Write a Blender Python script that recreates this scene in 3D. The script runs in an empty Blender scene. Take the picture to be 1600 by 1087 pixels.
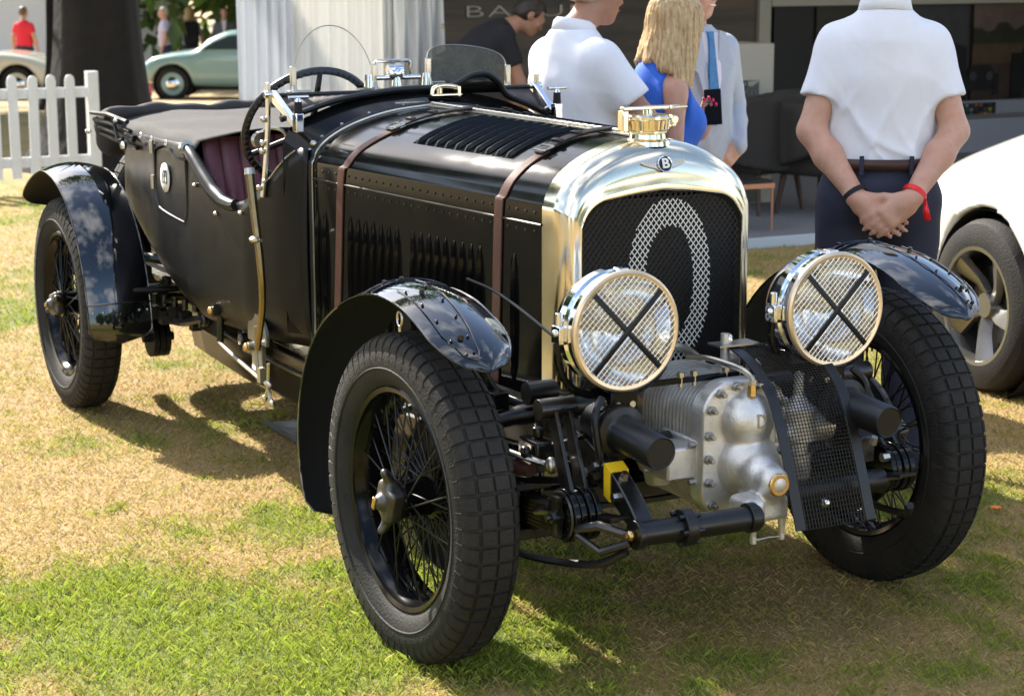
import bpy, bmesh, math, random
import numpy as np
from mathutils import Matrix, Vector
random.seed(7)
rng = np.random.default_rng(11)
SC = bpy.context.scene
COL = SC.collection
R = math.radians
# ------------------------------------------------------------------ camera
cd = bpy.data.cameras.new('camera'); cam = bpy.data.objects.new('camera', cd); COL.objects.link(cam)
cam.location = (-2.6753, -4.2922, 1.7315)
_r = Vector((0.88697, -0.46182, -0.00241)); _u = Vector((0.09205, 0.17167, 0.98085)); _f = Vector((0.45256, 0.87020, -0.19477))
cam.rotation_euler = Matrix((_r, _u, -_f)).transposed().to_euler()
cd.sensor_width = 36; cd.lens = 67.97; cd.clip_start = 0.1; cd.clip_end = 2000
cd.dof.use_dof = True; cd.dof.focus_distance = 5.4; cd.dof.aperture_fstop = 6.3
SC.camera = cam
# ------------------------------------------------------------------ world, sun, exposure
SUN_DIR = Vector((-0.17, 1.0, 0.0)).normalized()      # horizontal direction towards the sun
SUN_EL = R(38)
wd = bpy.data.worlds.new('World'); SC.world = wd; wd.use_nodes = True
nt = wd.node_tree; nt.nodes.clear()
def wn(t, **k):
    n = nt.nodes.new(t)
    for a, b in k.items(): setattr(n, a, b)
    return n
sky = wn('ShaderNodeTexSky', sky_type='NISHITA', sun_disc=False, sun_elevation=SUN_EL,
         sun_rotation=math.atan2(SUN_DIR.x, SUN_DIR.y), air_density=1.0, dust_density=1.0, ozone_density=1.2)
tc = wn('ShaderNodeTexCoord'); mp = wn('ShaderNodeMapping'); mp.inputs['Scale'].default_value = (1, 1, 2.2)
nz = wn('ShaderNodeTexNoise'); nz.inputs['Scale'].default_value = 2.2; nz.inputs['Detail'].default_value = 7; nz.inputs['Roughness'].default_value = 0.56
rp = wn('ShaderNodeValToRGB'); rp.color_ramp.elements[0].position = 0.49; rp.color_ramp.elements[1].position = 0.66
mx = wn('ShaderNodeMix', data_type='RGBA'); mx.inputs['B'].default_value = (9.5, 9.6, 9.9, 1)
bg = wn('ShaderNodeBackground'); bg.inputs['Strength'].default_value = 0.115
out = wn('ShaderNodeOutputWorld')
L = nt.links.new
L(tc.outputs['Generated'], mp.inputs['Vector']); L(mp.outputs[0], nz.inputs['Vector']); L(nz.outputs['Fac'], rp.inputs['Fac'])
L(rp.outputs['Color'], mx.inputs['Factor']); L(sky.outputs[0], mx.inputs['A']); L(mx.outputs['Result'], bg.inputs['Color']); L(bg.outputs[0], out.inputs['Surface'])
sl = bpy.data.lights.new('sun', 'SUN'); so = bpy.data.objects.new('sun', sl); COL.objects.link(so)
sl.energy = 5.0; sl.angle = R(0.6); sl.color = (1.0, 0.93, 0.82)
_sd = Vector((SUN_DIR.x*math.cos(SUN_EL), SUN_DIR.y*math.cos(SUN_EL), math.sin(SUN_EL)))
so.rotation_euler = _sd.to_track_quat('Z', 'Y').to_euler(); so.location = (0, 0, 30)
SC.view_settings.view_transform = 'Standard'; SC.view_settings.look = 'None'
SC.view_settings.exposure = 1.4; SC.view_settings.gamma = 1.0
SC.render.engine = 'CYCLES'
SC.cycles.max_bounces = 6; SC.cycles.diffuse_bounces = 2; SC.cycles.glossy_bounces = 4; SC.cycles.transmission_bounces = 3; SC.cycles.transparent_max_bounces = 10
# ------------------------------------------------------------------ materials
def mat(name, col, rough=0.5, metal=0.0, coat=0.0, nscale=None, ncol=None, nfac=0.5, bump=0.0, bscale=60, rvar=0.0, spec=0.5, sub=0.0, coord='Object', detail=5):
    m = bpy.data.materials.new(name); m.use_nodes = True
    t = m.node_tree; b = t.nodes['Principled BSDF']; l = t.links.new
    c4 = (*col, 1) if len(col) == 3 else col
    b.inputs['Base Color'].default_value = c4; b.inputs['Roughness'].default_value = rough; b.inputs['Metallic'].default_value = metal
    b.inputs['Coat Weight'].default_value = coat; b.inputs['Coat Roughness'].default_value = 0.03
    b.inputs['Specular IOR Level'].default_value = spec
    if sub: b.inputs['Subsurface Weight'].default_value = sub; b.inputs['Subsurface Radius'].default_value = (0.02, 0.008, 0.004)
    tx = None
    if nscale or bump or rvar:
        tx = t.nodes.new('ShaderNodeTexCoord')
    if nscale:
        n = t.nodes.new('ShaderNodeTexNoise'); n.inputs['Scale'].default_value = nscale; n.inputs['Detail'].default_value = detail; n.inputs['Roughness'].default_value = 0.62
        l(tx.outputs[coord], n.inputs['Vector'])
        r = t.nodes.new('ShaderNodeValToRGB'); r.color_ramp.elements[0].position = 0.35; r.color_ramp.elements[1].position = 0.68
        l(n.outputs['Fac'], r.inputs['Fac'])
        mul = t.nodes.new('ShaderNodeMath'); mul.operation = 'MULTIPLY'; mul.inputs[1].default_value = nfac; l(r.outputs['Color'], mul.inputs[0])
        x = t.nodes.new('ShaderNodeMix'); x.data_type = 'RGBA'; x.inputs['A'].default_value = c4; x.inputs['B'].default_value = (*ncol, 1)
        l(mul.outputs[0], x.inputs['Factor']); l(x.outputs['Result'], b.inputs['Base Color'])
    if rvar:
        n = t.nodes.new('ShaderNodeTexNoise'); n.inputs['Scale'].default_value = 9; n.inputs['Detail'].default_value = 6
        l(tx.outputs[coord], n.inputs['Vector'])
        mr = t.nodes.new('ShaderNodeMapRange'); mr.inputs['From Min'].default_value = 0.35; mr.inputs['From Max'].default_value = 0.75
        mr.inputs['To Min'].default_value = rough; mr.inputs['To Max'].default_value = rough+rvar
        l(n.outputs['Fac'], mr.inputs['Value']); l(mr.outputs[0], b.inputs['Roughness'])
    if bump:
        n = t.nodes.new('ShaderNodeTexNoise'); n.inputs['Scale'].default_value = bscale; n.inputs['Detail'].default_value = 4
        l(tx.outputs[coord], n.inputs['Vector'])
        bp = t.nodes.new('ShaderNodeBump'); bp.inputs['Strength'].default_value = bump; bp.inputs['Distance'].default_value = 0.01
        l(n.outputs['Fac'], bp.inputs['Height']); l(bp.outputs[0], b.inputs['Normal'])
    return m
M = {}
M['paint'] = mat('black_paint', (0.004, 0.0042, 0.0045), 0.10, 0, 0.0, 6, (0.008, 0.0075, 0.007), 0.5, rvar=0.08, spec=0.26)
M['wing'] = mat('wing_paint', (0.005, 0.0058, 0.0075), 0.06, 0, 1.0, rvar=0.04)
M['wing'].node_tree.nodes['Principled BSDF'].inputs['IOR'].default_value = 1.5; M['wing'].node_tree.nodes['Principled BSDF'].inputs['Coat IOR'].default_value = 1.6
M['chassis'] = mat('chassis_black', (0.006, 0.006, 0.006), 0.22, 0, 0.3, 30, (0.016, 0.014, 0.011), 0.6, rvar=0.25)
M['rubber'] = mat('tyre_rubber', (0.011, 0.0108, 0.0105), 0.7, 0, 0, 6, (0.036, 0.031, 0.024), 0.6, 0.3, 160, spec=0.35)
M['satin'] = mat('satin_black', (0.0055, 0.0055, 0.0055), 0.30, 0, 0, rvar=0.2)
M['nickel'] = mat('nickel_shell', (0.86, 0.78, 0.60), 0.12, 1.0, 0, rvar=0.10)
M['chrome'] = mat('chrome', (0.82, 0.83, 0.85), 0.05, 1.0, 0, rvar=0.08)
M['dullchrome'] = mat('dull_nickel', (0.55, 0.52, 0.45), 0.25, 1.0, 0, rvar=0.2)
M['oldbrass'] = mat('dull_brass', (0.34, 0.26, 0.13), 0.3, 1.0, 0, 30, (0.2, 0.15, 0.08), 0.6, rvar=0.15)
M['badge'] = mat('badge_silver', (0.66, 0.66, 0.64), 0.35, 0.6)
M['brass'] = mat('brass', (0.72, 0.50, 0.22), 0.22, 1.0, 0, 30, (0.5, 0.3, 0.1), 0.5, rvar=0.15)
M['cream_ring'] = mat('lamp_ring_brass', (0.80, 0.64, 0.44), 0.30, 0.8, 0, rvar=0.1)
M['alu'] = mat('cast_aluminium', (0.74, 0.73, 0.70), 0.38, 0.85, 0, 16, (0.48, 0.45, 0.40), 0.7, 0.16, 240, rvar=0.15)
M['gunmetal'] = mat('gunmetal', (0.13, 0.125, 0.115), 0.36, 0.9, 0, 40, (0.07, 0.065, 0.06), 0.6, rvar=0.2)
M['steel'] = mat('steel', (0.42, 0.41, 0.39), 0.3, 1.0, 0, 30, (0.2, 0.17, 0.13), 0.5, rvar=0.2)
M['leather'] = mat('brown_leather', (0.115, 0.042, 0.026), 0.5, 0, 0, 25, (0.06, 0.022, 0.015), 0.6, 0.2, 260, rvar=0.15)
M['dleather'] = mat('dark_leather', (0.024, 0.016, 0.013), 0.42, 0, 0, 25, (0.05, 0.035, 0.027), 0.5, 0.2, 260, rvar=0.15)
M['maroon'] = mat('maroon_leather', (0.20, 0.065, 0.085), 0.36, 0, 0, 14, (0.11, 0.032, 0.045), 0.6, 0.15, 220, rvar=0.15)
M['canvas'] = mat('hood_canvas', (0.036, 0.033, 0.033), 0.85, 0, 0, 18, (0.055, 0.050, 0.049), 0.6, 0.25, 600)
M['fabricbody'] = mat('fabric_body', (0.006, 0.006, 0.0063), 0.30, 0, 0.0, 14, (0.011, 0.0105, 0.010), 0.5, 0.06, 700, rvar=0.15, spec=0.25)
M['white'] = mat('white_paint', (0.80, 0.80, 0.78), 0.5)
M['mesh_white'] = mat('white_mesh_paint', (0.78, 0.76, 0.70), 0.5)
M['mesh_black'] = mat('black_mesh', (0.012, 0.012, 0.013), 0.35, 0.3)
M['core'] = mat('radiator_core', (0.006, 0.006, 0.006), 0.7)
M['silver_mesh'] = mat('silver_mesh', (0.75, 0.73, 0.70), 0.28, 1.0)
M['tape'] = mat('black_tape', (0.01, 0.01, 0.01), 0.6)
M['yellow'] = mat('yellow_tape', (0.80, 0.52, 0.01), 0.5)
M['black'] = mat('matt_black', (0.008, 0.008, 0.008), 0.8)
M['navy_enamel'] = mat('dark_enamel', (0.012, 0.03, 0.045), 0.15, 0, 1)
M['dash'] = mat('scuttle_mesh', (0.075, 0.06, 0.052), 0.55, 0, 0, 30, (0.04, 0.03, 0.028), 0.6, rvar=0.2)
M['tray'] = mat('drip_tray_metal', (0.16, 0.2, 0.24), 0.35, 0.8, 0, rvar=0.2)
def glass(name, tint=(0.9, 0.95, 0.95), dirt=0.0, gl=0.08, dcol=(0.5, 0.48, 0.42), dscale=14):
    m = bpy.data.materials.new(name); m.use_nodes = True; t = m.node_tree; t.nodes.clear(); l = t.links.new
    o = t.nodes.new('ShaderNodeOutputMaterial'); tr = t.nodes.new('ShaderNodeBsdfTransparent'); tr.inputs[0].default_value = (*tint, 1)
    g = t.nodes.new('ShaderNodeBsdfGlossy'); g.inputs['Roughness'].default_value = 0.03
    lw = t.nodes.new('ShaderNodeLayerWeight'); lw.inputs[0].default_value = 0.5
    pw = t.nodes.new('ShaderNodeMath'); pw.operation = 'POWER'; pw.inputs[1].default_value = 4.0; l(lw.outputs['Facing'], pw.inputs[0])
    a = t.nodes.new('ShaderNodeMath'); a.operation = 'MULTIPLY_ADD'; a.inputs[1].default_value = 0.8; a.inputs[2].default_value = gl; l(pw.outputs[0], a.inputs[0])
    m1 = t.nodes.new('ShaderNodeMixShader'); l(a.outputs[0], m1.inputs[0]); l(tr.outputs[0], m1.inputs[1]); l(g.outputs[0], m1.inputs[2])
    last = m1
    if dirt:
        d = t.nodes.new('ShaderNodeBsdfDiffuse'); d.inputs[0].default_value = (*dcol, 1)
        tx = t.nodes.new('ShaderNodeTexCoord'); n = t.nodes.new('ShaderNodeTexNoise'); n.inputs['Scale'].default_value = dscale; n.inputs['Detail'].default_value = 8; n.inputs['Roughness'].default_value = 0.7
        l(tx.outputs['Object'], n.inputs['Vector'])
        mu = t.nodes.new('ShaderNodeMath'); mu.operation = 'MULTIPLY'; mu.inputs[1].default_value = dirt*2; l(n.outputs['Fac'], mu.inputs[0])
        m2 = t.nodes.new('ShaderNodeMixShader'); l(mu.outputs[0], m2.inputs[0]); l(m1.outputs[0], m2.inputs[1]); l(d.outputs[0], m2.inputs[2]); last = m2
    l(last.outputs[0], o.inputs['Surface']); return m
M['glass'] = glass('screen_glass', (0.96, 0.97, 0.97), gl=0.02)
M['lensglass'] = glass('lamp_lens', (0.92, 0.95, 0.97), 0.10, 0.10, (0.7, 0.74, 0.78), 30)
M['dirtyglass'] = glass('perspex_screen', (0.52, 0.52, 0.45), 0.50, 0.03, (0.17, 0.16, 0.12), 22)
# ------------------------------------------------------------------ mesh builder
class G:
    def __init__(s): s.v = []; s.f = []
    def add(s, v, f):
        o = len(s.v); s.v += [tuple(p) for p in v]; s.f += [tuple(i+o for i in q) for q in f]; return s
    def box(s, c, d, rot=None):
        x, y, z = d[0]/2, d[1]/2, d[2]/2
        vs = [Vector((a, b, e)) for a in (-x, x) for b in (-y, y) for e in (-z, z)]
        if rot is not None: vs = [rot @ v for v in vs]
        c = Vector(c)
        return s.add([c+v for v in vs], [(0, 1, 3, 2), (4, 6, 7, 5), (0, 4, 5, 1), (2, 3, 7, 6), (0, 2, 6, 4), (1, 5, 7, 3)])
    def ring(s, c, ax, r, n, ph=0):
        ax = Vector(ax).normalized(); a = ax.orthogonal().normalized()
        if abs(ax.z) < 0.9: a = Vector((0, 0, 1)).cross(ax).normalized()
        b = ax.cross(a); c = Vector(c)
        return [c+(a*math.cos(ph+2*math.pi*i/n)+b*math.sin(ph+2*math.pi*i/n))*r for i in range(n)]
    def loft(s, rings, closed=True, cap=True, wrap=False):
        n = len(rings[0]); o = len(s.v)
        for q in rings: s.v += [tuple(p) for p in q]
        m = len(rings)
        for i in range(m if wrap else m-1):
            i2 = (i+1) % m
            for j in range(n if closed else n-1):
                k = (j+1) % n; s.f.append((o+i*n+j, o+i*n+k, o+i2*n+k, o+i2*n+j))
        if cap and closed and not wrap:
            s.f.append(tuple(o+j for j in range(n))[::-1]); s.f.append(tuple(o+(m-1)*n+j for j in range(n)))
        return s
    def cyl(s, a, b, r0, r1=None, n=14, cap=True, ph=0):
        a = Vector(a); b = Vector(b); r1 = r0 if r1 is None else r1
        return s.loft([s.ring(a, b-a, r0, n, ph), s.ring(b, b-a, r1, n, ph)], True, cap)
    def lathe(s, prof, o, ax, n=32, wrap=False, cap=False):   # prof: (h along axis, r)
        o = Vector(o); ax = Vector(ax).normalized()
        return s.loft([s.ring(o+ax*h, ax, max(r, 1e-4), n) for h, r in prof], True, cap, wrap)
    def tube(s, pts, r, n=8, closed=False, cap=True):
        pts = [Vector(p) for p in pts]; m = len(pts); rs = []
        T = []
        for i in range(m):
            a = pts[(i-1) % m] if (closed or i > 0) else pts[i]; b = pts[(i+1) % m] if (closed or i < m-1) else pts[i]
            T.append((b-a).normalized())
        u = T[0].orthogonal().normalized()
        for i in range(m):
            u = (u-T[i]*u.dot(T[i])).normalized(); w = T[i].cross(u); rr = r[i] if isinstance(r, (list, tuple)) else r
            rs.append([pts[i]+(u*math.cos(2*math.pi*k/n)+w*math.sin(2*math.pi*k/n))*rr for k in range(n)])
        return s.loft(rs, True, cap and not closed, closed)
    def grid(s, P, wrap=False): return s.loft(P, wrap, False)
    def ell(s, c, r, n=14, m=8, rot=None):
        c = Vector(c); rings = []
        for i in range(m+1):
            t = math.pi*i/m; q = []
            for j in range(n):
                v = Vector((math.sin(t)*math.cos(2*math.pi*j/n)*r[0], math.sin(t)*math.sin(2*math.pi*j/n)*r[1], math.cos(t)*r[2]))
                if rot is not None: v = rot @ v
                q.append(c+v)
            rings.append(q)
        return s.loft(rings, True, False)
    def prism(s, poly, f0, f1):     # poly 2d, f0/f1 map 2d->3d for the two faces
        return s.loft([[f0(*p) for p in poly], [f1(*p) for p in poly]], True, True)
def spl(pts, n):                    # Catmull-Rom through control points
    pts = [Vector(p) for p in pts]; P = [pts[0]*2-pts[1]]+pts+[pts[-1]*2-pts[-2]]; o = []
    m = len(pts)-1
    for i in range(n+1):
        t = i/n*m; k = min(int(t), m-1); t -= k; a, b, c, d = P[k:k+4]
        o.append(0.5*((2*b)+(c-a)*t+(2*a-5*b+4*c-d)*t*t+(3*b-a-3*c+d)*t**3))
    return o
def smooth_mesh(me, ang):
    for p in me.polygons: p.use_smooth = True
    if ang is not None: me.set_sharp_from_angle(angle=R(ang))
def clusters(g):
    p = list(range(len(g.v)))
    def fd(i):
        while p[i] != i: p[i] = p[p[i]]; i = p[i]
        return i
    for f in g.f:
        a = fd(f[0])
        for j in f[1:]: p[fd(j)] = a
    co = {}
    for i, v in enumerate(g.v): co.setdefault(fd(i), []).append(i)
    bb = []
    for k, ix in co.items():
        q = np.array([g.v[i] for i in ix]); bb.append([q.min(0)-0.0015, q.max(0)+0.0015, [k]])
    ch = True
    while ch:
        ch = False; o = []
        for b in bb:
            for c in o:
                if (b[0] <= c[1]).all() and (c[0] <= b[1]).all(): c[0] = np.minimum(b[0], c[0]); c[1] = np.maximum(b[1], c[1]); c[2] += b[2]; ch = True; break
            else: o.append(b)
        bb = o
    if len(bb) < 2: return [g]
    out = []
    for b in bb:
        ks = set(b[2]); h = G(); mp = {}
        for f in g.f:
            if fd(f[0]) in ks:
                for j in f:
                    if j not in mp: mp[j] = len(h.v); h.v.append(g.v[j])
                h.f.append(tuple(mp[j] for j in f))
        out.append(h)
    return out
def obj(name, g, m, parent=None, smooth=True, ang=38, bevel=0, solid=0, subs=0, loc=None, kind=None, fix=True):
    if parent is not None and kind is None and fix and len(g.v) < 6000:
        cs = clusters(g)
        if len(cs) > 1:
            os_ = [obj1(name, h, m, parent, smooth, ang, bevel, solid, subs, loc, kind, fix) for h in cs]; return os_[0]
    return obj1(name, g, m, parent, smooth, ang, bevel, solid, subs, loc, kind, fix)
def obj1(name, g, m, parent=None, smooth=True, ang=38, bevel=0, solid=0, subs=0, loc=None, kind=None, fix=True):
    me = bpy.data.meshes.new(name)
    me.from_pydata(g.v, [], g.f); me.validate()
    if fix:
        bm = bmesh.new(); bm.from_mesh(me); bmesh.ops.remove_doubles(bm, verts=bm.verts, dist=1e-5)
        bmesh.ops.recalc_face_normals(bm, faces=bm.faces); bm.to_mesh(me); bm.free()
    if smooth: smooth_mesh(me, ang)
    me.materials.append(M[m] if isinstance(m, str) else m)
    return link(name, me, parent, bevel, solid, subs, loc, kind)
def link(name, me, parent=None, bevel=0, solid=0, subs=0, loc=None, kind=None):
    o = bpy.data.objects.new(name, me); COL.objects.link(o)
    if parent is not None:
        o.parent = parent
        if parent.get('base') is not None: o.location = tuple(-c for c in parent['base'])
    if loc is not None: o.location = loc
    if bevel:
        b = o.modifiers.new('bevel', 'BEVEL'); b.width = bevel; b.segments = 2; b.limit_method = 'ANGLE'; b.angle_limit = R(40); b.harden_normals = False
    if solid:
        b = o.modifiers.new('solid', 'SOLIDIFY'); b.thickness = solid; b.offset = 0
    if subs:
        b = o.modifiers.new('subs', 'SUBSURF'); b.levels = subs; b.render_levels = subs
    if kind: o['kind'] = kind
    return o
def tag(o, label, cat, group=None):
    o['label'] = label; o['category'] = cat
    if group: o['group'] = group
    return o
def thing(name, loc, label, cat, group=None, base=False, rz=0):
    o = bpy.data.objects.new(name, None); COL.objects.link(o); o.location = loc; o.rotation_euler = (0, 0, rz); o.empty_display_size = 0.1
    if base: o['base'] = tuple(loc)      # children carry world coordinates
    return tag(o, label, cat, group)
def dup(o, parent, loc=None, rot=None):
    c = o.copy(); COL.objects.link(c); c.parent = parent
    if loc is not None: c.location = loc
    if rot is not None: c.rotation_euler = rot
    for ch in list(o.children):
        d = ch.copy(); COL.objects.link(d); d.parent = c
        for e in list(ch.children):
            f = e.copy(); COL.objects.link(f); f.parent = d
    return c
def text_mesh(s, size, ext=0.001, sx=1.0, off=0.0, space=1.0, align='CENTER', shear=0):
    c = bpy.data.curves.new('lettering', 'FONT'); c.body = s; c.size = size; c.extrude = ext; c.align_x = align; c.align_y = 'CENTER'; c.offset = off; c.space_character = space; c.shear = shear
    c.resolution_u = 3
    o = bpy.data.objects.new('lettering', c); COL.objects.link(o)
    me = bpy.data.meshes.new_from_object(o.evaluated_get(bpy.context.evaluated_depsgraph_get()))
    bpy.data.objects.remove(o); 
    for v in me.vertices: v.co.x *= sx
    return me
def lettering(name, s, size, mw, m, parent, **k):
    me = text_mesh(s, size, **k); me.transform(mw); me.materials.clear(); me.materials.append(M[m] if isinstance(m, str) else m)
    return link(name, me, parent)
def frame(o, X, Y):
    X = Vector(X).normalized(); Y = Vector(Y).normalized(); Z = X.cross(Y)
    m = Matrix((X, Y, Z)).transposed().to_4x4(); m.translation = Vector(o); return m
# ------------------------------------------------------------------ signed-distance mesher (continuous bodies)
def _smin(a, b, k):
    if k <= 0: return np.minimum(a, b)
    h = np.clip(0.5+0.5*(b-a)/k, 0, 1); return b*(1-h)+a*h-k*h*(1-h)
def cap_(a, b, ra, rb, k=0.03): return ('c', np.array(a, float), np.array(b, float), ra, rb, k)
def ell_(c, r, k=0.03, rot=None): return ('e', np.array(c, float), np.array(r, float), None if rot is None else np.array(rot, float), k)
def box_(c, h, rd, k=0.03, rot=None): return ('b', np.array(c, float), np.array(h, float), rd, None if rot is None else np.array(rot, float), k)
def _prim(q, P):
    if q[0] == 'c':
        a, b, ra, rb = q[1:5]; pa = P-a; ba = b-a; h = np.clip(pa@ba/max(ba@ba, 1e-9), 0, 1)
        return np.sqrt(((pa-h[:, None]*ba)**2).sum(1))-(ra+(rb-ra)*h)
    if q[0] == 'e':
        d = P-q[1]
        if q[3] is not None: d = d@q[3]
        k0 = np.sqrt(((d/q[2])**2).sum(1))+1e-9; k1 = np.sqrt(((d/q[2]**2)**2).sum(1))+1e-9
        return k0*(k0-1)/k1
    d = P-q[1]
    if q[4] is not None: d = d@q[4]
    w = np.abs(d)-(q[2]-q[3]); return np.sqrt((np.maximum(w, 0)**2).sum(1))+np.minimum(w.max(1), 0)-q[3]
def field(prims):
    bs = []
    for q in prims:
        if q[0] == 'c': bs.append(((q[1]+q[2])/2, np.linalg.norm(q[2]-q[1])/2+max(q[3], q[4])))
        else: bs.append((q[1], float(np.linalg.norm(q[2]))))
    def f(P):
        lo = P.min(0); hi = P.max(0); d = None
        for q, (c, r) in zip(prims, bs):
            g = np.linalg.norm(np.maximum(np.maximum(lo-c, c-hi), 0))-r
            if g > 0.10: continue
            e = _prim(q, P); d = e if d is None else _smin(d, e, q[-1])
        return np.full(len(P), 0.2) if d is None else d
    return f
def sdf_mesh(name, f, lo, hi, res, it=1):
    lo = np.array(lo, float); hi = np.array(hi, float); B = 8
    nb = np.ceil((hi-lo)/(res*B)).astype(int); n = nb*B+1
    cc = np.stack(np.meshgrid(*[np.arange(k) for k in nb], indexing='ij'), -1).reshape(-1, 3)
    ctr = lo+(cc+0.5)*B*res; d0 = np.concatenate([f(c) for c in np.array_split(ctr, max(1, len(ctr)//64))])
    act = np.abs(d0) < B*res*0.9+0.014
    D = np.full(n, 1e3, np.float32)
    big = np.repeat(np.repeat(np.repeat(np.where(d0 < 0, -1e3, 1e3).reshape(nb), B, 0), B, 1), B, 2); D[:-1, :-1, :-1] = big
    loc = np.stack(np.meshgrid(*[np.arange(B+1)]*3, indexing='ij'), -1).reshape(-1, 3)
    A = cc[act]
    for s in range(0, len(A), 24):
        idx = (A[s:s+24, None, :]*B+loc[None]).reshape(-1, 3)
        D[idx[:, 0], idx[:, 1], idx[:, 2]] = f(lo+idx*res)
    S = D < 0
    cnt = np.zeros(np.array(n)-1, np.int8); cor = [(a, b, c) for a in (0, 1) for b in (0, 1) for c in (0, 1)]
    sl = lambda a, k: slice(a, k-1+a)
    for a, b, c in cor: cnt += S[sl(a, n[0]), sl(b, n[1]), sl(c, n[2])]
    ac = np.argwhere((cnt > 0) & (cnt < 8)); ids = np.full(np.array(n)-1, -1, np.int32); ids[ac[:, 0], ac[:, 1], ac[:, 2]] = np.arange(len(ac))
    V = np.zeros((len(ac), 3)); W = np.zeros(len(ac))
    for a in cor:
        for ax in range(3):
            if a[ax]: continue
            b = list(a); b[ax] = 1
            da = D[ac[:, 0]+a[0], ac[:, 1]+a[1], ac[:, 2]+a[2]]; db = D[ac[:, 0]+b[0], ac[:, 1]+b[1], ac[:, 2]+b[2]]
            m = (da < 0) != (db < 0); t = np.where(m, da/np.where(m, da-db, 1), 0)
            p = np.tile(np.array(a, float), (len(ac), 1)); p[:, ax] += t
            V[m] += p[m]; W[m] += 1
    V = lo+(ac+V/W[:, None])*res
    F = []
    for ax in range(3):
        o1, o2 = (ax+1) % 3, (ax+2) % 3
        s0 = [slice(None)]*3; s1 = [slice(None)]*3; s0[ax] = slice(0, -1); s1[ax] = slice(1, None)
        e = np.argwhere(S[tuple(s0)] != S[tuple(s1)])
        e = e[(e[:, o1] > 0) & (e[:, o2] > 0) & (e[:, o1] < n[o1]-1) & (e[:, o2] < n[o2]-1)]
        q = []
        for da, db in ((-1, -1), (0, -1), (0, 0), (-1, 0)):
            c = e.copy(); c[:, o1] += da; c[:, o2] += db; q.append(ids[c[:, 0], c[:, 1], c[:, 2]])
        q = np.stack(q, 1); fl = S[e[:, 0], e[:, 1], e[:, 2]]; q[~fl] = q[~fl][:, ::-1]; F.append(q)
    F = np.concatenate(F); F = F[(F >= 0).all(1)]
    for _ in range(it):
        acc = np.zeros_like(V); w = np.zeros(len(V))
        for j in range(4):
            np.add.at(acc, F[:, j], V[F[:, (j+1) % 4]]+V[F[:, (j-1) % 4]]); np.add.at(w, F[:, j], 2)
        V = V*0.5+0.5*acc/np.maximum(w, 1)[:, None]
    me = bpy.data.meshes.new(name); me.vertices.add(len(V)); me.vertices.foreach_set('co', V.astype(np.float32).ravel())
    me.loops.add(F.size); me.loops.foreach_set('vertex_index', F.astype(np.int32).ravel())
    me.polygons.add(len(F)); me.polygons.foreach_set('loop_start', (np.arange(len(F))*4).astype(np.int32)); me.polygons.foreach_set('loop_total', np.full(len(F), 4, np.int32))
    me.update(calc_edges=True); me.validate(); smooth_mesh(me, None)
    return me
def sdf_obj(name, f, lo, hi, res, m, parent=None, it=1, loc=None):
    me = sdf_mesh(name, f, lo, hi, res, it); me.materials.append(M[m] if isinstance(m, str) else m)
    return link(name, me, parent, loc=loc)
# ================================================================== ground and lawn
def site_z(x, y):      # the park falls away gently beyond the stand
    d = (x+2.675)*0.4614+(y+4.292)*0.8872
    return -0.032*np.maximum(0, d-13.0)
_pt = rng.random((64, 64))
def vnoise(x, y):
    xi = np.floor(x).astype(int); yi = np.floor(y).astype(int); fx = x-xi; fy = y-yi; fx = fx*fx*(3-2*fx); fy = fy*fy*(3-2*fy)
    a = _pt[xi % 64, yi % 64]; b = _pt[(xi+1) % 64, yi % 64]; c = _pt[xi % 64, (yi+1) % 64]; d = _pt[(xi+1) % 64, (yi+1) % 64]
    return (a*(1-fx)+b*fx)*(1-fy)+(c*(1-fx)+d*fx)*fy
def fbm(x, y): return (vnoise(x, y)*0.5+vnoise(x*2.1+7, y*2.1+3)*0.27+vnoise(x*4.3+1, y*4.3+9)*0.15+vnoise(x*9.1+4, y*9.1+2)*0.08)
GREEN = [(-1.5, 0.45, 0.95, 0.85), (-1.0, 0.45, 0.75, 0.75), (-0.78, 0.05, 0.50, 0.7), (-1.9, -0.3, 1.1, 0.8), (-0.2, 6.0, 1.6, 0.5), (0.8, 10.0, 2.2, 0.55), (-0.35, 0.2, 0.30, 0.6), (-0.25, -0.35, 0.28, 0.45), (1.3, -0.05, 0.45, 0.4), (0.9, 0.9, 0.5, 0.35), (3.2, 3.6, 1.6, 0.25), (-2.5, 5, 2.0, 0.4)]
STRAW = [(-0.75, 2.1, 0.75, 0.5), (-1.2, 1.9, 0.7, 0.5), (0.4, -0.75, 0.55, 0.35), (0.9, -0.5, 0.4, 0.3), (-0.5, 4.2, 0.9, 0.3)]
def greenness(x, y):
    v = np.zeros_like(x)
    for cx, cy, r, a in GREEN: v = v+a*np.exp(-((x-cx)**2+(y-cy)**2)/(r*r))
    for cx, cy, r, a in STRAW: v = v-a*np.exp(-((x-cx)**2+(y-cy)**2)/(r*r))
    n = fbm(x*2.3+20, y*2.3+31)-0.5; n2 = fbm(x*9+3, y*9+5)-0.5
    return np.clip(0.23+0.38*v+1.7*n+1.5*n2, 0, 1)
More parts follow.
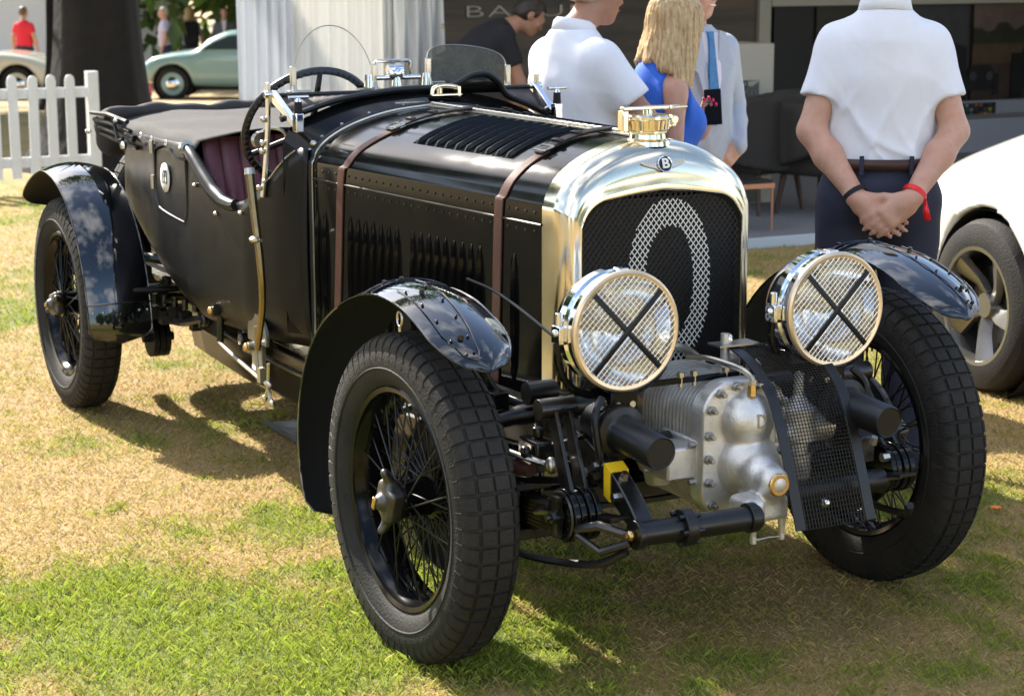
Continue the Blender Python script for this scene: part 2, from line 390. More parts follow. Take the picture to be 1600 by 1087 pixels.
def ground_mesh():
    a = np.unique(np.concatenate([np.linspace(-400, -30, 12), np.linspace(-30, -6, 24), np.linspace(-6, 6, 200), np.linspace(6, 30, 40), np.linspace(30, 400, 12)]))
    b = np.unique(np.concatenate([np.linspace(-400, -30, 10), np.linspace(-30, -4, 16), np.linspace(-4, 10, 220), np.linspace(10, 45, 50), np.linspace(45, 500, 14)]))
    X, Y = np.meshgrid(a, b, indexing='ij'); nx, ny = X.shape
    near = np.exp(-((X-0)**2+(Y-2)**2)/60)
    Z = site_z(X, Y)+near*(fbm(X*3.1, Y*3.1)-0.5)*0.022
    for cx, cy in ((-TRK, 0), (TRK, 0), (-TRK, 3.244), (TRK, 3.244)): Z = np.where((np.abs(X-cx) < 0.14) & (np.abs(Y-cy) < 0.18), np.minimum(Z, -0.002), Z)
    V = np.stack([X, Y, Z], -1).reshape(-1, 3)
    i = np.arange(nx*ny).reshape(nx, ny)
    F = np.stack([i[:-1, :-1], i[1:, :-1], i[1:, 1:], i[:-1, 1:]], -1).reshape(-1, 4)
    me = bpy.data.meshes.new('ground'); me.vertices.add(len(V)); me.vertices.foreach_set('co', V.astype(np.float32).ravel())
    me.loops.add(F.size); me.loops.foreach_set('vertex_index', F.astype(np.int32).ravel()); me.polygons.add(len(F))
    me.polygons.foreach_set('loop_start', (np.arange(len(F))*4).astype(np.int32)); me.polygons.foreach_set('loop_total', np.full(len(F), 4, np.int32)); me.update(calc_edges=True)
    at = me.attributes.new('green', 'FLOAT', 'POINT'); at.data.foreach_set('value', greenness(X, Y).ravel().astype(np.float32))
    smooth_mesh(me, None); return me
TRK = 0.711
def lawn_material(name, blade):
    m = bpy.data.materials.new(name); m.use_nodes = True; t = m.node_tree; l = t.links.new; b = t.nodes['Principled BSDF']
    b.inputs['Roughness'].default_value = 0.75 if not blade else 0.5; b.inputs['Specular IOR Level'].default_value = 0.25
    at = t.nodes.new('ShaderNodeAttribute'); at.attribute_name = 'green'
    tx = t.nodes.new('ShaderNodeTexCoord')
    n = t.nodes.new('ShaderNodeTexNoise'); n.inputs['Scale'].default_value = 38; n.inputs['Detail'].default_value = 8; n.inputs['Roughness'].default_value = 0.7; l(tx.outputs['Object'], n.inputs['Vector'])
    add = t.nodes.new('ShaderNodeMath'); add.operation = 'MULTIPLY_ADD'; add.inputs[1].default_value = 0.9; l(n.outputs['Fac'], add.inputs[0])
    sub = t.nodes.new('ShaderNodeMath'); sub.operation = 'SUBTRACT'; sub.inputs[1].default_value = 0.45; l(at.outputs['Fac'], sub.inputs[0]); l(sub.outputs[0], add.inputs[2])
    rp = t.nodes.new('ShaderNodeValToRGB'); e = rp.color_ramp.elements
    if blade:
        cs = [(0.0, (0.56, 0.40, 0.18)), (0.30, (0.50, 0.39, 0.15)), (0.55, (0.37, 0.36, 0.08)), (1.0, (0.28, 0.355, 0.045))]
    else:
        cs = [(0.0, (0.36, 0.25, 0.11)), (0.35, (0.32, 0.23, 0.085)), (0.6, (0.20, 0.19, 0.05)), (1.0, (0.13, 0.165, 0.028))]
    e[0].position, e[0].color = cs[0][0], (*cs[0][1], 1); e[1].position, e[1].color = cs[-1][0], (*cs[-1][1], 1)
    for p, c in cs[1:-1]: q = e.new(p); q.color = (*c, 1)
    l(add.outputs[0], rp.inputs['Fac'])
    last = rp.outputs['Color']
    if blade:
        ra = t.nodes.new('ShaderNodeAttribute'); ra.attribute_name = 'rnd'
        hs = t.nodes.new('ShaderNodeHueSaturation'); mr = t.nodes.new('ShaderNodeMapRange'); mr.inputs['To Min'].default_value = 0.6; mr.inputs['To Max'].default_value = 1.35
        l(ra.outputs['Fac'], mr.inputs['Value']); l(mr.outputs[0], hs.inputs['Value']); l(last, hs.inputs['Color']); last = hs.outputs['Color']
        tr = t.nodes.new('ShaderNodeBsdfTranslucent'); l(last, tr.inputs['Color']); ms = t.nodes.new('ShaderNodeMixShader'); ms.inputs[0].default_value = 0.45
        o = [k for k in t.nodes if k.type == 'OUTPUT_MATERIAL'][0]; l(b.outputs[0], ms.inputs[1]); l(tr.outputs[0], ms.inputs[2]); l(ms.outputs[0], o.inputs['Surface'])
    else:
        n2 = t.nodes.new('ShaderNodeTexNoise'); n2.inputs['Scale'].default_value = 140; n2.inputs['Detail'].default_value = 5; l(tx.outputs['Object'], n2.inputs['Vector'])
        bp = t.nodes.new('ShaderNodeBump'); bp.inputs['Strength'].default_value = 0.6; bp.inputs['Distance'].default_value = 0.02; l(n2.outputs['Fac'], bp.inputs['Height']); l(bp.outputs[0], b.inputs['Normal'])
        hs = t.nodes.new('ShaderNodeHueSaturation'); mr = t.nodes.new('ShaderNodeMapRange'); mr.inputs['From Min'].default_value = 0.3; mr.inputs['From Max'].default_value = 0.7; mr.inputs['To Min'].default_value = 0.7; mr.inputs['To Max'].default_value = 1.25
        l(n2.outputs['Fac'], mr.inputs['Value']); l(mr.outputs[0], hs.inputs['Value']); l(last, hs.inputs['Color']); last = hs.outputs['Color']
    l(last, b.inputs['Base Color']); return m
me = ground_mesh(); me.materials.append(lawn_material('lawn_soil', False)); gr = link('ground', me); gr['kind'] = 'structure'
# blades: density falls with distance from the near foreground
def grass():
    N = 2200000
    x = rng.uniform(-4.5, 5.5, N); y = rng.uniform(-2.6, 12.0, N)
    d = (x+2.675)*0.4614+(y+4.292)*0.8872; lt = (x+2.675)*0.8872-(y+4.292)*0.4614
    infr = (d > 3.0) & (np.abs(lt) < d*0.285+0.25)
    keep = np.where(infr, np.clip((5.2/np.maximum(d, 3))**2.0, 0.04, 1), 0.05*np.clip((5.2/np.maximum(d, 2))**1.5, 0, 1))*0.92
    k = rng.random(N) < keep; x, y = x[k], y[k]
    g = greenness(x, y); gj = np.clip(g+rng.normal(0, 0.27, len(x)), 0, 1)
    hd = fbm(x*6+50, y*6+11)
    h = (0.008+0.013*gj**1.3*(0.3+1.2*hd)+0.008*rng.random(len(x)))*np.where(rng.random(len(x)) < 0.02, 1.6, 1); dd = (x+2.675)*0.46+(y+4.29)*0.887
    w = 0.0006+0.00045*rng.random(len(x)); w = w*np.clip(dd/5.0, 1, 2.2)
    a = rng.uniform(0, 2*np.pi, len(x)); le = h*rng.uniform(0.3, 1.5, len(x))*(1.4-0.6*gj); b = rng.uniform(0, 2*np.pi, len(x))
    near = np.exp(-(x**2+(y-2)**2)/60); z = site_z(x, y)+near*(fbm(x*3.1, y*3.1)-0.5)*0.022-0.002
    n = len(x); V = np.zeros((n, 4, 3))
    ca, sa = np.cos(a)*w, np.sin(a)*w; lx, ly = np.cos(b)*le, np.sin(b)*le
    V[:, 0] = np.stack([x-ca, y-sa, z], -1); V[:, 1] = np.stack([x+ca, y+sa, z], -1)
    V[:, 2] = np.stack([x+lx*0.4+ca*0.7, y+ly*0.4+sa*0.7, z+h*0.65], -1); V[:, 3] = np.stack([x+lx, y+ly, z+h], -1)
    i = np.arange(n)*4; F = np.stack([i, i+1, i+2, i, i+2, i+3], -1).reshape(-1)
    me = bpy.data.meshes.new('grass'); me.vertices.add(n*4); me.vertices.foreach_set('co', V.astype(np.float32).ravel())
    me.loops.add(len(F)); me.loops.foreach_set('vertex_index', F.astype(np.int32)); me.polygons.add(n*2)
    me.polygons.foreach_set('loop_start', (np.arange(n*2)*3).astype(np.int32)); me.polygons.foreach_set('loop_total', np.full(n*2, 3, np.int32)); me.update(calc_edges=True)
    for nm, v in (('green', gj), ('rnd', rng.random(n))):
        at = me.attributes.new(nm, 'FLOAT', 'POINT'); at.data.foreach_set('value', np.repeat(v, 4).astype(np.float32))
    me.materials.append(lawn_material('grass_blade', True)); o = link('grass', me); o['kind'] = 'stuff'; tag(o, 'short dry and green grass blades of the lawn', 'grass'); print('blades', n)
grass()
# gravel path under the far cars
M['gravel'] = mat('gravel', (0.48, 0.34, 0.17), 0.9, 0, 0, 30, (0.36, 0.25, 0.13), 0.7, 0.4, 200)
def site(l, d, z=0.0):       # site grid of the show: l across, d deep (metres from the show-ground corner)
    x = -2.675+0.8872*l+0.4614*d; y = -4.292-0.4614*l+0.8872*d
    return Vector((x, y, float(site_z(np.array(x), np.array(y)))+z))
RZ = R(-27.4775)
g = G(); P = []
for d in (33, 35, 37, 39, 41, 43): P.append([site(l, d, 0.012) for l in (-26, -18, -12, -8, -4, 0, 6, 12)])
g.grid(P); pth = obj('gravel_path', g, 'gravel'); pth['kind'] = 'structure'
# ================================================================== picket fence
M['fence'] = mat('white_fence_paint', (0.82, 0.83, 0.84), 0.55, 0, 0, 12, (0.70, 0.71, 0.70), 0.5)
def fence(x0, n, y, label, rz=0, org=None):
    root = thing('picket_fence', (x0, y, 0) if org is None else org, label, 'fence', rz=rz)
    W_ = n*0.1535
    pk = None
    for i in range(n):
        if pk is None:
            g = G(); w = 0.039; g.prism([(-w, 0.05), (w, 0.05), (w, 0.83), (w*0.75, 0.86), (w*0.3, 0.873), (-w*0.3, 0.873), (-w*0.75, 0.86), (-w, 0.83)], lambda a, b: Vector((a, -0.011, b)), lambda a, b: Vector((a, 0.011, b)))
            pk = obj('picket', g, 'fence', root, smooth=False, bevel=0.002); pk.location = (i*0.1535, 0, 0)
        else:
            o = pk.copy(); COL.objects.link(o); o.parent = root; o.location = (i*0.1535, random.uniform(-0.003, 0.003), random.uniform(-0.012, 0.006)); o.rotation_euler = (0, random.uniform(-0.012, 0.012), 0)
    for z in (0.172, 0.72):
        g = G(); g.box((W_/2-0.06, 0.026, z), (W_+0.1, 0.028, 0.083)); obj('rail', g, 'fence', root, bevel=0.003)
    g = G(); g.prism([(-0.045, -0.2), (0.045, -0.2), (0.045, 0.885), (-0.045, 0.885)], lambda a, b: Vector((W_+0.03+a, -0.03, b)), lambda a, b: Vector((W_+0.03+a, 0.06, b))); obj('post', g, 'fence', root, bevel=0.004)
    return root
fence(1.60-0.03-31*0.1535, 31, 11.3, 'white picket fence in front of the big dark tree trunk')
fence(0, 60, 0, 'long white picket fence on the lawn to the left of the car', rz=R(90), org=(-7.5, -6.0, 0))
# ================================================================== trees
M['bark'] = mat('dark_bark', (0.011, 0.008, 0.0065), 0.9, 0, 0, 9, (0.005, 0.004, 0.0035), 0.8, 1.0, 14)
M['leaf'] = mat('leaf', (0.045, 0.085, 0.018), 0.55, 0, 0, 3, (0.07, 0.11, 0.022), 0.7)
def _leafmat():
    t = M['leaf'].node_tree; b = t.nodes['Principled BSDF']; o = [k for k in t.nodes if k.type == 'OUTPUT_MATERIAL'][0]
    tr = t.nodes.new('ShaderNodeBsdfTranslucent'); tr.inputs[0].default_value = (0.13, 0.22, 0.03, 1); ms = t.nodes.new('ShaderNodeMixShader'); ms.inputs[0].default_value = 0.35
    t.links.new(b.outputs[0], ms.inputs[1]); t.links.new(tr.outputs[0], ms.inputs[2]); t.links.new(ms.outputs[0], o.inputs['Surface'])
_leafmat()
def tree(name, base, r0, h0, crown, label, nl=2600, lsz=0.20, lean=(0, 0), seed=1, group=None, keep=None):
    rs = np.random.default_rng(seed); root = thing(name, base, label, 'tree', group)
    g = G(); rings = []; n = 26
    ph = rs.uniform(0, 6.28, 4)
    for i in range(13):
        t = i/12; z = -0.15+(h0+0.15)*t; r = r0*(1.0+0.55*math.exp(-z*2.6))*(1-0.35*t)
        ctr = Vector((lean[0]*t*h0, lean[1]*t*h0, z))
        rings.append([ctr+Vector((math.cos(a), math.sin(a), 0))*r*(1+0.07*math.sin(5*a+ph[0]+t*1.5)+0.05*math.sin(11*a+ph[1]-t*2)+0.03*math.sin(19*a+ph[2]+t*3)) for a in [2*math.pi*k/n for k in range(n)]])
    g.loft(rings); tops = []
    top = Vector((lean[0]*h0, lean[1]*h0, h0*0.93))
    for k in range(6):
        a = k*1.05+ph[3]; e = top+Vector((math.cos(a)*crown[0]*0.55, math.sin(a)*crown[1]*0.55, (crown[2]-h0)*(0.35+0.3*rs.random())))
        q = spl([top-Vector((0, 0, 0.8)), top+(e-top)*0.4+Vector((0, 0, 0.3)), e], 8); g.tube(q, [r0*0.5*(1-0.85*i/8) for i in range(9)], 8)
    obj('trunk', g, 'bark', root, ang=80)
    # crown: leaf cards clustered into clumps, gaps between
    nc = 46; cl = rs.normal(0, 1, (nc, 3)); cl /= np.linalg.norm(cl, axis=1)[:, None]; cl *= rs.uniform(0.35, 1.0, nc)[:, None]**0.5
    C = cl*np.array([crown[0], crown[1], (crown[2]-crown[3])/2])+np.array([top.x, top.y, (crown[2]+crown[3])/2])
    ci = rs.integers(0, nc, nl); P = C[ci]+rs.normal(0, 1, (nl, 3))*np.array([crown[0], crown[1], (crown[2]-crown[3])/2])*0.16
    P = P[P[:, 2] > crown[3]-0.5]
    if keep is not None: P = P[keep(P+np.array(base))]
    nl = len(P)
    A = rs.normal(0, 1, (nl, 3)); A /= np.linalg.norm(A, axis=1)[:, None]; Bv = np.cross(A, rs.normal(0, 1, (nl, 3))); Bv /= np.linalg.norm(Bv, axis=1)[:, None]
    s = lsz*rs.uniform(0.6, 1.3, nl)[:, None]; V = np.stack([P-A*s, P+Bv*s*0.45, P+A*s, P-Bv*s*0.45], 1).reshape(-1, 3)
    F = np.arange(nl*4).reshape(-1, 4)
    me = bpy.data.meshes.new('crown'); me.from_pydata(V.tolist(), [], F.tolist()); me.materials.append(M['leaf']); link('crown', me, root)
    return root
def _k1(P):  # unseen crown shaped by its shadow: leaves shading the car and left lawn dropped
    xs = P[:, 0]+0.2145*P[:, 2]; ys = P[:, 1]-1.262*P[:, 2]
    return ((ys < -0.1) & (xs > -0.2-0.6*(ys < -0.9))) | (ys > 11.7) | (xs > 6.5)
TREE1 = tree('park_tree', (2.30, 13.6, -0.02), 0.42, 4.2, (5.5, 5.5, 11, 3.6), 'massive dark tree trunk behind the white picket fence', 10000, 0.24, seed=3, keep=_k1)
tree('park_tree', (-5.2, 14.2, 0), 0.30, 3.4, (2.6, 3.0, 9.0, 3.2), 'unseen tree added past the picket fence to shade the lawn mirrored in the bonnet', 7000, 0.24, seed=15)  # added out of view; its shade dims the reflection in the bonnet side
tree('park_tree', site(-4.05, 44), 0.42, 4.5, (5, 5, 9, 1.2), 'dark tree trunk behind the pale green coupe', 8000, 0.3, seed=5)
tree('park_tree', site(-9.0, 52), 0.4, 4.0, (6, 6, 10, 0.6), 'leafy tree in the distance at the far left edge', 9000, 0.34, seed=8)
tree('park_tree', site(-3.4, 60), 0.4, 4.0, (7, 6, 10, 0.5), 'far tree behind the man in the grey suit', 6000, 0.34, seed=9)
tree('park_tree', (2.0, 28.5, -0.5), 0.4, 4.0, (6, 5, 9, 3.6), 'unseen tree added left of the view to shade the lawn behind the fence', 8000, 0.3, seed=31)  # added out of view to darken the lawn beyond the fence
tree('park_tree', (5.6, 27.5, -0.5), 0.3, 4.0, (5, 4.5, 9, 3.8), 'unseen tree added behind the big dark trunk to shade the lawn', 7000, 0.3, seed=33)  # added with its trunk out of sight, for shade on the far lawn
# ================================================================== marquee wall with gathered curtain
def fabric_mat(name, col, tr, tcol, rough=0.8):
    m = mat(name, col, rough, 0, 0, 1.6, tuple(c*0.94 for c in col), 0.6, 0.12, 5)
    t = m.node_tree; b = t.nodes['Principled BSDF']; o = [k for k in t.nodes if k.type == 'OUTPUT_MATERIAL'][0]
    q = t.nodes.new('ShaderNodeBsdfTranslucent'); q.inputs[0].default_value = (*tcol, 1); ms = t.nodes.new('ShaderNodeMixShader'); ms.inputs[0].default_value = tr
    t.links.new(b.outputs[0], ms.inputs[1]); t.links.new(q.outputs[0], ms.inputs[2]); t.links.new(ms.outputs[0], o.inputs['Surface']); return m
M['tent'] = fabric_mat('marquee_pvc', (0.80, 0.79, 0.76), 0.13, (0.80, 0.77, 0.68))
M['tent_shade_blue'] = fabric_mat('marquee_pvc_shade_blue', (0.80, 0.81, 0.83), 0.06, (0.62, 0.66, 0.74))  # same cloth with the bluish shade of the left panel put into its colour
M['pole'] = mat('tent_pole', (0.62, 0.61, 0.56), 0.4, 0.4)
TY = 8.2
tent = thing('marquee', (1.78, TY, 0), 'white marquee side wall with gathered curtain behind the steering wheel', 'tent', base=True)
def wallgrid(x0, x1, y, z0, z1, n, f):
    g = G(); P = []
    for j in range(17):
        z = z0+(z1-z0)*j/16; P.append([Vector((x0+(x1-x0)*i/n, y+f((i/n), z), z)) for i in range(n+1)])
    g.grid(P); return g
obj('wall_panel', wallgrid(2.14, 2.84, TY, 0.0, 2.5, 60, lambda u, z: 0.020*math.sin(u*29+z*0.6)+0.010*math.sin(u*67-z)+0.012*math.sin(z*2.3+u*4)), 'tent', tent, ang=None)
obj('wall_panel', wallgrid(1.74, 2.14, TY-0.03, 0.0, 2.5, 40, lambda u, z: 0.024*math.sin(u*34+z*0.5)+0.012*math.sin(u*61-z*1.4)), 'tent_shade_blue', tent, ang=None)  # left panel, its cool shade carried by the cloth colour
g = G(); g.cyl((2.865, TY+0.02, 0), (2.865, TY+0.02, 2.6), 0.030, None, 14); g.box((2.825, TY+0.01, 1.3), (0.02, 0.05, 2.6)); obj('pole', g, 'pole', tent)
def curtain(u, z): return 0.035*math.sin(u*21+(2.2-z)*2.2)+0.02*math.sin(u*47-(2.2-z)*3)+0.03*u*(2-z)
g = G(); P = []
for j in range(25):
    z = 2.45*j/24; w = 0.30+0.10*z/1.5
    P.append([Vector((2.905+w*i/44+0.03*math.sin(z*2.5)*i/44, TY+0.0+curtain(i/44, z), z)) for i in range(45)])
g.grid(P); obj('curtain', g, 'tent', tent, ang=None)
g = G()
for z in (0.7, 1.0, 1.3, 1.6, 1.9): g.tube([Vector((2.905+0.30+0.1*z/1.5-0.02, TY-0.03+curtain(0.94, z), z))+Vector((math.cos(a)*0.012, 0, math.sin(a)*0.012)) for a in [2*math.pi*i/10 for i in range(10)]], 0.004, 5, closed=True)
obj('eyelets', g, 'brass', tent, kind='stuff')
g = G(); g.box((2.5, TY+0.02, 2.53), (1.7, 0.09, 0.08)); obj('top_rail', g, 'pole', tent)
# ================================================================== display stand
M['roofcloth'] = fabric_mat('stand_canopy', (0.6, 0.58, 0.54), 0.5, (0.55, 0.52, 0.46))
M['deck'] = mat('stand_carpet', (0.20, 0.20, 0.205), 0.85, 0, 0, 30, (0.15, 0.15, 0.155), 0.5)
M['trim'] = mat('deck_edge', (0.50, 0.55, 0.60), 0.5, 0.2)
M['swall'] = mat('stand_wall_grey', (0.05, 0.045, 0.042), 0.6)
M['cream'] = mat('stand_cream', (0.42, 0.385, 0.31), 0.55)
M['olive'] = mat('stand_panel', (0.085, 0.085, 0.066), 0.5)
M['print'] = mat('printed_wall', (0.030, 0.026, 0.024), 0.45, 0, 0, 1.2, (0.15, 0.10, 0.065), 0.9)
M['letter'] = mat('metal_letter', (0.32, 0.31, 0.29), 0.4, 0.6)
M['chairf'] = mat('armchair_velvet', (0.022, 0.019, 0.016), 0.8, 0, 0, 30, (0.035, 0.03, 0.025), 0.5)
M['walnut'] = mat('walnut_leg', (0.06, 0.030, 0.018), 0.5)
M['copper'] = mat('copper', (0.72, 0.36, 0.26), 0.3, 0.9)
M['counter'] = mat('counter_grey', (0.24, 0.25, 0.28), 0.55)
t_ = M['print'].node_tree; mpn = t_.nodes.new('ShaderNodeMapping'); mpn.inputs['Scale'].default_value = (0.35, 1, 3.2)
for lk in list(t_.links):
    if lk.to_node.type == 'TEX_NOISE': s_ = lk.from_socket; n_ = lk.to_node; t_.links.new(s_, mpn.inputs[0]); t_.links.new(mpn.outputs[0], n_.inputs['Vector']); break
stand = thing('exhibition_stand', (6.5, 7.8, 0), 'dark exhibition stand with printed back wall and raised grey deck', 'stand', base=True)
g = G(); g.box((7.1, 7.95, 0.03), (7.0, 4.8, 0.06)); obj('deck', g, 'deck', stand)
g = G(); g.box((7.1, 5.535, 0.028), (7.02, 0.024, 0.072)); obj('deck_edge', g, 'trim', stand, bevel=0.004)
g = G(); g.box((5.08, 10.04, 1.5), (4.26, 0.08, 3.0)); obj('printed_wall', g, 'print', stand)  # left end lengthened out of view to keep sun off the bending man
g = G(); g.box((9.15, 10.06, 1.5), (3.70, 0.08, 3.0)); obj('back_wall', g, 'swall', stand)
g = G(); g.box((7.25, 10.0, 1.5), (0.12, 0.09, 2.9)); obj('upright', g, 'cream', stand); g = G(); g.box((9.15, 9.985, 1.40), (3.66, 0.06, 0.085)); obj('head_rail', g, 'cream', stand)
g = G(); g.box((11.0, 8.0, 1.5), (0.08, 4.0, 3.0)); obj('side_wall', g, 'swall', stand); g = G(); g.box((2.95, 9.2, 1.5), (0.08, 1.6, 3.0)); obj('side_wall', g, 'swall', stand)  # second side wall is unseen, added to shade the bending man
g = G(); g.box((7.0, 7.7, 3.04), (8.3, 5.2, 0.01)); obj('roof', g, 'roofcloth', stand)  # unseen roof, run further left to shade the bending man
for x in (10.8,):
    g = G(); g.box((x, 5.4, 1.5), (0.09, 0.09, 3.0)); obj('post', g, 'swall', stand)
lettering('sign_letters', 'BATUR', 0.135, frame((4.90, 9.992, 1.345), (1, 0, 0), (0, 0, 1)), 'letter', stand, ext=0.006, sx=2.6, off=-0.002, space=1.10)
# printed pictures on the right wall
PR = {'sky': (0.14, 0.095, 0.07), 'field': (0.085, 0.052, 0.026), 'trees': (0.03, 0.028, 0.014), 'dark': (0.008, 0.008, 0.008), 'road': (0.05, 0.032, 0.024), 'grey': (0.05, 0.05, 0.05), 'yellow': (0.16, 0.10, 0.02)}
for k, c in PR.items(): M['pr_'+k] = mat('print_'+k, c, 0.5, 0, 0, 6, tuple(v*0.55 for v in c), 0.8)
def flat(name, poly, y, m, par):
    g = G(); g.prism(poly, lambda a, b: Vector((a, y, b)), lambda a, b: Vector((a, y+0.004, b))); return obj(name, g, m, par, smooth=False)
def rect(x0, x1, z0, z1): return [(x0, z0), (x1, z0), (x1, z1), (x0, z1)]
for i, (x0, x1) in enumerate(((7.36, 7.78), (7.82, 8.52), (8.55, 9.55), (9.62, 10.9))):
    g = G(); g.box(((x0+x1)/2, 9.99, 0.87), (x1-x0, 0.03, 0.95)); pic = obj('picture', g, ('pr_dark', 'pr_trees', 'pr_grey', 'pr_road')[i], stand)
    if i == 1:
        flat('print', rect(x0, x1, 0.40, 0.72), 9.968, 'pr_road', pic); flat('print', [(x0+0.1, 0.70), (x0+0.4, 0.72), (x0+0.5, 0.86), (x0+0.3, 0.9), (x0+0.12, 0.80)], 9.962, 'pr_yellow', pic)
    if i == 2: flat('print', [(x0, 0.40), (x1, 0.40), (x1, 0.95), (x0+0.7, 1.05), (x0+0.2, 0.8)], 9.968, 'pr_dark', pic)
    if i == 3:
        flat('print', rect(x0, x1, 1.10, 1.345), 9.968, 'pr_sky', pic); tz = [(x0+0.1*k, 1.10+0.05*math.sin(k*2.3)+0.04*math.sin(k*5.1)+0.03) for k in range(13)]
        flat('print', [(x1-0.02, 0.98), (x0, 0.98)]+tz, 9.962, 'pr_trees', pic); flat('print', rect(x0, x1, 0.80, 0.98), 9.968, 'pr_field', pic)
        for cx, sc_ in ((x0+0.10, 0.45), (x0+0.95, 1.0)):      # dark cars in the picture
            flat('print', [(cx-0.42*sc_, 0.55), (cx+0.42*sc_, 0.55), (cx+0.40*sc_, 0.55+0.28*sc_), (cx+0.25*sc_, 0.55+0.52*sc_), (cx-0.25*sc_, 0.55+0.52*sc_), (cx-0.40*sc_, 0.55+0.28*sc_)], 9.956, 'pr_dark', pic)
            flat('print', rect(cx-0.48*sc_, cx-0.34*sc_, 0.55-0.10*sc_, 0.55+0.34*sc_), 9.952, 'pr_dark', pic); flat('print', rect(cx+0.34*sc_, cx+0.48*sc_, 0.55-0.10*sc_, 0.55+0.34*sc_), 9.952, 'pr_dark', pic)
            for e in (-1, 1): flat('print', [(cx+e*0.22*sc_+0.09*sc_*math.cos(a), 0.55+0.3*sc_+0.09*sc_*math.sin(a)) for a in [2*math.pi*k/14 for k in range(14)]], 9.948, 'pr_grey', pic)
# sample counter
cnt = thing('sample_counter', (9.6, 9.5, 0.06), 'grey counter with colour sample boards behind the white car', 'counter', base=True)
g = G(); g.box((9.75, 9.55, 0.20), (2.2, 0.6, 0.30)); obj('counter_body', g, 'counter', cnt, bevel=0.01); g = G(); g.box((9.75, 9.78, 0.36), (2.2, 0.10, 0.22)); obj('upstand', g, 'counter', cnt, bevel=0.01)
for i, (x0, w) in enumerate(((8.75, 0.30), (9.15, 0.55))):
    g = G(); g.box((x0+w/2, 9.715, 0.37), (w, 0.012, 0.17)); bd_ = obj('sample_board', g, 'counter' if i == 0 else 'pr_dark', cnt)
    for a in range(5 if i == 0 else 9):
        for b in range(4):
            if (a*7+b*3+i) % 5 == 4: continue
            c = random.choice([(0.35, 0.28, 0.05), (0.02, 0.03, 0.05), (0.05, 0.12, 0.22), (0.25, 0.08, 0.04), (0.2, 0.2, 0.2), (0.03, 0.06, 0.04)])
            nm = 'sw_%d' % (int(c[0]*1000)); 
            if nm not in M: M[nm] = mat('colour_sample_'+nm, c, 0.4)
            g = G(); g.box((x0+0.03+a*0.056, 9.705, 0.31+b*0.042), (0.036, 0.010, 0.027)); obj('sample', g, nm, bd_, smooth=False)
# plinth with winged emblem
pl = thing('display_plinth', (4.94, 7.2, 0.06), 'cream plinth with grey panel and winged emblem beside the armchairs', 'plinth', base=True)
g = G(); g.box((4.94, 7.22, 0.62), (0.70, 0.40, 1.12)); obj('plinth_body', g, 'cream', pl, bevel=0.008)
g = G(); g.box((4.86, 7.015, 0.50), (0.60, 0.012, 0.86)); obj('front_panel', g, 'olive', pl, bevel=0.003)
C = Vector((5.035, 7.004, 0.905)); g = G()
for s in (-1, 1): g.prism([(s*0.022, -0.012), (s*0.06, -0.020), (s*0.10, 0.004), (s*0.135, 0.034), (s*0.09, 0.022), (s*0.022, 0.014)], lambda a, b: C+Vector((a, 0, b)), lambda a, b: C+Vector((a, 0.004, b)))
g2_ = obj('emblem_wings', g, 'letter', pl, smooth=False, kind='stuff')
g = G(); g.cyl(C+Vector((0, 0.004, 0)), C+Vector((0, -0.004, 0)), 0.024, None, 20); obj('emblem_disc', g, 'pr_dark', pl)
lettering('emblem_letter', 'B', 0.04, frame(C+Vector((0, -0.006, 0)), (1, 0, 0), (0, 0, 1)), 'letter', pl, ext=0.001)
lettering('plinth_letters', 'BENTLEY', 0.045, frame(C+Vector((-0.005, -0.001, -0.065)), (1, 0, 0), (0, 0, 1)), 'letter', pl, ext=0.001, sx=1.15, space=1.1)
# armchairs
def armchair(loc, rz, label):
    r = thing('armchair', loc, label, 'armchair', 'armchairs on the stand', rz=rz)
    def bk(P):
        rad = np.sqrt(P[:, 0]**2+P[:, 1]**2); ang = np.arctan2(P[:, 0], -P[:, 1]); ch = 0.014*np.abs(np.sin(ang*7))
        d = np.maximum(np.abs(rad-0.335+ch*0)-0.055-ch, np.abs(P[:, 2]-0.56)-0.25*(0.40+0.60*np.clip(np.cos(ang)*0.9+0.25, 0, 1)**0.7))
        op = P[:, 1]-0.14; return np.maximum(d, op)-0.012
    sdf_obj('chair_back', bk, (-0.5, -0.5, 0.2), (0.5, 0.3, 0.95), 0.02, 'chairf', r, 2)
    sdf_obj('seat', field([box_((0, 0.02, 0.36), (0.30, 0.32, 0.09), 0.06, 0)]), (-0.4, -0.4, 0.2), (0.4, 0.42, 0.5), 0.025, 'chairf', r, 1)
    for x in (-0.22, 0.22):
        for y in (-0.22, 0.22): g = G(); g.cyl((x, y, 0.30), (x*1.18, y*1.18, 0.0), 0.024, 0.012, 10); obj('leg', g, 'walnut', r)
armchair((4.92, 6.75, 0.06), R(20), 'dark velvet armchair nearest the cream plinth'); armchair((5.28, 6.32, 0.06), R(200), 'dark velvet armchair right beside the man with clasped hands')
st_ = thing('side_table', (4.25, 5.95, 0.06), 'copper framed side table on the stand deck', 'table', base=True)
g = G(); g.box((4.24, 5.98, 0.375), (0.40, 0.36, 0.018)); obj('table_top', g, 'pr_dark', st_, bevel=0.003)
g = G(); g.box((4.24, 5.795, 0.35), (0.42, 0.014, 0.03)); g.box((4.24, 6.165, 0.35), (0.42, 0.014, 0.03)); g.box((4.445, 5.98, 0.35), (0.014, 0.36, 0.03)); g.box((4.035, 5.98, 0.35), (0.014, 0.36, 0.03)); obj('table_frame', g, 'copper', st_)
for x in (4.04, 4.44):
    for y in (5.80, 6.16): g = G(); g.cyl((x, y, 0.06), (x, y, 0.34), 0.007); obj('leg', g, 'copper', st_)
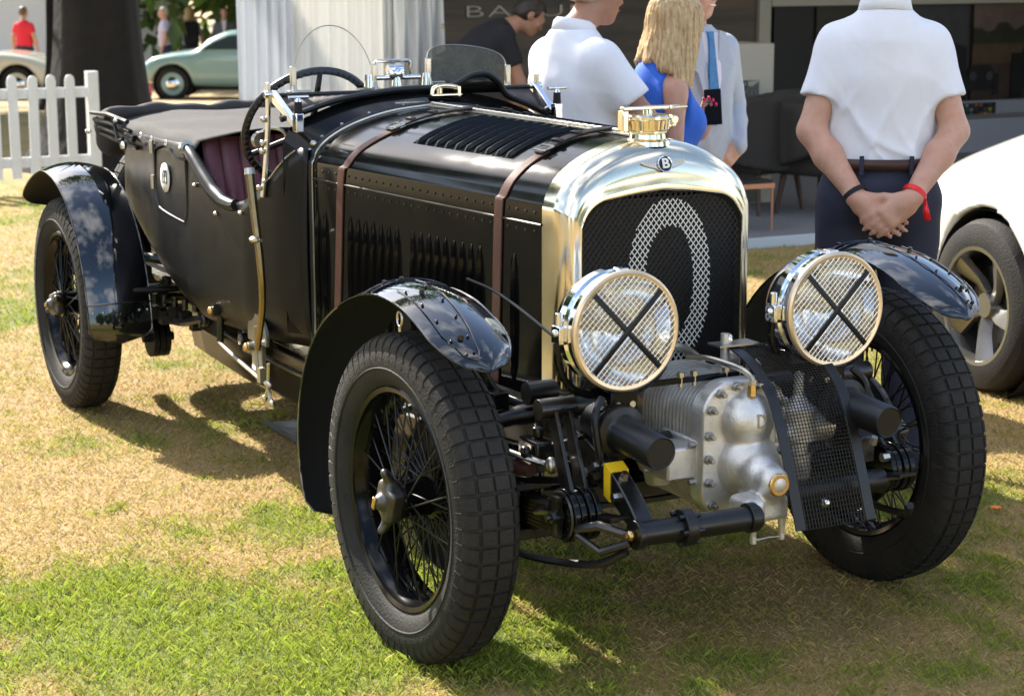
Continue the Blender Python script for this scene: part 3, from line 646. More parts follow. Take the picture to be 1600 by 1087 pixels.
# ================================================================== other cars
M['teal'] = mat('pale_teal_paint', (0.30, 0.46, 0.44), 0.22, 0, 0.8)
M['creamcar'] = mat('cream_paint', (0.74, 0.72, 0.62), 0.2, 0, 0.8)
M['whitecar'] = mat('pearl_white_paint', (0.80, 0.80, 0.76), 0.18, 0, 1.0)
M['alloy'] = mat('alloy_wheel', (0.30, 0.29, 0.27), 0.3, 0.9, 0, rvar=0.1)
M['carglass'] = mat('car_glass', (0.05, 0.07, 0.075), 0.05, 0, 1)
M['number'] = mat('pink_card', (0.75, 0.14, 0.24), 0.6)
def poly_sd(P2, poly):       # signed distance to a closed polygon, numpy
    d = np.full(len(P2), 1e9); s = np.ones(len(P2)); n = len(poly); v = np.array(poly, float)
    for i in range(n):
        a, b = v[i], v[i-1]; e = b-a; w = P2-a; t = np.clip((w@e)/(e@e), 0, 1); q = w-t[:, None]*e; d = np.minimum(d, (q**2).sum(1))
        c1 = P2[:, 1] >= a[1]; c2 = P2[:, 1] < b[1]; c3 = e[0]*w[:, 1] > e[1]*w[:, 0]
        al = (c1 & c2 & c3) | (~c1 & ~c2 & ~c3); s = np.where(al, -s, s)
    return s*np.sqrt(d)
def smax(a, b, k): return -_smin(-a, -b, k)
def car_body(prof, hw, wheels, wr, rd=0.16, tumble=0.28, belt=0.8):
    pr = [tuple(p) for p in spl([(a, 0, b) for a, b in prof]+[(prof[0][0], 0, prof[0][1])], 90)[:-1]]; pr = [(p[0], p[2]) for p in pr]
    x0 = min(p[0] for p in pr); x1 = max(p[0] for p in pr)
    def f(P):
        a = poly_sd(P[:, (0, 2)], pr)
        u = (P[:, 0]-(x0+x1)/2)/((x1-x0)/2); w = hw*(1-0.22*np.abs(u)**3.2)-tumble*np.maximum(0, P[:, 2]-belt)
        d = smax(a, np.abs(P[:, 1])-w, rd)
        for wx in wheels:
            c = np.sqrt((P[:, 0]-wx)**2+(P[:, 2]-wr)**2)-(wr+0.045); c = np.maximum(c, 0.42-np.abs(P[:, 1])); d = np.maximum(d, -c)
        return d
    return f
def simple_wheel(root, x, y, wr, w, style, s):
    g = G(); g.lathe([(-w/2, wr*0.66), (-w/2*1.04, wr*0.8), (-w/2*0.9, wr*0.95), (-w/2*0.6, wr), (w/2*0.6, wr), (w/2*0.9, wr*0.95), (w/2*1.04, wr*0.8), (w/2, wr*0.66)], (x, y, wr), (0, 1, 0), 48); wh = obj('wheel', g, 'rubber', root)
    yo = y+s*w/2*0.92; g = G()
    if style == 'alloy':
        g.lathe([(0, wr*0.69), (s*0.012, wr*0.69), (s*0.010, wr*0.645), (-s*0.05, wr*0.62), (-s*0.20, wr*0.60)], (x, yo, wr), (0, 1, 0), 48)
        obj('rim', g, 'alloy', wh); g = G(); g.lathe([(-s*0.10, 0.0), (-s*0.10, wr*0.60), (-s*0.04, wr*0.615)], (x, yo, wr), (0, 1, 0), 40); obj('wheel_barrel', g, 'black', wh)
        g = G()
        for k in range(5):
            a = 2*math.pi*k/5+0.5; rot = Matrix.Rotation(a, 3, 'Y'); P = []
            for t, hw_, tw, yy in ((0.10, 0.030, 0.0, -0.045), (0.30, 0.036, 0.012, -0.03), (0.48, 0.050, 0.05, -0.012), (0.63, 0.065, 0.085, 0.002)):
                c = Vector((tw, 0, wr*t)); o = [c+Vector((-hw_, s*(yy-0.03), 0)), c+Vector((-hw_*0.8, s*yy, 0)), c+Vector((hw_*0.1, s*(yy-0.004), 0)), c+Vector((hw_, s*(yy-0.022), 0)), c+Vector((hw_, s*(yy-0.05), 0))]
                P.append([Vector((x, yo, wr))+rot @ q for q in o])
            g.loft(P)
        g.cyl((x, yo-s*0.06, wr), (x, yo-s*0.03, wr), 0.055, 0.05, 20); obj('wheel_spokes', g, 'alloy', wh, ang=30)
        g = G(); g.cyl((x, yo-s*0.098, wr), (x, yo-s*0.085, wr), wr*0.45, None, 30); obj('brake_disc', g, 'steel', wh)
    else:
        g.lathe([(0, wr*0.67), (s*0.012, wr*0.62), (-s*0.01, wr*0.50), (0.0, wr*0.40)], (x, yo, wr), (0, 1, 0), 36); obj('rim', g, style, wh)
        g = G(); g.lathe([(0, wr*0.42), (s*0.03, wr*0.34), (s*0.05, wr*0.15), (s*0.052, 0.0)], (x, yo, wr), (0, 1, 0), 30); obj('hubcap', g, 'chrome', wh)
# white modern car, parked parallel on the right (local +x forward, +y its left)
wc = thing('parked_car', (0, 0, 0), 'white modern sports coupe with bronze-grey alloy wheel parked at the right edge', 'car')
a_ = math.atan2(0.99, 0.139); fw = Vector((math.cos(a_), math.sin(a_), 0)); lf = Vector((-fw.y, fw.x, 0))
wc.rotation_euler = (0, 0, a_); wc.location = Vector((2.74, 1.72, 0))-fw*1.40-lf*0.80
prof = [(-2.35, 0.30), (-2.38, 0.62), (-2.2, 0.92), (-1.7, 1.06), (-1.0, 1.32), (-0.3, 1.385), (0.3, 1.28), (0.95, 1.19), (1.6, 1.02), (2.1, 0.84), (2.32, 0.60), (2.30, 0.25), (0, 0.18)]
fb_ = car_body(prof, 0.96, (1.40, -1.40), 0.355, 0.22, 0.30, 0.72)
def fwc(P):
    d = fb_(P)
    for wx in (1.40, -1.40):      # swelling wheel arches
        d = _smin(d, np.maximum(_prim(ell_((wx, 0.0, 0.42), (0.62, 0.985, 0.50)), P), -(np.maximum(np.sqrt((P[:, 0]-wx)**2+(P[:, 2]-0.355)**2)-0.40, 0.42-np.abs(P[:, 1])))), 0.05)
    for wx in (1.40, -1.40):
        c = np.maximum(np.sqrt((P[:, 0]-wx)**2+(P[:, 2]-0.355)**2)-0.40, 0.42-np.abs(P[:, 1])); d = np.maximum(d, -c)
    return d
sdf_obj('body', fwc, (-2.6, -1.15, 0.05), (2.6, 1.15, 1.6), 0.017, 'whitecar', wc, 3)
for x in (1.40, -1.40):
    for s in (-1, 1):
        simple_wheel(wc, x, s*0.82, 0.355, 0.25, 'alloy', s)
        g = G(); g.lathe([(0, 0.392), (s*0.28, 0.392)], (x, s*0.62, 0.355), (0, 1, 0), 36); obj('arch_liner', g, 'black', wc)
g = G(); g.box((0, 0, 0.30), (4.2, 0.9, 0.2)); obj('underbody', g, 'black', wc)
P = [(-1.55, 1.02), (-1.0, 1.27), (-0.3, 1.335), (0.25, 1.25), (0.85, 1.02)]
for s in (-1, 1):
    g = G(); g.prism(P, lambda a, b: Vector((a, s*(0.90-0.42*(b-0.72)), b)), lambda a, b: Vector((a, s*(0.78-0.42*(b-0.72)), b))); obj('side_window', g, 'carglass', wc, bevel=0.02)
    g = G(); g.ell((2.12, s*0.66, 0.66), (0.14, 0.13, 0.09)); obj('headlight', g, 'carglass', wc)
# pale teal coupe on the gravel, nose to the left
tl = thing('parked_car', site(-4.95, 37.0), 'pale teal rounded vintage coupe on the gravel path', 'car', rz=RZ+math.pi)
prof = [(-1.95, 0.35), (-1.98, 0.55), (-1.75, 0.80), (-1.1, 1.12), (-0.4, 1.28), (0.25, 1.30), (0.68, 1.14), (0.95, 0.95), (1.35, 0.89), (1.76, 0.80), (1.99, 0.60), (1.95, 0.34), (0, 0.24)]
sdf_obj('body', car_body(prof, 0.82, (1.36, -0.95), 0.32, 0.26, 0.35, 0.82), (-2.2, -1.0, 0.1), (2.2, 1.0, 1.45), 0.035, 'teal', tl, 3)
for x in (1.36, -0.95):
    for s in (-1, 1): simple_wheel(tl, x, s*0.66, 0.32, 0.16, 'teal', s); g = G(); g.lathe([(0, 0.355), (s*0.28, 0.355)], (x, s*0.48, 0.32), (0, 1, 0), 30); obj('arch_liner', g, 'black', tl)
for s in (-1, 1):
    g = G(); g.prism([(-0.75, 0.95), (-0.6, 1.13), (-0.1, 1.21), (0.28, 1.21), (0.58, 1.09), (0.80, 0.95)], lambda a, b: Vector((a, s*(0.835-0.35*(b-0.82)), b)), lambda a, b: Vector((a, s*(0.74-0.35*(b-0.82)), b))); obj('side_window', g, 'carglass', tl, bevel=0.01)
    g = G(); g.ell((1.80, s*0.55, 0.66), (0.06, 0.10, 0.10)); obj('headlight', g, 'chrome', tl)
    g = G(); g.ell((-0.02, s*0.80, 0.80), (0.06, 0.02, 0.014)); obj('door_handle', g, 'chrome', tl)
g = G(); g.box((1.95, 0, 0.37), (0.08, 1.4, 0.09)); obj('front_bumper', g, 'chrome', tl, bevel=0.03)
g = G(); g.box((1.88, 0.72, 0.20), (0.26, 0.02, 0.22)); cd_ = obj('number_card', g, 'number', tl)
g = G(); g.box((0, 0, 0.28), (3.2, 0.8, 0.18)); obj('underbody', g, 'black', tl)
# cream roadster at the far left, nose to the right
cr = thing('parked_car', site(-10.35, 37.0), 'cream open roadster behind the fence at the left edge', 'car', rz=RZ)
prof = [(-1.9, 0.35), (-1.92, 0.6), (-1.5, 0.82), (-0.9, 0.88), (-0.3, 0.80), (0.3, 0.86), (0.9, 0.90), (1.5, 0.78), (1.9, 0.52), (1.85, 0.28), (0, 0.22)]
_cf = car_body(prof, 0.80, (1.15, -1.15), 0.32, 0.20, 0.2, 0.8); _cut = field([box_((-0.35, 0, 0.95), (0.55, 0.55, 0.35), 0.1, 0)])
sdf_obj('body', lambda P: np.maximum(_cf(P), -_cut(P)), (-2.1, -1.0, 0.1), (2.1, 1.0, 1.2), 0.035, 'creamcar', cr, 3)
for x in (1.15, -1.15):
    for s in (-1, 1): simple_wheel(cr, x, s*0.66, 0.32, 0.16, 'creamcar', s); g = G(); g.lathe([(0, 0.355), (s*0.28, 0.355)], (x, s*0.48, 0.32), (0, 1, 0), 30); obj('arch_liner', g, 'black', cr)
g = G(); g.box((0.28, 0, 1.02), (0.02, 1.05, 0.30), Matrix.Rotation(R(-25), 3, 'Y')); obj('windscreen', g, 'glass', cr)
g = G(); g.tube([(0.2, -0.54, 0.86), (0.34, -0.54, 1.16), (0.34, 0.54, 1.16), (0.2, 0.54, 0.86)], 0.014, 6); obj('windscreen_frame', g, 'chrome', cr)
g = G(); g.box((0, 0, 0.28), (3.2, 0.8, 0.18)); obj('underbody', g, 'black', cr)
g = G(); g.box((-0.35, 0, 0.62), (0.9, 1.0, 0.06)); obj('cockpit', g, 'black', cr)
# ================================================================== far marquees and hedges (also seen in the paintwork)
def far_tent(loc, w, dp, h, label, rz=0.0):
    r = thing('marquee', loc, label, 'tent', 'marquees around the show ground', rz=rz)
    g = G(); g.box((0, 0, h/2), (w, dp, h)); obj('wall', g, 'tent_shade_blue', r)
    g = G(); g.loft([[Vector((-w/2-0.1, -dp/2-0.1, h)), Vector((w/2+0.1, -dp/2-0.1, h)), Vector((w/2+0.1, dp/2+0.1, h)), Vector((-w/2-0.1, dp/2+0.1, h))], [Vector((-w*0.1, -dp*0.1, h+0.7)), Vector((w*0.1, -dp*0.1, h+0.7)), Vector((w*0.1, dp*0.1, h+0.7)), Vector((-w*0.1, dp*0.1, h+0.7))], [Vector((-0.05, -0.05, h+1.5)), Vector((0.05, -0.05, h+1.5)), Vector((0.05, 0.05, h+1.5)), Vector((-0.05, 0.05, h+1.5))]]); obj('roof', g, 'tent', r)
    return r
far_tent(site(-13.2, 50), 5.0, 4, 2.8, 'white marquee far behind the cream roadster', RZ)
far_tent(site(-9.3, 50), 1.7, 3, 2.8, 'narrow white marquee behind the man in the striped shirt', RZ)
far_tent(site(-3.3, 70), 5, 4, 2.6, 'farthest white marquee between the tree trunks', RZ)
far_tent((-17, 3.5, 0), 6, 4, 2.5, 'white marquee across the lawn on the driver side'); far_tent((-16.5, -8, 0), 5, 4, 2.5, 'white marquee behind the photographer')
far_tent((5.5, -15, 0), 6, 4, 2.5, 'white marquee facing the radiator')
tb_ = tree('park_tree', (-24, 14, 0), 0.35, 2.6, (4.2, 4.2, 7.5, 1.2), 'broad tree on the lawn to the left of the fence', 5200, 0.40, seed=21, group='trees around the show ground')
for i, (x, y, lb) in enumerate(((-27, -4, 'broad tree far out on the open lawn beside the driver'), (-29, 4, 'broad tree behind the lawn marquee'), (-25, -20, 'broad tree behind the photographer to the left'), (-12, -30, 'broad tree straight behind the photographer'), (1.5, -33, 'broad tree facing the radiator'), (15, -28, 'broad tree facing the front of the white coupe'), (-30, 9, 'broad tree at the far corner of the lawn'), (-19, 20, 'broad tree at the far end of the picket fence'), (26, -12, 'broad tree beside the white coupe'), (-5, -34, 'broad tree far behind, next to the straight one'), (-33, -12, 'broad tree at the far left edge of the lawn'))):
    r = tb_.copy(); COL.objects.link(r); r.location = (x, y, 0); r['label'] = lb; r.rotation_euler = (0, 0, i*1.7); s = 0.85+0.3*((i*37) % 10)/10; r.scale = (s, s, s)
    for ch in tb_.children: c = ch.copy(); COL.objects.link(c); c.parent = r
# drip tray under the car and a dropped petal
g = G(); g.box((0.10, 2.25, 0.022), (0.62, 0.46, 0.006)); g.box((0.10, 2.02, 0.032), (0.62, 0.008, 0.02)); g.box((-0.21, 2.25, 0.032), (0.008, 0.46, 0.02)); tag(obj('drip_tray', g, 'tray'), 'flat grey metal drip tray on the grass under the vintage car', 'drip tray')
M['orange'] = mat('orange_petal', (0.85, 0.22, 0.02), 0.6)
g = G(); c = Vector((1.46, 0.30, 0.02))
for k in range(6): a = k*1.05; g.ell(c+Vector((math.cos(a)*0.010, math.sin(a)*0.010, 0.0)), (0.010, 0.007, 0.003), 8, 4, Matrix.Rotation(a, 3, 'Z'))
tag(obj('fallen_flower', g, 'orange'), 'tiny orange flower head lying on the grass at right', 'flower')
# ================================================================== the black open tourer
CAR = thing('vintage_car', (0, 1.6, 0), 'black open-top vintage racing tourer with nickel radiator and exposed supercharger', 'car', base=True)
WB = 3.244; TR = 0.711; WR = 0.42
# ---- wheel (axis x, outer face towards -x), origin at the hub
def tyre_geo(g):
    half = [(0.048, 0.283), (0.058, 0.290), (0.071, 0.312), (0.078, 0.340), (0.0765, 0.365), (0.070, 0.388), (0.058, 0.404), (0.040, 0.4115), (0.0, 0.414)]
    prof = [(-x, r) for x, r in half]+[(x, r) for x, r in half[::-1][1:]]
    g.lathe(prof, (0, 0, 0), (1, 0, 0), 126)
    def pt(s, a, lift):
        # s: arc position across the tread (-1..1) -> profile point lifted along its normal
        S = abs(s); pr = [(0.0, 0.4135), (0.020, 0.4132), (0.040, 0.411), (0.056, 0.4035), (0.068, 0.389), (0.075, 0.368)]
        t = S*5; i = min(int(t), 4); t -= i; x = pr[i][0]*(1-t)+pr[i+1][0]*t; r = pr[i][1]*(1-t)+pr[i+1][1]*t
        dx = pr[i+1][0]-pr[i][0]; dr = pr[i+1][1]-pr[i][1]; l = math.hypot(dx, dr); nx, nr = -dr/l, dx/l
        x = math.copysign(x+nx*lift, s if s else 1); r += nr*lift
        return Vector((x, math.cos(a)*r, math.sin(a)*r))
    N = 62; da = 2*math.pi/N
    for k in range(N):
        for (s0, s1, ph) in ((-0.98, -0.46, 0.0), (-0.42, -0.02, 0.5), (0.02, 0.42, 0.0), (0.46, 0.98, 0.5)):
            a0 = (k+ph*0.0)*da+da*0.07; a1 = (k+ph*0.0+1)*da-da*0.07
            ns = 4; b = []; tp = []
            for i in range(ns+1):
                s = s0+(s1-s0)*i/ns; lf = 0.0068
                fade = 1.0 if abs(s) < 0.75 else max(0.0, (0.98-abs(s))/0.23)
                b.append((pt(s, a0, -0.004), pt(s, a1, -0.004))); e = da*0.05
                se = s+(0.02 if i == 0 else -0.02 if i == ns else 0)
                tp.append((pt(se, a0+e, lf*fade), pt(se, a1-e, lf*fade)))
            P = [[x[0][0], x[1][0], x[1][1], x[0][1]] for x in zip(b, tp)]
            g.loft(P, True, True)
    for sd in (-1, 1):       # sidewall ribs
        for k in range(N):
            a = k*da
            p0 = Vector((sd*0.0735, math.cos(a)*0.378, math.sin(a)*0.378)); p1 = Vector((sd*0.0775, math.cos(a)*0.352, math.sin(a)*0.352))
            g.cyl(p0, p1, 0.0022, 0.001, 4)
        g.lathe([(sd*0.0765, 0.331), (sd*0.0795, 0.334), (sd*0.0765, 0.337)], (0, 0, 0), (1, 0, 0), 90)
    return g
def make_wheel():
    g = G()
    g.lathe([(-0.040, 0.268), (-0.056, 0.272), (-0.060, 0.284), (-0.056, 0.290), (-0.048, 0.286), (-0.046, 0.276), (-0.02, 0.262), (0.02, 0.262), (0.046, 0.276), (0.048, 0.286), (0.056, 0.290), (0.060, 0.284), (0.056, 0.272), (0.040, 0.268), (0.02, 0.253), (-0.02, 0.253)], (0, 0, 0), (1, 0, 0), 72, wrap=True)
    w = obj('wheel', g, 'paint', CAR, loc=(0, 0, 0))
    obj('tyre', tyre_geo(G()), 'rubber', w, ang=30, fix=False)
    g = G()
    def sp(n, hx, hr, rx, lead, ph):
        for k in range(n):
            a = 2*math.pi*(k+ph)/n
            for s in (-1, 1):
                b = a+s*lead
                g.cyl((hx+s*0.004, math.cos(a)*hr, math.sin(a)*hr), (rx+s*0.006, math.cos(b)*0.258, math.sin(b)*0.258), 0.0024, None, 5, False)
    sp(12, -0.052, 0.042, -0.022, 0.62, 0.0); sp(24, 0.030, 0.062, 0.020, 0.42, 0.25)
    for k in range(72):
        a = 2*math.pi*k/72; x = -0.02 if k % 3 == 0 else 0.018
        g.cyl((x, math.cos(a)*0.262, math.sin(a)*0.262), (x, math.cos(a)*0.244, math.sin(a)*0.244), 0.004, 0.003, 5)
    obj('spokes', g, 'satin', w, kind='stuff')
    g = G(); g.lathe([(0.075, 0.0), (0.075, 0.075), (0.03, 0.075), (0.025, 0.05), (-0.035, 0.046), (-0.045, 0.052), (-0.062, 0.052), (-0.066, 0.04), (-0.07, 0.0)], (0, 0, 0), (1, 0, 0), 28)
    obj('hub', g, 'paint', w)
    # two-eared knock-off nut
    f = field([box_((-0.078, 0, 0), (0.022, 0.044, 0.044), 0.012, 0), cap_((-0.085, 0, 0), (-0.102, 0, 0), 0.030, 0.022, 0.012),
               cap_((-0.078, 0.010, 0.045), (-0.098, 0.016, 0.076), 0.014, 0.011, 0.02), cap_((-0.078, -0.010, -0.045), (-0.098, -0.016, -0.076), 0.014, 0.011, 0.02)])
    sdf_obj('knock_off_nut', f, (-0.15, -0.07, -0.1), (-0.02, 0.07, 0.1), 0.004, 'gunmetal', w)
    g = G(); g.box((-0.1235, 0, 0), (0.006, 0.015, 0.032)); obj('badge', g, 'brass', w, bevel=0.002)
    g = G(); g.lathe([(0.055, 0.0), (0.055, 0.19), (0.06, 0.2), (0.075, 0.203), (0.08, 0.2), (0.095, 0.2), (0.1, 0.205), (0.112, 0.205), (0.115, 0.19), (0.118, 0.05), (0.118, 0.0)], (0, 0, 0), (1, 0, 0), 56)
    obj('brake_drum', g, 'satin', w, ang=30)
    return w
wheel = make_wheel(); wb = Vector(CAR['base'])
ST = 0.033
def wl(x, y, rx=0.0, rz=0.0, o=None):
    p = Vector((x, y, WR-0.006))-wb
    if o is None: return dup(wheel, CAR, p, (rx, 0, rz))
    o.location = p; o.rotation_euler = (rx, 0, rz); return o
wl(-TR, 0, 0.35, ST, wheel); wl(TR, 0, 0.9, math.pi+ST); wl(-TR, WB, 1.3, 0); wl(TR, WB, 2.0, math.pi)
sp_ = dup(wheel, CAR, Vector((-0.06, 3.60, 0.68))-wb, (0, 0, -math.pi/2))
for c in list(sp_.children):
    if c.name.startswith('brake_drum'): bpy.data.objects.remove(c)
sp_['label'] = 'spare wheel carried upright on the tail'
# ---- bonnet section: half outline from the bottom up to the crown, at half-width w, crown zc
def sect(w, zs, zc, zb, n=26):
    k = [(-w, zb), (-w, (zb+zs)/2), (-w, zs), (-w*0.985, zs+0.035), (-w*0.93, zs+0.078), (-w*0.80, zs+(zc-zs)*0.60), (-w*0.60, zs+(zc-zs)*0.785), (-w*0.33, zs+(zc-zs)*0.93), (0, zc)]
    h = spl([(a, 0, b) for a, b in k], n)
    return [(p.x, p.z) for p in h]
def bonnet_sec(y, off=0.0, zb=0.56):
    t = (y-0.115)/(1.42-0.115)
    s = sect(0.293+(0.42-0.293)*t+off, 1.085+0.005*t, 1.283+off, zb)
    return s
def bonnet_pt(y, u, off=0.0):           # u 0..1 along half section from sill to crown (right side)
    s = bonnet_sec(y, off); t = u*(len(s)-1); i = min(int(t), len(s)-2); t -= i
    return Vector((s[i][0]*(1-t)+s[i+1][0]*t, y, s[i][1]*(1-t)+s[i+1][1]*t))
def full(sec): return sec+[(-x, z) for x, z in sec[::-1][1:]]
g = G(); P = []
for i in range(15):
    y = 0.118+(1.415-0.118)*i/14; P.append([Vector((x, y, z)) for x, z in full(bonnet_sec(y))])
g.grid(P); bonnet = obj('bonnet', g, 'paint', CAR, ang=60)
# centre hinge and lower hinge lines
g = G(); g.cyl((0, 0.12, 1.288), (0, 1.41, 1.288), 0.006, None, 10)
for i in range(30): y = 0.14+i*0.043; g.cyl((0, y, 1.288), (0, y+0.018, 1.288), 0.0072, None, 10)
g.box((0, 0.765, 1.2835), (0.05, 1.28, 0.004)); obj('hinge', g, 'dullchrome', bonnet)
g = G()
for s in (-1, 1):
    g.tube([(s*0.2945, 0.12, 1.062), (s*0.4215, 1.41, 1.068)], 0.0035, 6)
obj('panel_seam', g, 'satin', bonnet)
g = G()
for s in (-1, 1):
    for i in range(30):
        y = 0.15+i*0.0425; t = (y-0.115)/1.305; x = 0.293+0.127*t
        for z in (1.092, 1.043): g.ell((s*(x+0.001), y, z+0.004*t), (0.003, 0.0042, 0.0042), 6, 4)
obj('rivets', g, 'gunmetal', bonnet, kind='stuff')
# side louvres
def louvre_side(y, s=-1, z0=0.62, z1=0.972):
    t = (y-0.115)/1.305; x = 0.293+0.127*t; g = G(); P = []
    for i in range(9):
        z = z0+(z1-z0)*i/8; e = math.sin(math.pi*min(1, max(0, i/8)))**0.35 if 0 < i < 8 else 0.0
        P.append([Vector((s*(x+0.0005), y+0.017, z)), Vector((s*(x+0.004*e), y+0.010, z)), Vector((s*(x+0.013*e), y-0.004, z)), Vector((s*(x+0.015*e), y-0.009, z)), Vector((s*(x+0.0005), y-0.012, z))])
    g.grid(P); return obj('louvre', g, 'paint', bonnet, ang=50)
ly = [1.365, 1.312]+[1.13-0.0455*i for i in range(7)]+[0.755-0.0425*i for i in range(9)]+[0.255]
ly = [1.385, 1.335]+[1.168-0.0475*i for i in range(7)]+[0.79-0.0455*i for i in range(9)]+[0.255]
for y in ly: louvre_side(y)
for y in ly: louvre_side(y, 1)
# top louvres
def louvre_top(y, mir=1):
    g = G(); P = []
    for i in range(13):
        u = 0.645+(0.965-0.645)*i/12; e = (math.sin(math.pi*min(i/12*6, 0.5) if i < 6 else math.pi*min((12-i)/12*6, 0.5)))
        row = []
        for dy, h in ((0.024, 0.0006), (0.010, 0.006), (-0.004, 0.0125), (-0.010, 0.013), (-0.0135, 0.0006)):
            p = bonnet_pt(y+dy, u, h*e+0.0004); row.append(Vector((p.x*mir, p.y, p.z)))
        P.append(row)
    g.grid(P); return obj('top_louvre', g, 'paint', bonnet, ang=50)
for i in range(10): louvre_top(0.405+i*0.056)
for i in range(10): louvre_top(0.405+i*0.056, -1)
# straps
def strap(yb, yt):
    def pt(u, off, dy): 
        y = yb+(yt-yb)*max(0, min(1, (u-0.0)/0.7)); return bonnet_pt(y+dy, u, off)
    for nm, m, u0, u1, off in (('strap', 'leather', 0.0, 0.735, 0.004), ('strap_top', 'dleather', 0.70, 1.0, 0.010)):
        for mir in (1, -1):
            g = G(); P = []
            for i in range(30):
                u = u0+(u1-u0)*i/29; w = 0.019
                row = [pt(u, off-0.003, w), pt(u, off, w*0.93), pt(u, off+0.0004, 0), pt(u, off, -w*0.93), pt(u, off-0.003, -w)]
                P.append([Vector((p.x*mir, p.y, p.z)) for p in row])
            g.grid(P); so_ = obj(nm, g, m, CAR, solid=0.004 if nm == 'strap' else 0.007, ang=50)
    for mir in (1, -1):
        g = G(); c = []
        for (u, dy) in ((0.715, 0.027), (0.755, 0.027), (0.755, -0.027), (0.715, -0.027)):
            p = pt(u, 0.014, dy); c.append(Vector((p.x*mir, p.y, p.z)))
        g.tube(c, 0.0035, 6, closed=True)
        obj('buckle', g, 'dullchrome', CAR)
        g = G()
        for u in (0.80, 0.88):
            P = []
            for uu in (u-0.008, u+0.008):
                P.append([Vector((q.x*mir, q.y, q.z)) for q in [pt(uu, 0.008, 0.023), pt(uu, 0.018, 0.021), pt(uu, 0.0185, 0), pt(uu, 0.018, -0.021), pt(uu, 0.008, -0.023)]])
            g.grid(P)
        obj('keeper_loop', g, 'dleather', CAR, solid=0.003)
strap(0.345, 0.275); strap(1.262, 1.13)
# ---- radiator
def arch(hw, zt, zb, rc, peak, n=22):
    k = [(-hw, zb), (-hw, zb+(zt-rc-zb)*0.5), (-hw, zt-rc-peak)]
    for i in range(1, 6):
        a = i/6*math.pi/2; k.append((-hw+rc*(1-math.cos(a)), zt-rc-peak+rc*math.sin(a)))
    k += [(-hw+rc, zt-peak), (-(hw-rc)*0.5, zt-peak*0.40), (0, zt)]
    h = [(p.x, p.z) for p in spl([(a, 0, b) for a, b in k], n)]
    return full(h)
inn = arch(0.2445, 1.150, 0.60, 0.085, 0.018)
outr = full(sect(0.293, 1.085, 1.283, 0.60, 22))
g = G(); P = []
for y, f in ((0.02, -0.02), (-0.004, -0.01), (-0.012, 0.02), (-0.014, 0.06), (-0.010, 0.16)):
    P.append([Vector((a[0]*(1-f)+b[0]*f, y+(a[1]-1.15)*0.0, a[1]*(1-f)+b[1]*f)) for a, b in zip(inn, outr)])
for i in range(1, 11):
    t = i/10*math.pi/2; f = 0.16+0.84*math.sin(t)**0.9; y = -0.010+0.072*(1-math.cos(t))
    P.append([Vector((a[0]*(1-f)+b[0]*f, y, a[1]*(1-f)+b[1]*f)) for a, b in zip(inn, outr)])
P.append([Vector((b[0], 0.118, b[1])) for b in outr])
P.append([Vector((b[0]*0.985, 0.119, b[1]-0.006)) for b in outr])
g.grid(P); shell = obj('radiator_shell', g, 'nickel', CAR, ang=70)
g = G(); g.box((0, 0.075, 0.85), (0.5, 0.10, 0.56)); g.box((0, 0.10, 1.12), (0.40, 0.05, 0.10)); obj('radiator_core', g, 'core', CAR, smooth=False)
g = G(); g.box((0, 0.04, 0.595), (0.60, 0.11, 0.03)); obj('shell_base', g, 'brass', shell, bevel=0.004)
# grille wires: woven diamond mesh, some painted to make the number 0
def in_arch(x, z):
    if abs(x) > 0.243 or z < 0.61: return False
    zt = np.interp(abs(x), [0, 0.08, 0.16, 0.20, 0.225, 0.238, 0.2445], [1.148, 1.143, 1.130, 1.112, 1.088, 1.062, 1.03]); return z < zt
def in_zero(x, z):
    dx, dz = x-0.024, z-0.905
    o = (abs(dx)/0.128)**2.2+(abs(dz)/0.222)**2.2; i = (abs(dx)/0.075)**2.2+(abs(dz)/0.150)**2.2
    return o < 1 and i > 1
gb, gw = G(), G(); pz, px_ = 0.0205, 0.0165; sl_ = pz/px_
for s in (-1, 1):
    for k in range(-70, 71):
        # line z = s*sl*x + c
        c0 = 0.9+k*pz; run = None
        xs = np.arange(-0.246, 0.2461, 0.002)
        def flush(run):
            if run and len(run[1]) > 1:
                a, b = run[1][0], run[1][-1]; o = 0.0012*s
                (gw if run[0] else gb).tube([(a[0], -0.002+o, a[1]), (b[0], -0.002+o, b[1])], 0.0016 if run[0] else 0.0013, 4)
        for x in xs:
            z = s*sl_*x+c0
            if in_arch(x, z):
                q = in_zero(x, z)
                if run and run[0] != q: run[1].append((x, z)); flush(run); run = None
                if run is None: run = (q, [])
                run[1].append((x, z))
            elif run: flush(run); run = None
        flush(run)
grl = obj('grille_mesh', gb, 'mesh_black', CAR, kind='stuff', fix=False); obj('painted_zero', gw, 'mesh_white', grl, kind='stuff', fix=False)
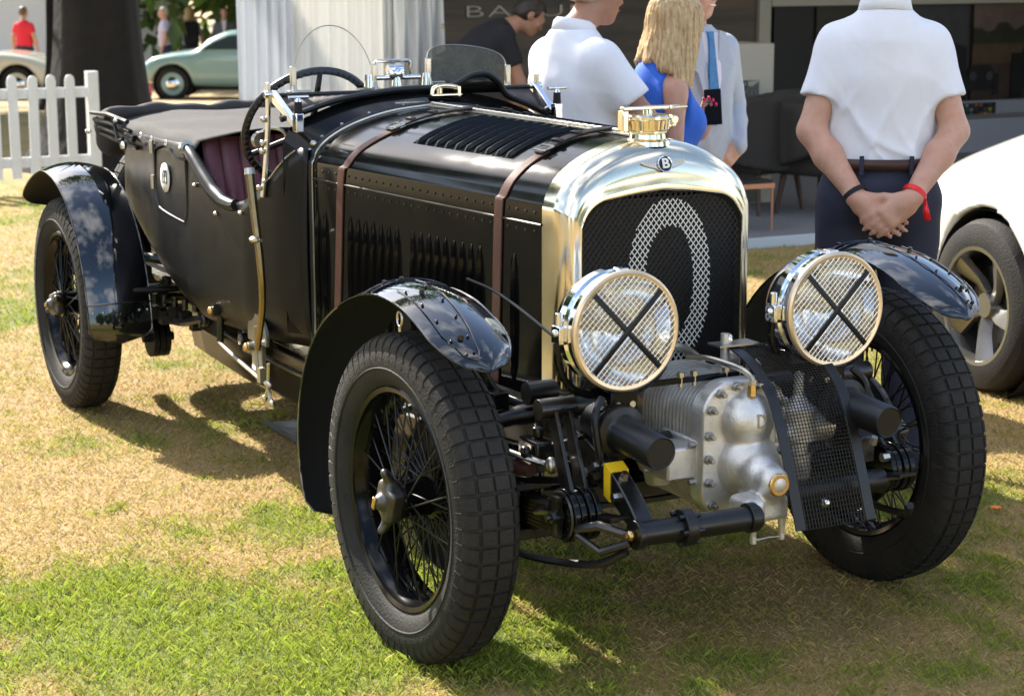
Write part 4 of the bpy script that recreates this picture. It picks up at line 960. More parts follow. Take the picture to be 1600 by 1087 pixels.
# filler cap with quick-release lever
g = G(); C0 = Vector((0, 0.075, 1.262))
g.lathe([(0.0, 0.062), (0.012, 0.060), (0.018, 0.050), (0.03, 0.048), (0.034, 0.053), (0.038, 0.053), (0.040, 0.050), (0.066, 0.056), (0.070, 0.060), (0.076, 0.060), (0.080, 0.055), (0.084, 0.0)], C0, (0, 0, 1), 28)
fc = obj('filler_cap', g, 'nickel', CAR, ang=30)
g = G(); z = C0.z
for k in range(24):
    a = 2*math.pi*k/24; g.cyl(C0+Vector((math.cos(a)*0.0535, math.sin(a)*0.0535, 0.042)), C0+Vector((math.cos(a)*0.057, math.sin(a)*0.057, 0.066)), 0.003, None, 5)
obj('knurl', g, 'nickel', fc, kind='stuff')
g = G(); g.box((-0.075, 0.075, z+0.065), (0.018, 0.03, 0.055)); g.box((0.072, 0.07, z+0.062), (0.016, 0.026, 0.03)); g.box((0.005, 0.072, z+0.098), (0.175, 0.022, 0.010))
g.cyl((0, 0.075, z+0.08), (0, 0.075, z+0.1), 0.014, 0.012); g.cyl((0.07, 0.05, z+0.065), (0.07, 0.1, z+0.065), 0.012)
g.box((0.085, 0.065, z+0.098), (0.05, 0.028, 0.007))
obj('cap_lever', g, 'nickel', fc, bevel=0.003)
# winged badge on the shell
def shell_pt(x, z):          # on the sloping front of the shell
    f = min(1, max(0.16, (z-1.15)/(1.283-1.15))); t = math.asin(min(1, ((f-0.16)/0.84)))
    return -0.010+0.072*(1-math.cos(t))
BZ = 1.218; g = G(); P = []
for i in range(25):
    x = -0.068+0.136*i/24; a = abs(x)/0.068; h = 0.017*(1-a)**0.6 if a > 0.28 else 0.017
    row = []
    for j in range(7):
        zz = BZ+(j/6-0.5)*2*(h+0.0004)*(1 if j < 3 else 0.7)+0.006*a
        row.append(Vector((x, shell_pt(x, zz)-0.0045-0.0015*(1-a), zz)))
    P.append(row)
g.grid(P); bd = obj('winged_badge', g, 'badge', CAR, solid=0.003)
g = G()
for i in range(9):
    for s in (-1, 1):
        x0 = 0.022+i*0.0048; h = 0.014*(1-x0/0.068)**0.6; zz = BZ+0.006*x0/0.068
        g.tube([(s*x0, shell_pt(0, zz+h*0.5)-0.0075, zz+h*0.7), (s*(x0+0.003), shell_pt(0, zz-h)-0.0065, zz-h*0.9)], 0.0010, 4)
obj('feathers', g, 'dullchrome', bd, kind='stuff')
ym = shell_pt(0, BZ); dz = (shell_pt(0, BZ+0.008)-shell_pt(0, BZ-0.007))/0.015
nrm = Vector((0, -1, dz)).normalized(); up = Vector((0, dz, 1)).normalized()
g = G(); c0 = Vector((0, ym-0.006, BZ)); g.cyl(c0, c0+nrm*0.006, 0.0205, 0.0195, 26); obj('badge_disc', g, 'tape', bd)
g = G(); g.tube([c0+nrm*0.005+(Vector((1, 0, 0))*math.cos(a)+up*math.sin(a))*0.0205 for a in [2*math.pi*i/26 for i in range(26)]], 0.002, 6, closed=True); obj('badge_rim', g, 'chrome', bd)
lettering('letter', 'B', 0.036, frame(c0+nrm*0.0085, (1, 0, 0), up), 'white', bd, ext=0.001, off=0.001, sx=1.15)
# ---- headlamps
def headlamp(s):
    c = Vector((s*0.312, -0.335, 0.860)); ax = Vector((0, -1, 0))
    def P(h, r): return (h, r)
    g = G(); g.lathe([(-0.225, 0.0), (-0.222, 0.022), (-0.20, 0.05), (-0.17, 0.085), (-0.13, 0.118), (-0.095, 0.136), (-0.07, 0.142), (-0.066, 0.147), (-0.040, 0.147), (-0.036, 0.139), (-0.018, 0.139), (-0.012, 0.149), (0.004, 0.149)], c, ax, 56)
    lamp = obj('headlamp', g, 'chrome', CAR, ang=30)
    g = G(); g.lathe([(0.0, 0.134), (0.006, 0.150), (0.014, 0.1485), (0.018, 0.143), (0.016, 0.134), (0.004, 0.133)], c, ax, 56, wrap=True); obj('lamp_ring', g, 'cream_ring', lamp)
    g = G(); g.lathe([(-0.004, 0.136), (-0.03, 0.126), (-0.06, 0.105), (-0.085, 0.074), (-0.10, 0.035), (-0.104, 0.0)], c, ax, 44); obj('reflector', g, 'chrome', lamp)
    g = G(); g.ell(c+Vector((0, 0.065, 0)), (0.018, 0.03, 0.018)); g.cyl(c+Vector((0, 0.10, 0)), c+Vector((0, 0.06, 0)), 0.016); obj('bulb', g, 'dullchrome', lamp)
    g = G(); g.lathe([(-0.004, 0.134), (0.003, 0.11), (0.008, 0.07), (0.010, 0.03), (0.0105, 0.0)], c, ax, 40); obj('lens', g, 'lensglass', lamp)
    g = G()
    for k in range(13):     # moulded ribs of the lens
        x = -0.078+k*0.013; h = math.sqrt(max(0, 0.108**2-x*x)); g.tube([c+Vector((x, -0.0095, -h)), c+Vector((x, -0.0125, 0)), c+Vector((x, -0.0095, h))], 0.0012, 4)
    obj('lens_ribs', g, 'lensglass', lamp, kind='stuff')
    g = G(); r = 0.136
    for d in (-1, 1):
        for k in range(-12, 13):
            o = k*0.0115; h = math.sqrt(max(0, r*r-o*o))
            if h < 0.01: continue
            u = Vector((math.cos(0.80), 0, d*math.sin(0.80))); v = Vector((-u.z, 0, u.x))
            a = c+Vector((0, -0.0165-0.0008*d, 0))+v*o
            g.tube([a-u*h, a+u*h], 0.0009, 4)
    obj('stone_guard', g, 'silver_mesh', lamp, kind='stuff', fix=False)
    for d in (-1, 1):
        g = G(); u = Vector((math.cos(0.80), 0, d*math.sin(0.80)*1.0)); v = Vector((-u.z, 0, u.x)); a = c+Vector((0, -0.0195-0.0006*d, 0))
        hh = 0.133; g.loft([[a-u*hh-v*0.0068, a-u*hh+v*0.0068], [a+u*hh-v*0.0068, a+u*hh+v*0.0068]], False, False); obj('tape_strip', g, 'tape', lamp, solid=0.0012)
    g = G()
    for t in (-1, 1):        # trunnion blocks either side
        g.box(c+Vector((t*0.153, 0.045, -0.004)), (0.024, 0.042, 0.045)); g.cyl(c+Vector((t*0.155, 0.045, 0.018)), c+Vector((t*0.155, 0.045, 0.05)), 0.010)
        g.ell(c+Vector((t*0.166, 0.045, 0.0)), (0.008, 0.010, 0.010), 8, 6)
    g.cyl(c+Vector((0.0, 0.03, 0.139)), c+Vector((0.0, 0.03, 0.152)), 0.012); g.box(c+Vector((0, 0.012, 0.146)), (0.03, 0.02, 0.012))
    obj('trunnion', g, 'chrome', lamp, bevel=0.003)
    g = G()                  # fork stirrup under the lamp
    st = spl([c+Vector((-0.157, 0.045, -0.02)), c+Vector((-0.155, 0.045, -0.08)), c+Vector((-0.11, 0.045, -0.145)), c+Vector((0, 0.045, -0.172)), c+Vector((0.11, 0.045, -0.145)), c+Vector((0.155, 0.045, -0.08)), c+Vector((0.157, 0.045, -0.02))], 28)
    g.tube(st, 0.0095, 8); g.cyl(c+Vector((0, 0.045, -0.172)), c+Vector((0, 0.05, -0.27)), 0.018, 0.022); obj('lamp_fork', g, 'paint', lamp)
    g = G(); g.box(c+Vector((0.0, -0.005, -0.185)), (0.075, 0.006, 0.07)); g.box(c+Vector((0, 0.02, -0.150)), (0.08, 0.06, 0.006)); pl = obj('lamp_bracket', g, 'paint', lamp, bevel=0.003)
    g = G()
    for t in (-0.02, 0.02): g.cyl(c+Vector((t, -0.008, -0.182)), c+Vector((t, -0.013, -0.182)), 0.0085, None, 10)
    obj('bracket_bolts', g, 'dullchrome', lamp, kind='stuff')
    return lamp
headlamp(-1); headlamp(1)
g = G(); g.tube(spl([(-0.47, -0.29, 0.845), (-0.50, -0.05, 0.92), (-0.545, 0.05, 0.95)], 8), 0.004, 6); g.tube(spl([(0.47, -0.29, 0.845), (0.50, -0.05, 0.92), (0.545, 0.05, 0.95)], 8), 0.004, 6); obj('lamp_stay', g, 'satin', CAR)
# ---- wings
def wing(name, prof, xo, xi, s, crown, tip0, tip1, nseg=44, nv=15):
    pr = spl([(0, a, b) for a, b in prof], nseg); P = []
    n = len(pr); xm = (xo+xi)/2; hw = abs(xo-xi)/2; acc = [0.0]
    for i in range(1, n): acc.append(acc[-1]+(pr[i]-pr[i-1]).length)
    tot = acc[-1]
    for i in range(n):
        p = pr[i]; a = pr[max(0, i-1)]; b = pr[min(n-1, i+1)]; T = (b-a).normalized(); N = Vector((0, -T.z, T.y))
        if N.dot(p-Vector((0, prof[len(prof)//2][0], 0.42))) < 0: N = -N
        f = 1.0
        if tip0 and acc[i] < tip0: f = min(f, math.sqrt(max(0.0, 1-((tip0-acc[i])/tip0)**2)))
        if tip1 and tot-acc[i] < tip1: f = min(f, math.sqrt(max(0.0, 1-((tip1-(tot-acc[i]))/tip1)**2)))
        row = []
        for j in range(nv):
            v = -1+2*j/(nv-1); x = xm+v*hw*max(f, 0.04)
            lift = crown*(1-abs(v)**2.0)*(0.35+0.65*f)
            q = p+N*lift; row.append(Vector((s*x, q.y, q.z)))
        P.append(row)
    g = G(); g.grid(P); w = obj(name, g, 'wing', CAR, ang=75)
    cw = Vector((0, prof[len(prof)//2][0], 0.42)); g = G(); g.grid([[q+(Vector((q.x, cw.y, cw.z))-q).normalized()*0.004 for q in r] for r in P]); obj('wing_underside', g, 'black', w, ang=75)
    edge = [r[0] for r in P]+[r[-1] for r in P[::-1]]
    g = G(); g.tube(edge, 0.0028, 6, closed=True); obj('wing_bead', g, 'wing', w)
    return w, P
FP = [(0.50, 0.235), (0.555, 0.33), (0.575, 0.44), (0.555, 0.575), (0.49, 0.70), (0.375, 0.810), (0.215, 0.890), (0.05, 0.932), (-0.10, 0.928), (-0.21, 0.900), (-0.31, 0.858), (-0.395, 0.808)]
RP = [(WB+0.44, 0.755), (WB+0.36, 0.825), (WB+0.22, 0.895), (WB+0.05, 0.940), (WB-0.13, 0.925), (WB-0.29, 0.86), (WB-0.42, 0.75), (WB-0.51, 0.61), (WB-0.555, 0.46), (WB-0.565, 0.345)]
for s in (-1, 1):
    w, P = wing('front_wing', FP, 0.808, 0.603, s, 0.026, 0.06, 0.16)
    g = G(); gbt = G()
    def wp(i, v):
        r = P[min(i, len(P)-1)]; t = (v+1)/2*(len(r)-1); k = min(int(t), len(r)-2); t -= k; q = r[k]*(1-t)+r[k+1]*t
        c = Vector((q.x, 0.0, 0.42)); return q+(q-c).normalized()*0.0035
    # stay strap over the crown and the raised oval panel
    for i in (27, 28): g.tube([wp(i, -1+2*k/12) for k in range(13)], 0.0035, 6)
    o0 = [(29, 0.0), (30, -0.05), (33, -0.05), (36, -0.02), (39, 0.06), (42, 0.2), (43, 0.45), (42, 0.7), (39, 0.75), (36, 0.72), (33, 0.70), (30, 0.68)]
    g.tube([wp(*q) for q in o0[:7]], 0.0018, 5); g.tube([wp(*q) for q in o0[6:]], 0.0018, 5)
    for i, v in ((31, 0.1), (31, 0.62), (34, 0.1), (34, 0.62), (37, 0.14), (37, 0.62), (40, 0.22), (40, 0.66), (42, 0.35), (42, 0.6), (28, 0.3), (28, -0.6), (28, 0.7)):
        q = wp(i, v); gbt.ell(q, (0.0042, 0.0042, 0.0035), 8, 5)
    for i, v in ((32, 0.36), (40, 0.42), (28, 0.2), (25, 0.1), (23, -0.3)):
        q = wp(i, v); gbt.cyl(q-Vector((0, 0, 0.003)), q+Vector((0, -0.002, 0.008)), 0.0075, 0.006, 6)
    obj('wing_trim', g, 'wing', w); obj('wing_bolts', gbt, 'chassis', w, kind='stuff')
    g = G(); ey = P[30][0 if s < 0 else 0]
    g.tube([Vector((s*0.80, -0.10, 0.893))+Vector((0, math.cos(a)*0.014, math.sin(a)*0.018)) for a in [2*math.pi*i/14 for i in range(14)]], 0.003, 6, closed=True); g.cyl((s*0.80, -0.10, 0.876), (s*0.80, -0.10, 0.862), 0.004)
    obj('tie_ring', g, 'dullchrome', w)
    g = G(); g.tube(spl([(s*0.36, 0.02, 0.60), (s*0.48, 0.03, 0.66), (s*0.60, 0.03, 0.895), (s*0.70, 0.03, 0.925)], 14), 0.012, 8); g.tube(spl([(s*0.36, 0.45, 0.58), (s*0.55, 0.53, 0.50), (s*0.70, 0.57, 0.50)], 10), 0.011, 8); obj('wing_stay', g, 'chassis', w)
    w, P = wing('rear_wing', RP, 0.815, 0.575, s, 0.028, 0.10, 0.05)
    g = G(); i = int(len(P)*0.86); g.tube([r+Vector((0, -0.004, 0)) for r in P[i]], 0.004, 6); obj('wing_seam', g, 'wing', w)
    g = G()
    for v in (1, 3, 11, 13): g.ell(P[i+1][v]+Vector((0, -0.005, 0)), (0.005, 0.004, 0.005), 8, 5)
    g.ell(P[5][2]+Vector((0, 0.0, 0.01)), (0.006, 0.006, 0.008), 8, 5); obj('wing_bolts', g, 'dullchrome', w, kind='stuff')
    g = G(); g.cyl((s*0.43, 2.66, 0.535), (s*0.66, 2.70, 0.535), 0.013); obj('wing_stay', g, 'paint', w)
# ---- body tub
def bw(y): return float(np.interp(y, [1.40, 1.55, 1.75, 2.2, 2.6, 3.0, 3.25], [0.425, 0.475, 0.515, 0.545, 0.545, 0.525, 0.495]))
def zt(y): return float(np.interp(y, [1.40, 1.44, 1.50, 1.58, 1.66, 1.75, 1.85, 1.93, 2.02, 2.11, 2.19, 2.25, 2.35, 2.8, 3.25], [1.150, 1.165, 1.135, 1.070, 1.010, 0.968, 0.945, 0.950, 0.980, 1.03, 1.08, 1.105, 1.112, 1.105, 1.085]))
def zbm(y): return float(np.interp(y, [1.40, 2.2, 2.45, 2.65, 2.85, 3.0, 3.15, 3.25], [0.52, 0.50, 0.52, 0.58, 0.66, 0.73, 0.78, 0.80]))
for s in (-1, 1):
    g = G(); P = []
    for i in range(61):
        y = 1.412+(3.25-1.412)*i/60; a, b = zbm(y), zt(y); row = []
        for j in range(15):
            t = j/14; z = a+(b-a)*t; bul = math.sin(math.pi*min(1, max(0, (z-0.45)/0.75)))*0.012
            tuck = 0.06*max(0, (0.62-z)/0.15)**2 if y < 2.3 else 0.05*max(0, 1-t*4)**2
            row.append(Vector((s*(bw(y)+bul-tuck-0.03*max(0, (y-3.12)/0.13)**2), y, z)))
        P.append(row)
    g.grid(P); side = obj('body_side', g, 'fabricbody', CAR, solid=0.006, ang=75)
    if s < 0:
        SIDE = side
# tail
g = G(); P = []
for j in range(13):
    t = j/12; z = 0.80+(1.085-0.80)*t; row = []
    for i in range(15):
        v = -1+2*i/14; row.append(Vector((0.47*v, 3.25+0.07*(1-abs(v)**3)*(1-0.3*t), z)))
    P.append(row)
g.grid(P); obj('tail_panel', g, 'fabricbody', CAR, solid=0.006, ang=75)
g = G(); g.box((0, 2.35, 0.56), (0.86, 1.8, 0.02)); g.box((0, 1.44, 0.82), (0.8, 0.01, 0.5)); obj('cockpit_floor', g, 'black', CAR)
# scuttle and cowl
g = G(); P = []
for i in range(9):
    t = i/8; y = 1.418+0.10*t; sec = sect(0.421+0.055*t, 1.09+0.06*t, 1.283+0.045*t, 0.56)
    P.append([Vector((x, y, z)) for x, z in full(sec)])
g.grid(P); sc = obj('scuttle', g, 'paint', CAR, ang=60)
g = G(); g.tube([Vector((x, 1.418, z)) for x, z in full(sect(0.425, 1.09, 1.287, 0.52))], 0.009, 8); obj('scuttle_bead', g, 'satin', sc)
g = G(); g.tube([Vector((x, 1.405, z)) for x, z in full(sect(0.4225, 1.09, 1.2855, 0.54))], 0.0035, 6); obj('chrome_bead', g, 'dullchrome', sc)
g = G(); ss = full(sect(0.428, 1.09, 1.290, 0.52))
for i in range(6, len(ss), 3): g.ell((ss[i][0]*1.02, 1.432, ss[i][1]+0.002), (0.006, 0.006, 0.006), 6, 4)
g.ell((-0.405, 1.43, 1.175), (0.012, 0.016, 0.012), 8, 6); obj('fasteners', g, 'dullchrome', sc, kind='stuff')
rail = spl([(-0.487, 1.50, 1.250), (-0.42, 1.50, 1.268), (-0.286, 1.50, 1.305), (-0.083, 1.50, 1.330), (0.08, 1.50, 1.333), (0.135, 1.50, 1.345), (0.19, 1.50, 1.370), (0.245, 1.50, 1.372), (0.29, 1.50, 1.345), (0.325, 1.50, 1.30), (0.412, 1.50, 1.262), (0.485, 1.49, 1.225)], 60)
g = G(); g.tube(rail, 0.0105, 8); g2 = obj('cowl_rail', g, 'satin', sc)
g = G(); g.tube([(-0.455, 1.60, 1.318), (0.455, 1.60, 1.318)], 0.008, 8); obj('screen_bar', g, 'satin', sc)
g = G(); g.grid([[p for p in rail], [Vector((max(-0.455, min(0.455, p.x)), 1.60, 1.314)) for p in rail]]); obj('screen_panel', g, 'dash', sc, solid=0.004)
g = G(); g.grid([[p-Vector((0, 0.002, 0.004)) for p in rail], [Vector((p.x*0.99, 1.517, min(p.z-0.008, 1.31))) for p in rail]]); obj('cowl_lip', g, 'paint', sc, solid=0.004)
for s in (-1, 1):       # folded-screen arms and pillars
    a0 = Vector((s*0.475, 1.60, 1.322)); a1 = Vector((s*0.462, 1.42, 1.232))
    g = G(); Dv = (a1-a0).normalized(); X = Vector((1, 0, 0)); N = X.cross(Dv)
    g.loft([[a0+X*0.012+N*0.017, a0-X*0.012+N*0.017, a0-X*0.012-N*0.017, a0+X*0.012-N*0.017], [a1+X*0.011+N*0.011, a1-X*0.011+N*0.011, a1-X*0.011-N*0.011, a1+X*0.011-N*0.011]])
    g.box(a1+Vector((0, -0.008, 0.012)), (0.028, 0.034, 0.06)); g.cyl(a0+Vector((-0.02*s, 0, 0)), a0+Vector((0.03*s, 0, 0)), 0.012)
    arm = obj('screen_arm', g, 'chrome', sc, bevel=0.004)
    g = G(); g.cyl(a1+Vector((0, -0.01, 0.04)), a1+Vector((0, -0.01, 0.078)), 0.014, 0.012); obj('arm_post', g, 'black', sc)
    g = G(); g.cyl(a1+Vector((0, -0.01, 0.076)), a1+Vector((0, -0.01, 0.088)), 0.012, 0.008); g.cyl(a1+Vector((-0.035, -0.01, 0.092)), a1+Vector((0.035, -0.01, 0.092)), 0.0055); obj('wing_nut', g, 'chrome', sc)
    g = G(); q = spl([(s*0.485, 1.605, 1.36), (s*0.487, 1.605, 1.25), (s*0.494, 1.61, 1.13), (s*0.505, 1.625, 0.99)], 14)
    g.loft([[p+Vector((s*0.008, 0.013, 0)), p+Vector((-s*0.002, 0.013, 0)), p+Vector((-s*0.002, -0.013, 0)), p+Vector((s*0.008, -0.013, 0))] for p in q]); pil = obj('screen_pillar', g, 'dullchrome', sc, bevel=0.002)
    g = G()
    for t in (5, 8, 9, 13): p = q[t]; g.ell(p+Vector((s*0.012, 0.018, 0)), (0.011, 0.012, 0.010), 8, 6)
    obj('pillar_nuts', g, 'dullchrome', sc, kind='stuff')
# aero screens
def aero(cx, w, h, dirty, tilt):
    P = []; g = G(); rim = []
    n = 26
    for i in range(n+1):
        a = math.pi*i/n; x = -math.cos(a)*w/2; zz = max(0.0, math.sin(a))**(1.0 if not dirty else 0.28)*h
        rim.append(Vector((cx+x, 1.64+zz*0.18, 1.345+zz-tilt*x)))
    base = [Vector((p.x, 1.64, 1.338)) for p in rim]
    g.grid([rim, base]); o = obj('aero_screen', g, 'dirtyglass' if dirty else 'glass', sc, ang=None)
    g = G(); g.tube(rim, 0.0016 if not dirty else 0.002, 5); obj('screen_edge', g, 'steel' if not dirty else 'dullchrome', sc)
    g = G()
    for e in (0, n): 
        p = rim[e]; g.box(p+Vector((0, 0, 0.025)), (0.02, 0.014, 0.075)); g.cyl(p+Vector((0, -0.01, -0.03)), p+Vector((0, 0.0, 0.0)), 0.014, 0.010)
        g.box(p+Vector((0.02 if e == 0 else -0.02, 0, -0.022)), (0.08, 0.02, 0.014))
    obj('screen_bracket', g, 'dullchrome', sc, bevel=0.003)
aero(-0.245, 0.285, 0.19, False, 0); aero(0.245, 0.30, 0.115, True, 0.10)
# dashboard top instruments: mirror between the screens and the scuttle lamp
g = G(); g.tube([(-0.09, 1.66, 1.362), (-0.09, 1.665, 1.408), (-0.083, 1.665, 1.415), (0.033, 1.665, 1.415), (0.04, 1.665, 1.408), (0.04, 1.66, 1.362)], 0.006, 8); mir = obj('rear_view_mirror', g, 'chrome', sc)
g = G()
for x in (-0.13, 0.08, -0.03): g.cyl((x, 1.62, 1.335), (x, 1.62, 1.375), 0.016, 0.012)
g.ell((-0.03, 1.625, 1.375), (0.03, 0.02, 0.024)); g.cyl((-0.10, 1.63, 1.362), (0.06, 1.63, 1.362), 0.008); g.cyl((-0.055, 1.635, 1.385), (-0.005, 1.635, 1.385), 0.02)
obj('mirror_mount', g, 'chrome', sc)
g = G(); P = [(0.045, 1.345), (0.165, 1.345)]
g.box((0.07, 1.455, 1.312), (0.11, 0.03, 0.008)); g.box((0.115, 1.455, 1.322), (0.012, 0.028, 0.035)); g.tube(spl([(0.02, 1.455, 1.31), (0.03, 1.455, 1.335), (0.07, 1.455, 1.342), (0.115, 1.455, 1.335)], 10), 0.008, 8); g.cyl((0.05, 1.46, 1.314), (0.05, 1.46, 1.336), 0.012)
obj('bonnet_catch', g, 'nickel', sc, bevel=0.003)
g = G(); g.box((-0.06, 1.435, 1.293), (0.12, 0.006, 0.004)); obj('catch_strip', g, 'dullchrome', sc)
# steering wheel
SWc = Vector((-0.275, 1.80, 1.20)); swn = Vector((0, 1.0, 0.62)).normalized(); sx_ = Vector((1, 0, 0)); sy_ = swn.cross(sx_) * -1
if sy_.z < 0: sy_ = -sy_
g = G(); rr = 0.222
g.tube([SWc+(sx_*math.cos(a)+sy_*math.sin(a))*rr for a in [2*math.pi*i/48 for i in range(48)]], 0.0135, 10, closed=True)
for k in range(60):
    a = 2*math.pi*k/60; g.ell(SWc+(sx_*math.cos(a)+sy_*math.sin(a))*rr-swn*0.010, (0.009, 0.009, 0.009), 6, 4)
sw = obj('steering_wheel', g, 'satin', CAR)
g = G()
for a in (0.5*math.pi, 0.5*math.pi+2.094, 0.5*math.pi-2.094): 
    u = sx_*math.cos(a)+sy_*math.sin(a); g.cyl(SWc-swn*0.03, SWc+u*rr*0.99, 0.013, 0.009)
g.cyl(SWc-swn*0.05, SWc+swn*0.012, 0.032); g.cyl(SWc-swn*0.05, SWc-swn*0.6, 0.02); obj('steering_spokes', g, 'satin', sw)
# brown cord / horn boss by the wheel
g = G(); g.cyl((-0.47, 1.745, 1.165), (-0.47, 1.725, 1.165), 0.03, 0.027, 18); g.tube(spl([(-0.47, 1.74, 1.19), (-0.44, 1.72, 1.205), (-0.40, 1.70, 1.19), (-0.39, 1.70, 1.13)], 10), 0.006, 6); obj('spot_mirror', g, 'dullchrome', CAR)
# seats
def pleats(name, x0, x1, n, z0, z1, y, lean):
    g = G(); P = []
    for j in range(13):
        t = j/12; row = []
        for i in range(n*6+1):
            u = i/(n*6); ph = (u*n) % 1.0; b = math.sin(math.pi*ph)**0.5*0.016
            row.append(Vector((x0+(x1-x0)*u, y+lean*t-b-0.02*math.sin(math.pi*t), z0+(z1-z0)*t)))
        P.append(row)
    g.grid(P); return obj(name, g, 'maroon', CAR, ang=80)
seat = pleats('seat_back', -0.50, -0.02, 7, 0.66, 1.135, 2.16, 0.10); pleats('seat_back', 0.03, 0.50, 7, 0.66, 1.135, 2.16, 0.10)
g = G(); g.box((-0.26, 1.95, 0.68), (0.46, 0.46, 0.12)); obj('seat_cushion', g, 'maroon', CAR, bevel=0.03); g = G(); g.box((0.26, 1.95, 0.68), (0.46, 0.46, 0.12)); obj('seat_cushion', g, 'maroon', CAR, bevel=0.03)
for s in (-1, 1):
    ys = [2.255-0.43*i/24 for i in range(25)]; g = G()
    pts = [Vector((s*(bw(y)+0.010), y, zt(y)-0.006)) for y in ys]
    g.tube(pts, [0.020+0.006*math.sin(math.pi*i/24) for i in range(25)], 10); obj('elbow_roll', g, 'satin', CAR)
    g = G(); ys = [1.83-0.36*i/20 for i in range(21)]; g.tube([Vector((s*(bw(y)+0.006), y, zt(y))) for y in ys], 0.005, 6); obj('cockpit_bead', g, 'chrome', CAR)
    g = G(); g.cyl((s*0.556, 2.262, 1.098), (s*0.556, 2.24, 1.106), 0.026, 0.024)
    for y, z in ((2.16, 0.98), (1.98, 0.90), (1.77, 0.925), (1.61, 1.045)): g.ell((s*(bw(y)+0.018), y, z), (0.010, 0.010, 0.008), 8, 5)
    obj('body_studs', g, 'dullchrome', CAR, kind='stuff')
    # rear door with bead, hinges and round number plate
    g = G(); X = s*(0.5595)
    dp = [(2.262, 1.085), (2.255, 0.90), (2.28, 0.842), (2.33, 0.836), (2.55, 0.852), (2.60, 0.875), (2.625, 0.93), (2.63, 1.085)]
    g.tube(spl([Vector((s*(bw(y)+0.0135), y, z)) for y, z in dp], 40), 0.005, 6); door = obj('door_bead', g, 'satin', CAR)
    g = G()
    for z in (1.075, 0.945): g.cyl((s*0.563, 2.64, z-0.025), (s*0.563, 2.64, z+0.025), 0.008); g.box((s*0.560, 2.655, z), (0.006, 0.03, 0.05))
    obj('door_hinge', g, 'dullchrome', CAR)
g = G(); C = Vector((-0.5625, 2.49, 0.975))
P = [[C+Vector((-0.001, math.cos(a)*r*0.053, math.sin(a)*r*0.053)) for a in [2*math.pi*i/32 for i in range(33)]] for r in (0.001, 1.0)]
g.grid(P); rd = obj('number_disc', g, 'white', CAR, solid=0.002)
lettering('number', '133', 0.072, frame(C+Vector((-0.0045, 0, 0)), (0, -1, 0), (0, 0, 1)), 'black', rd, ext=0.0006, sx=0.62, off=0.0006, space=1.05)
# tonneau / folded hood
g = G(); P = []
for i in range(25):
    t = i/24; y = 2.215+1.12*t; row = []
    for j in range(29):
        v = -1+2*j/28; hw = bw(min(y, 3.25))+0.018; x = v*hw
        z = 1.128+0.030*(1-v*v)+0.006*math.sin(y*13+v*5)+0.004*math.sin(v*9+y*6)
        if abs(v) > 0.93: z -= (abs(v)-0.93)/0.07*(0.055+0.014*math.sin(y*17))
        if t < 0.08: z += 0.012*(0.08-t)/0.08*(1-abs(v)**6)
        row.append(Vector((x, y-0.14*(1-v*v)*max(0, 1-t*3)+0.0, z)))
    P.append(row)
g.grid(P); tc_ = obj('tonneau_cover', g, 'canvas', CAR, solid=0.004, ang=75)
g = G()
for y in (2.28, 2.44, 2.62, 2.78, 2.92): 
    for s in (-1, 1): g.ell((s*(bw(y)+0.024), y, 1.108), (0.006, 0.010, 0.009), 8, 5); g.box((s*(bw(y)+0.026), y, 1.100), (0.005, 0.026, 0.006))
obj('cover_studs', g, 'chrome', tc_, kind='stuff')
f = field([cap_((-0.50, 3.36, 1.10), (0.50, 3.36, 1.10), 0.075, 0.075, 0.02), cap_((-0.50, 3.42, 1.03), (0.50, 3.42, 1.03), 0.06, 0.06, 0.04), cap_((-0.53, 3.28, 1.155), (0.53, 3.28, 1.155), 0.03, 0.03, 0.04)])
ff = lambda P_: f(P_)+0.006*np.sin(P_[:, 0]*17+P_[:, 2]*30)+0.004*np.sin(P_[:, 0]*41)
hd = sdf_obj('folded_hood', ff, (-0.68, 3.15, 0.9), (0.68, 3.6, 1.28), 0.012, 'canvas', CAR)
g = G()
for s in (-1, 1):
    for k, (z0, z1) in enumerate(((1.150, 1.155), (1.125, 1.120), (1.10, 1.088), (1.075, 1.060))):
        x = s*(0.575-0.006*k); g.tube([(x, 3.40-0.02*k, z0), (x, 3.16, z1+0.004), (x-s*0.008, 2.93-0.02*k, z1-0.01)], 0.0095, 6)
    g.tube([(s*0.583, 3.06, 1.15), (s*0.585, 3.0, 1.07), (s*0.58, 2.95, 1.08)], 0.008, 6)
obj('hood_sticks', g, 'satin', CAR)
g = G()
for s in (-1, 1):
    g.ell((s*0.585, 3.42, 1.075), (0.012, 0.03, 0.012), 8, 5); g.ell((s*0.585, 2.93, 1.055), (0.014, 0.016, 0.018), 8, 6); g.ell((s*0.585, 3.02, 1.145), (0.010, 0.016, 0.010), 8, 5)
obj('hood_fittings', g, 'chrome', CAR, kind='stuff')
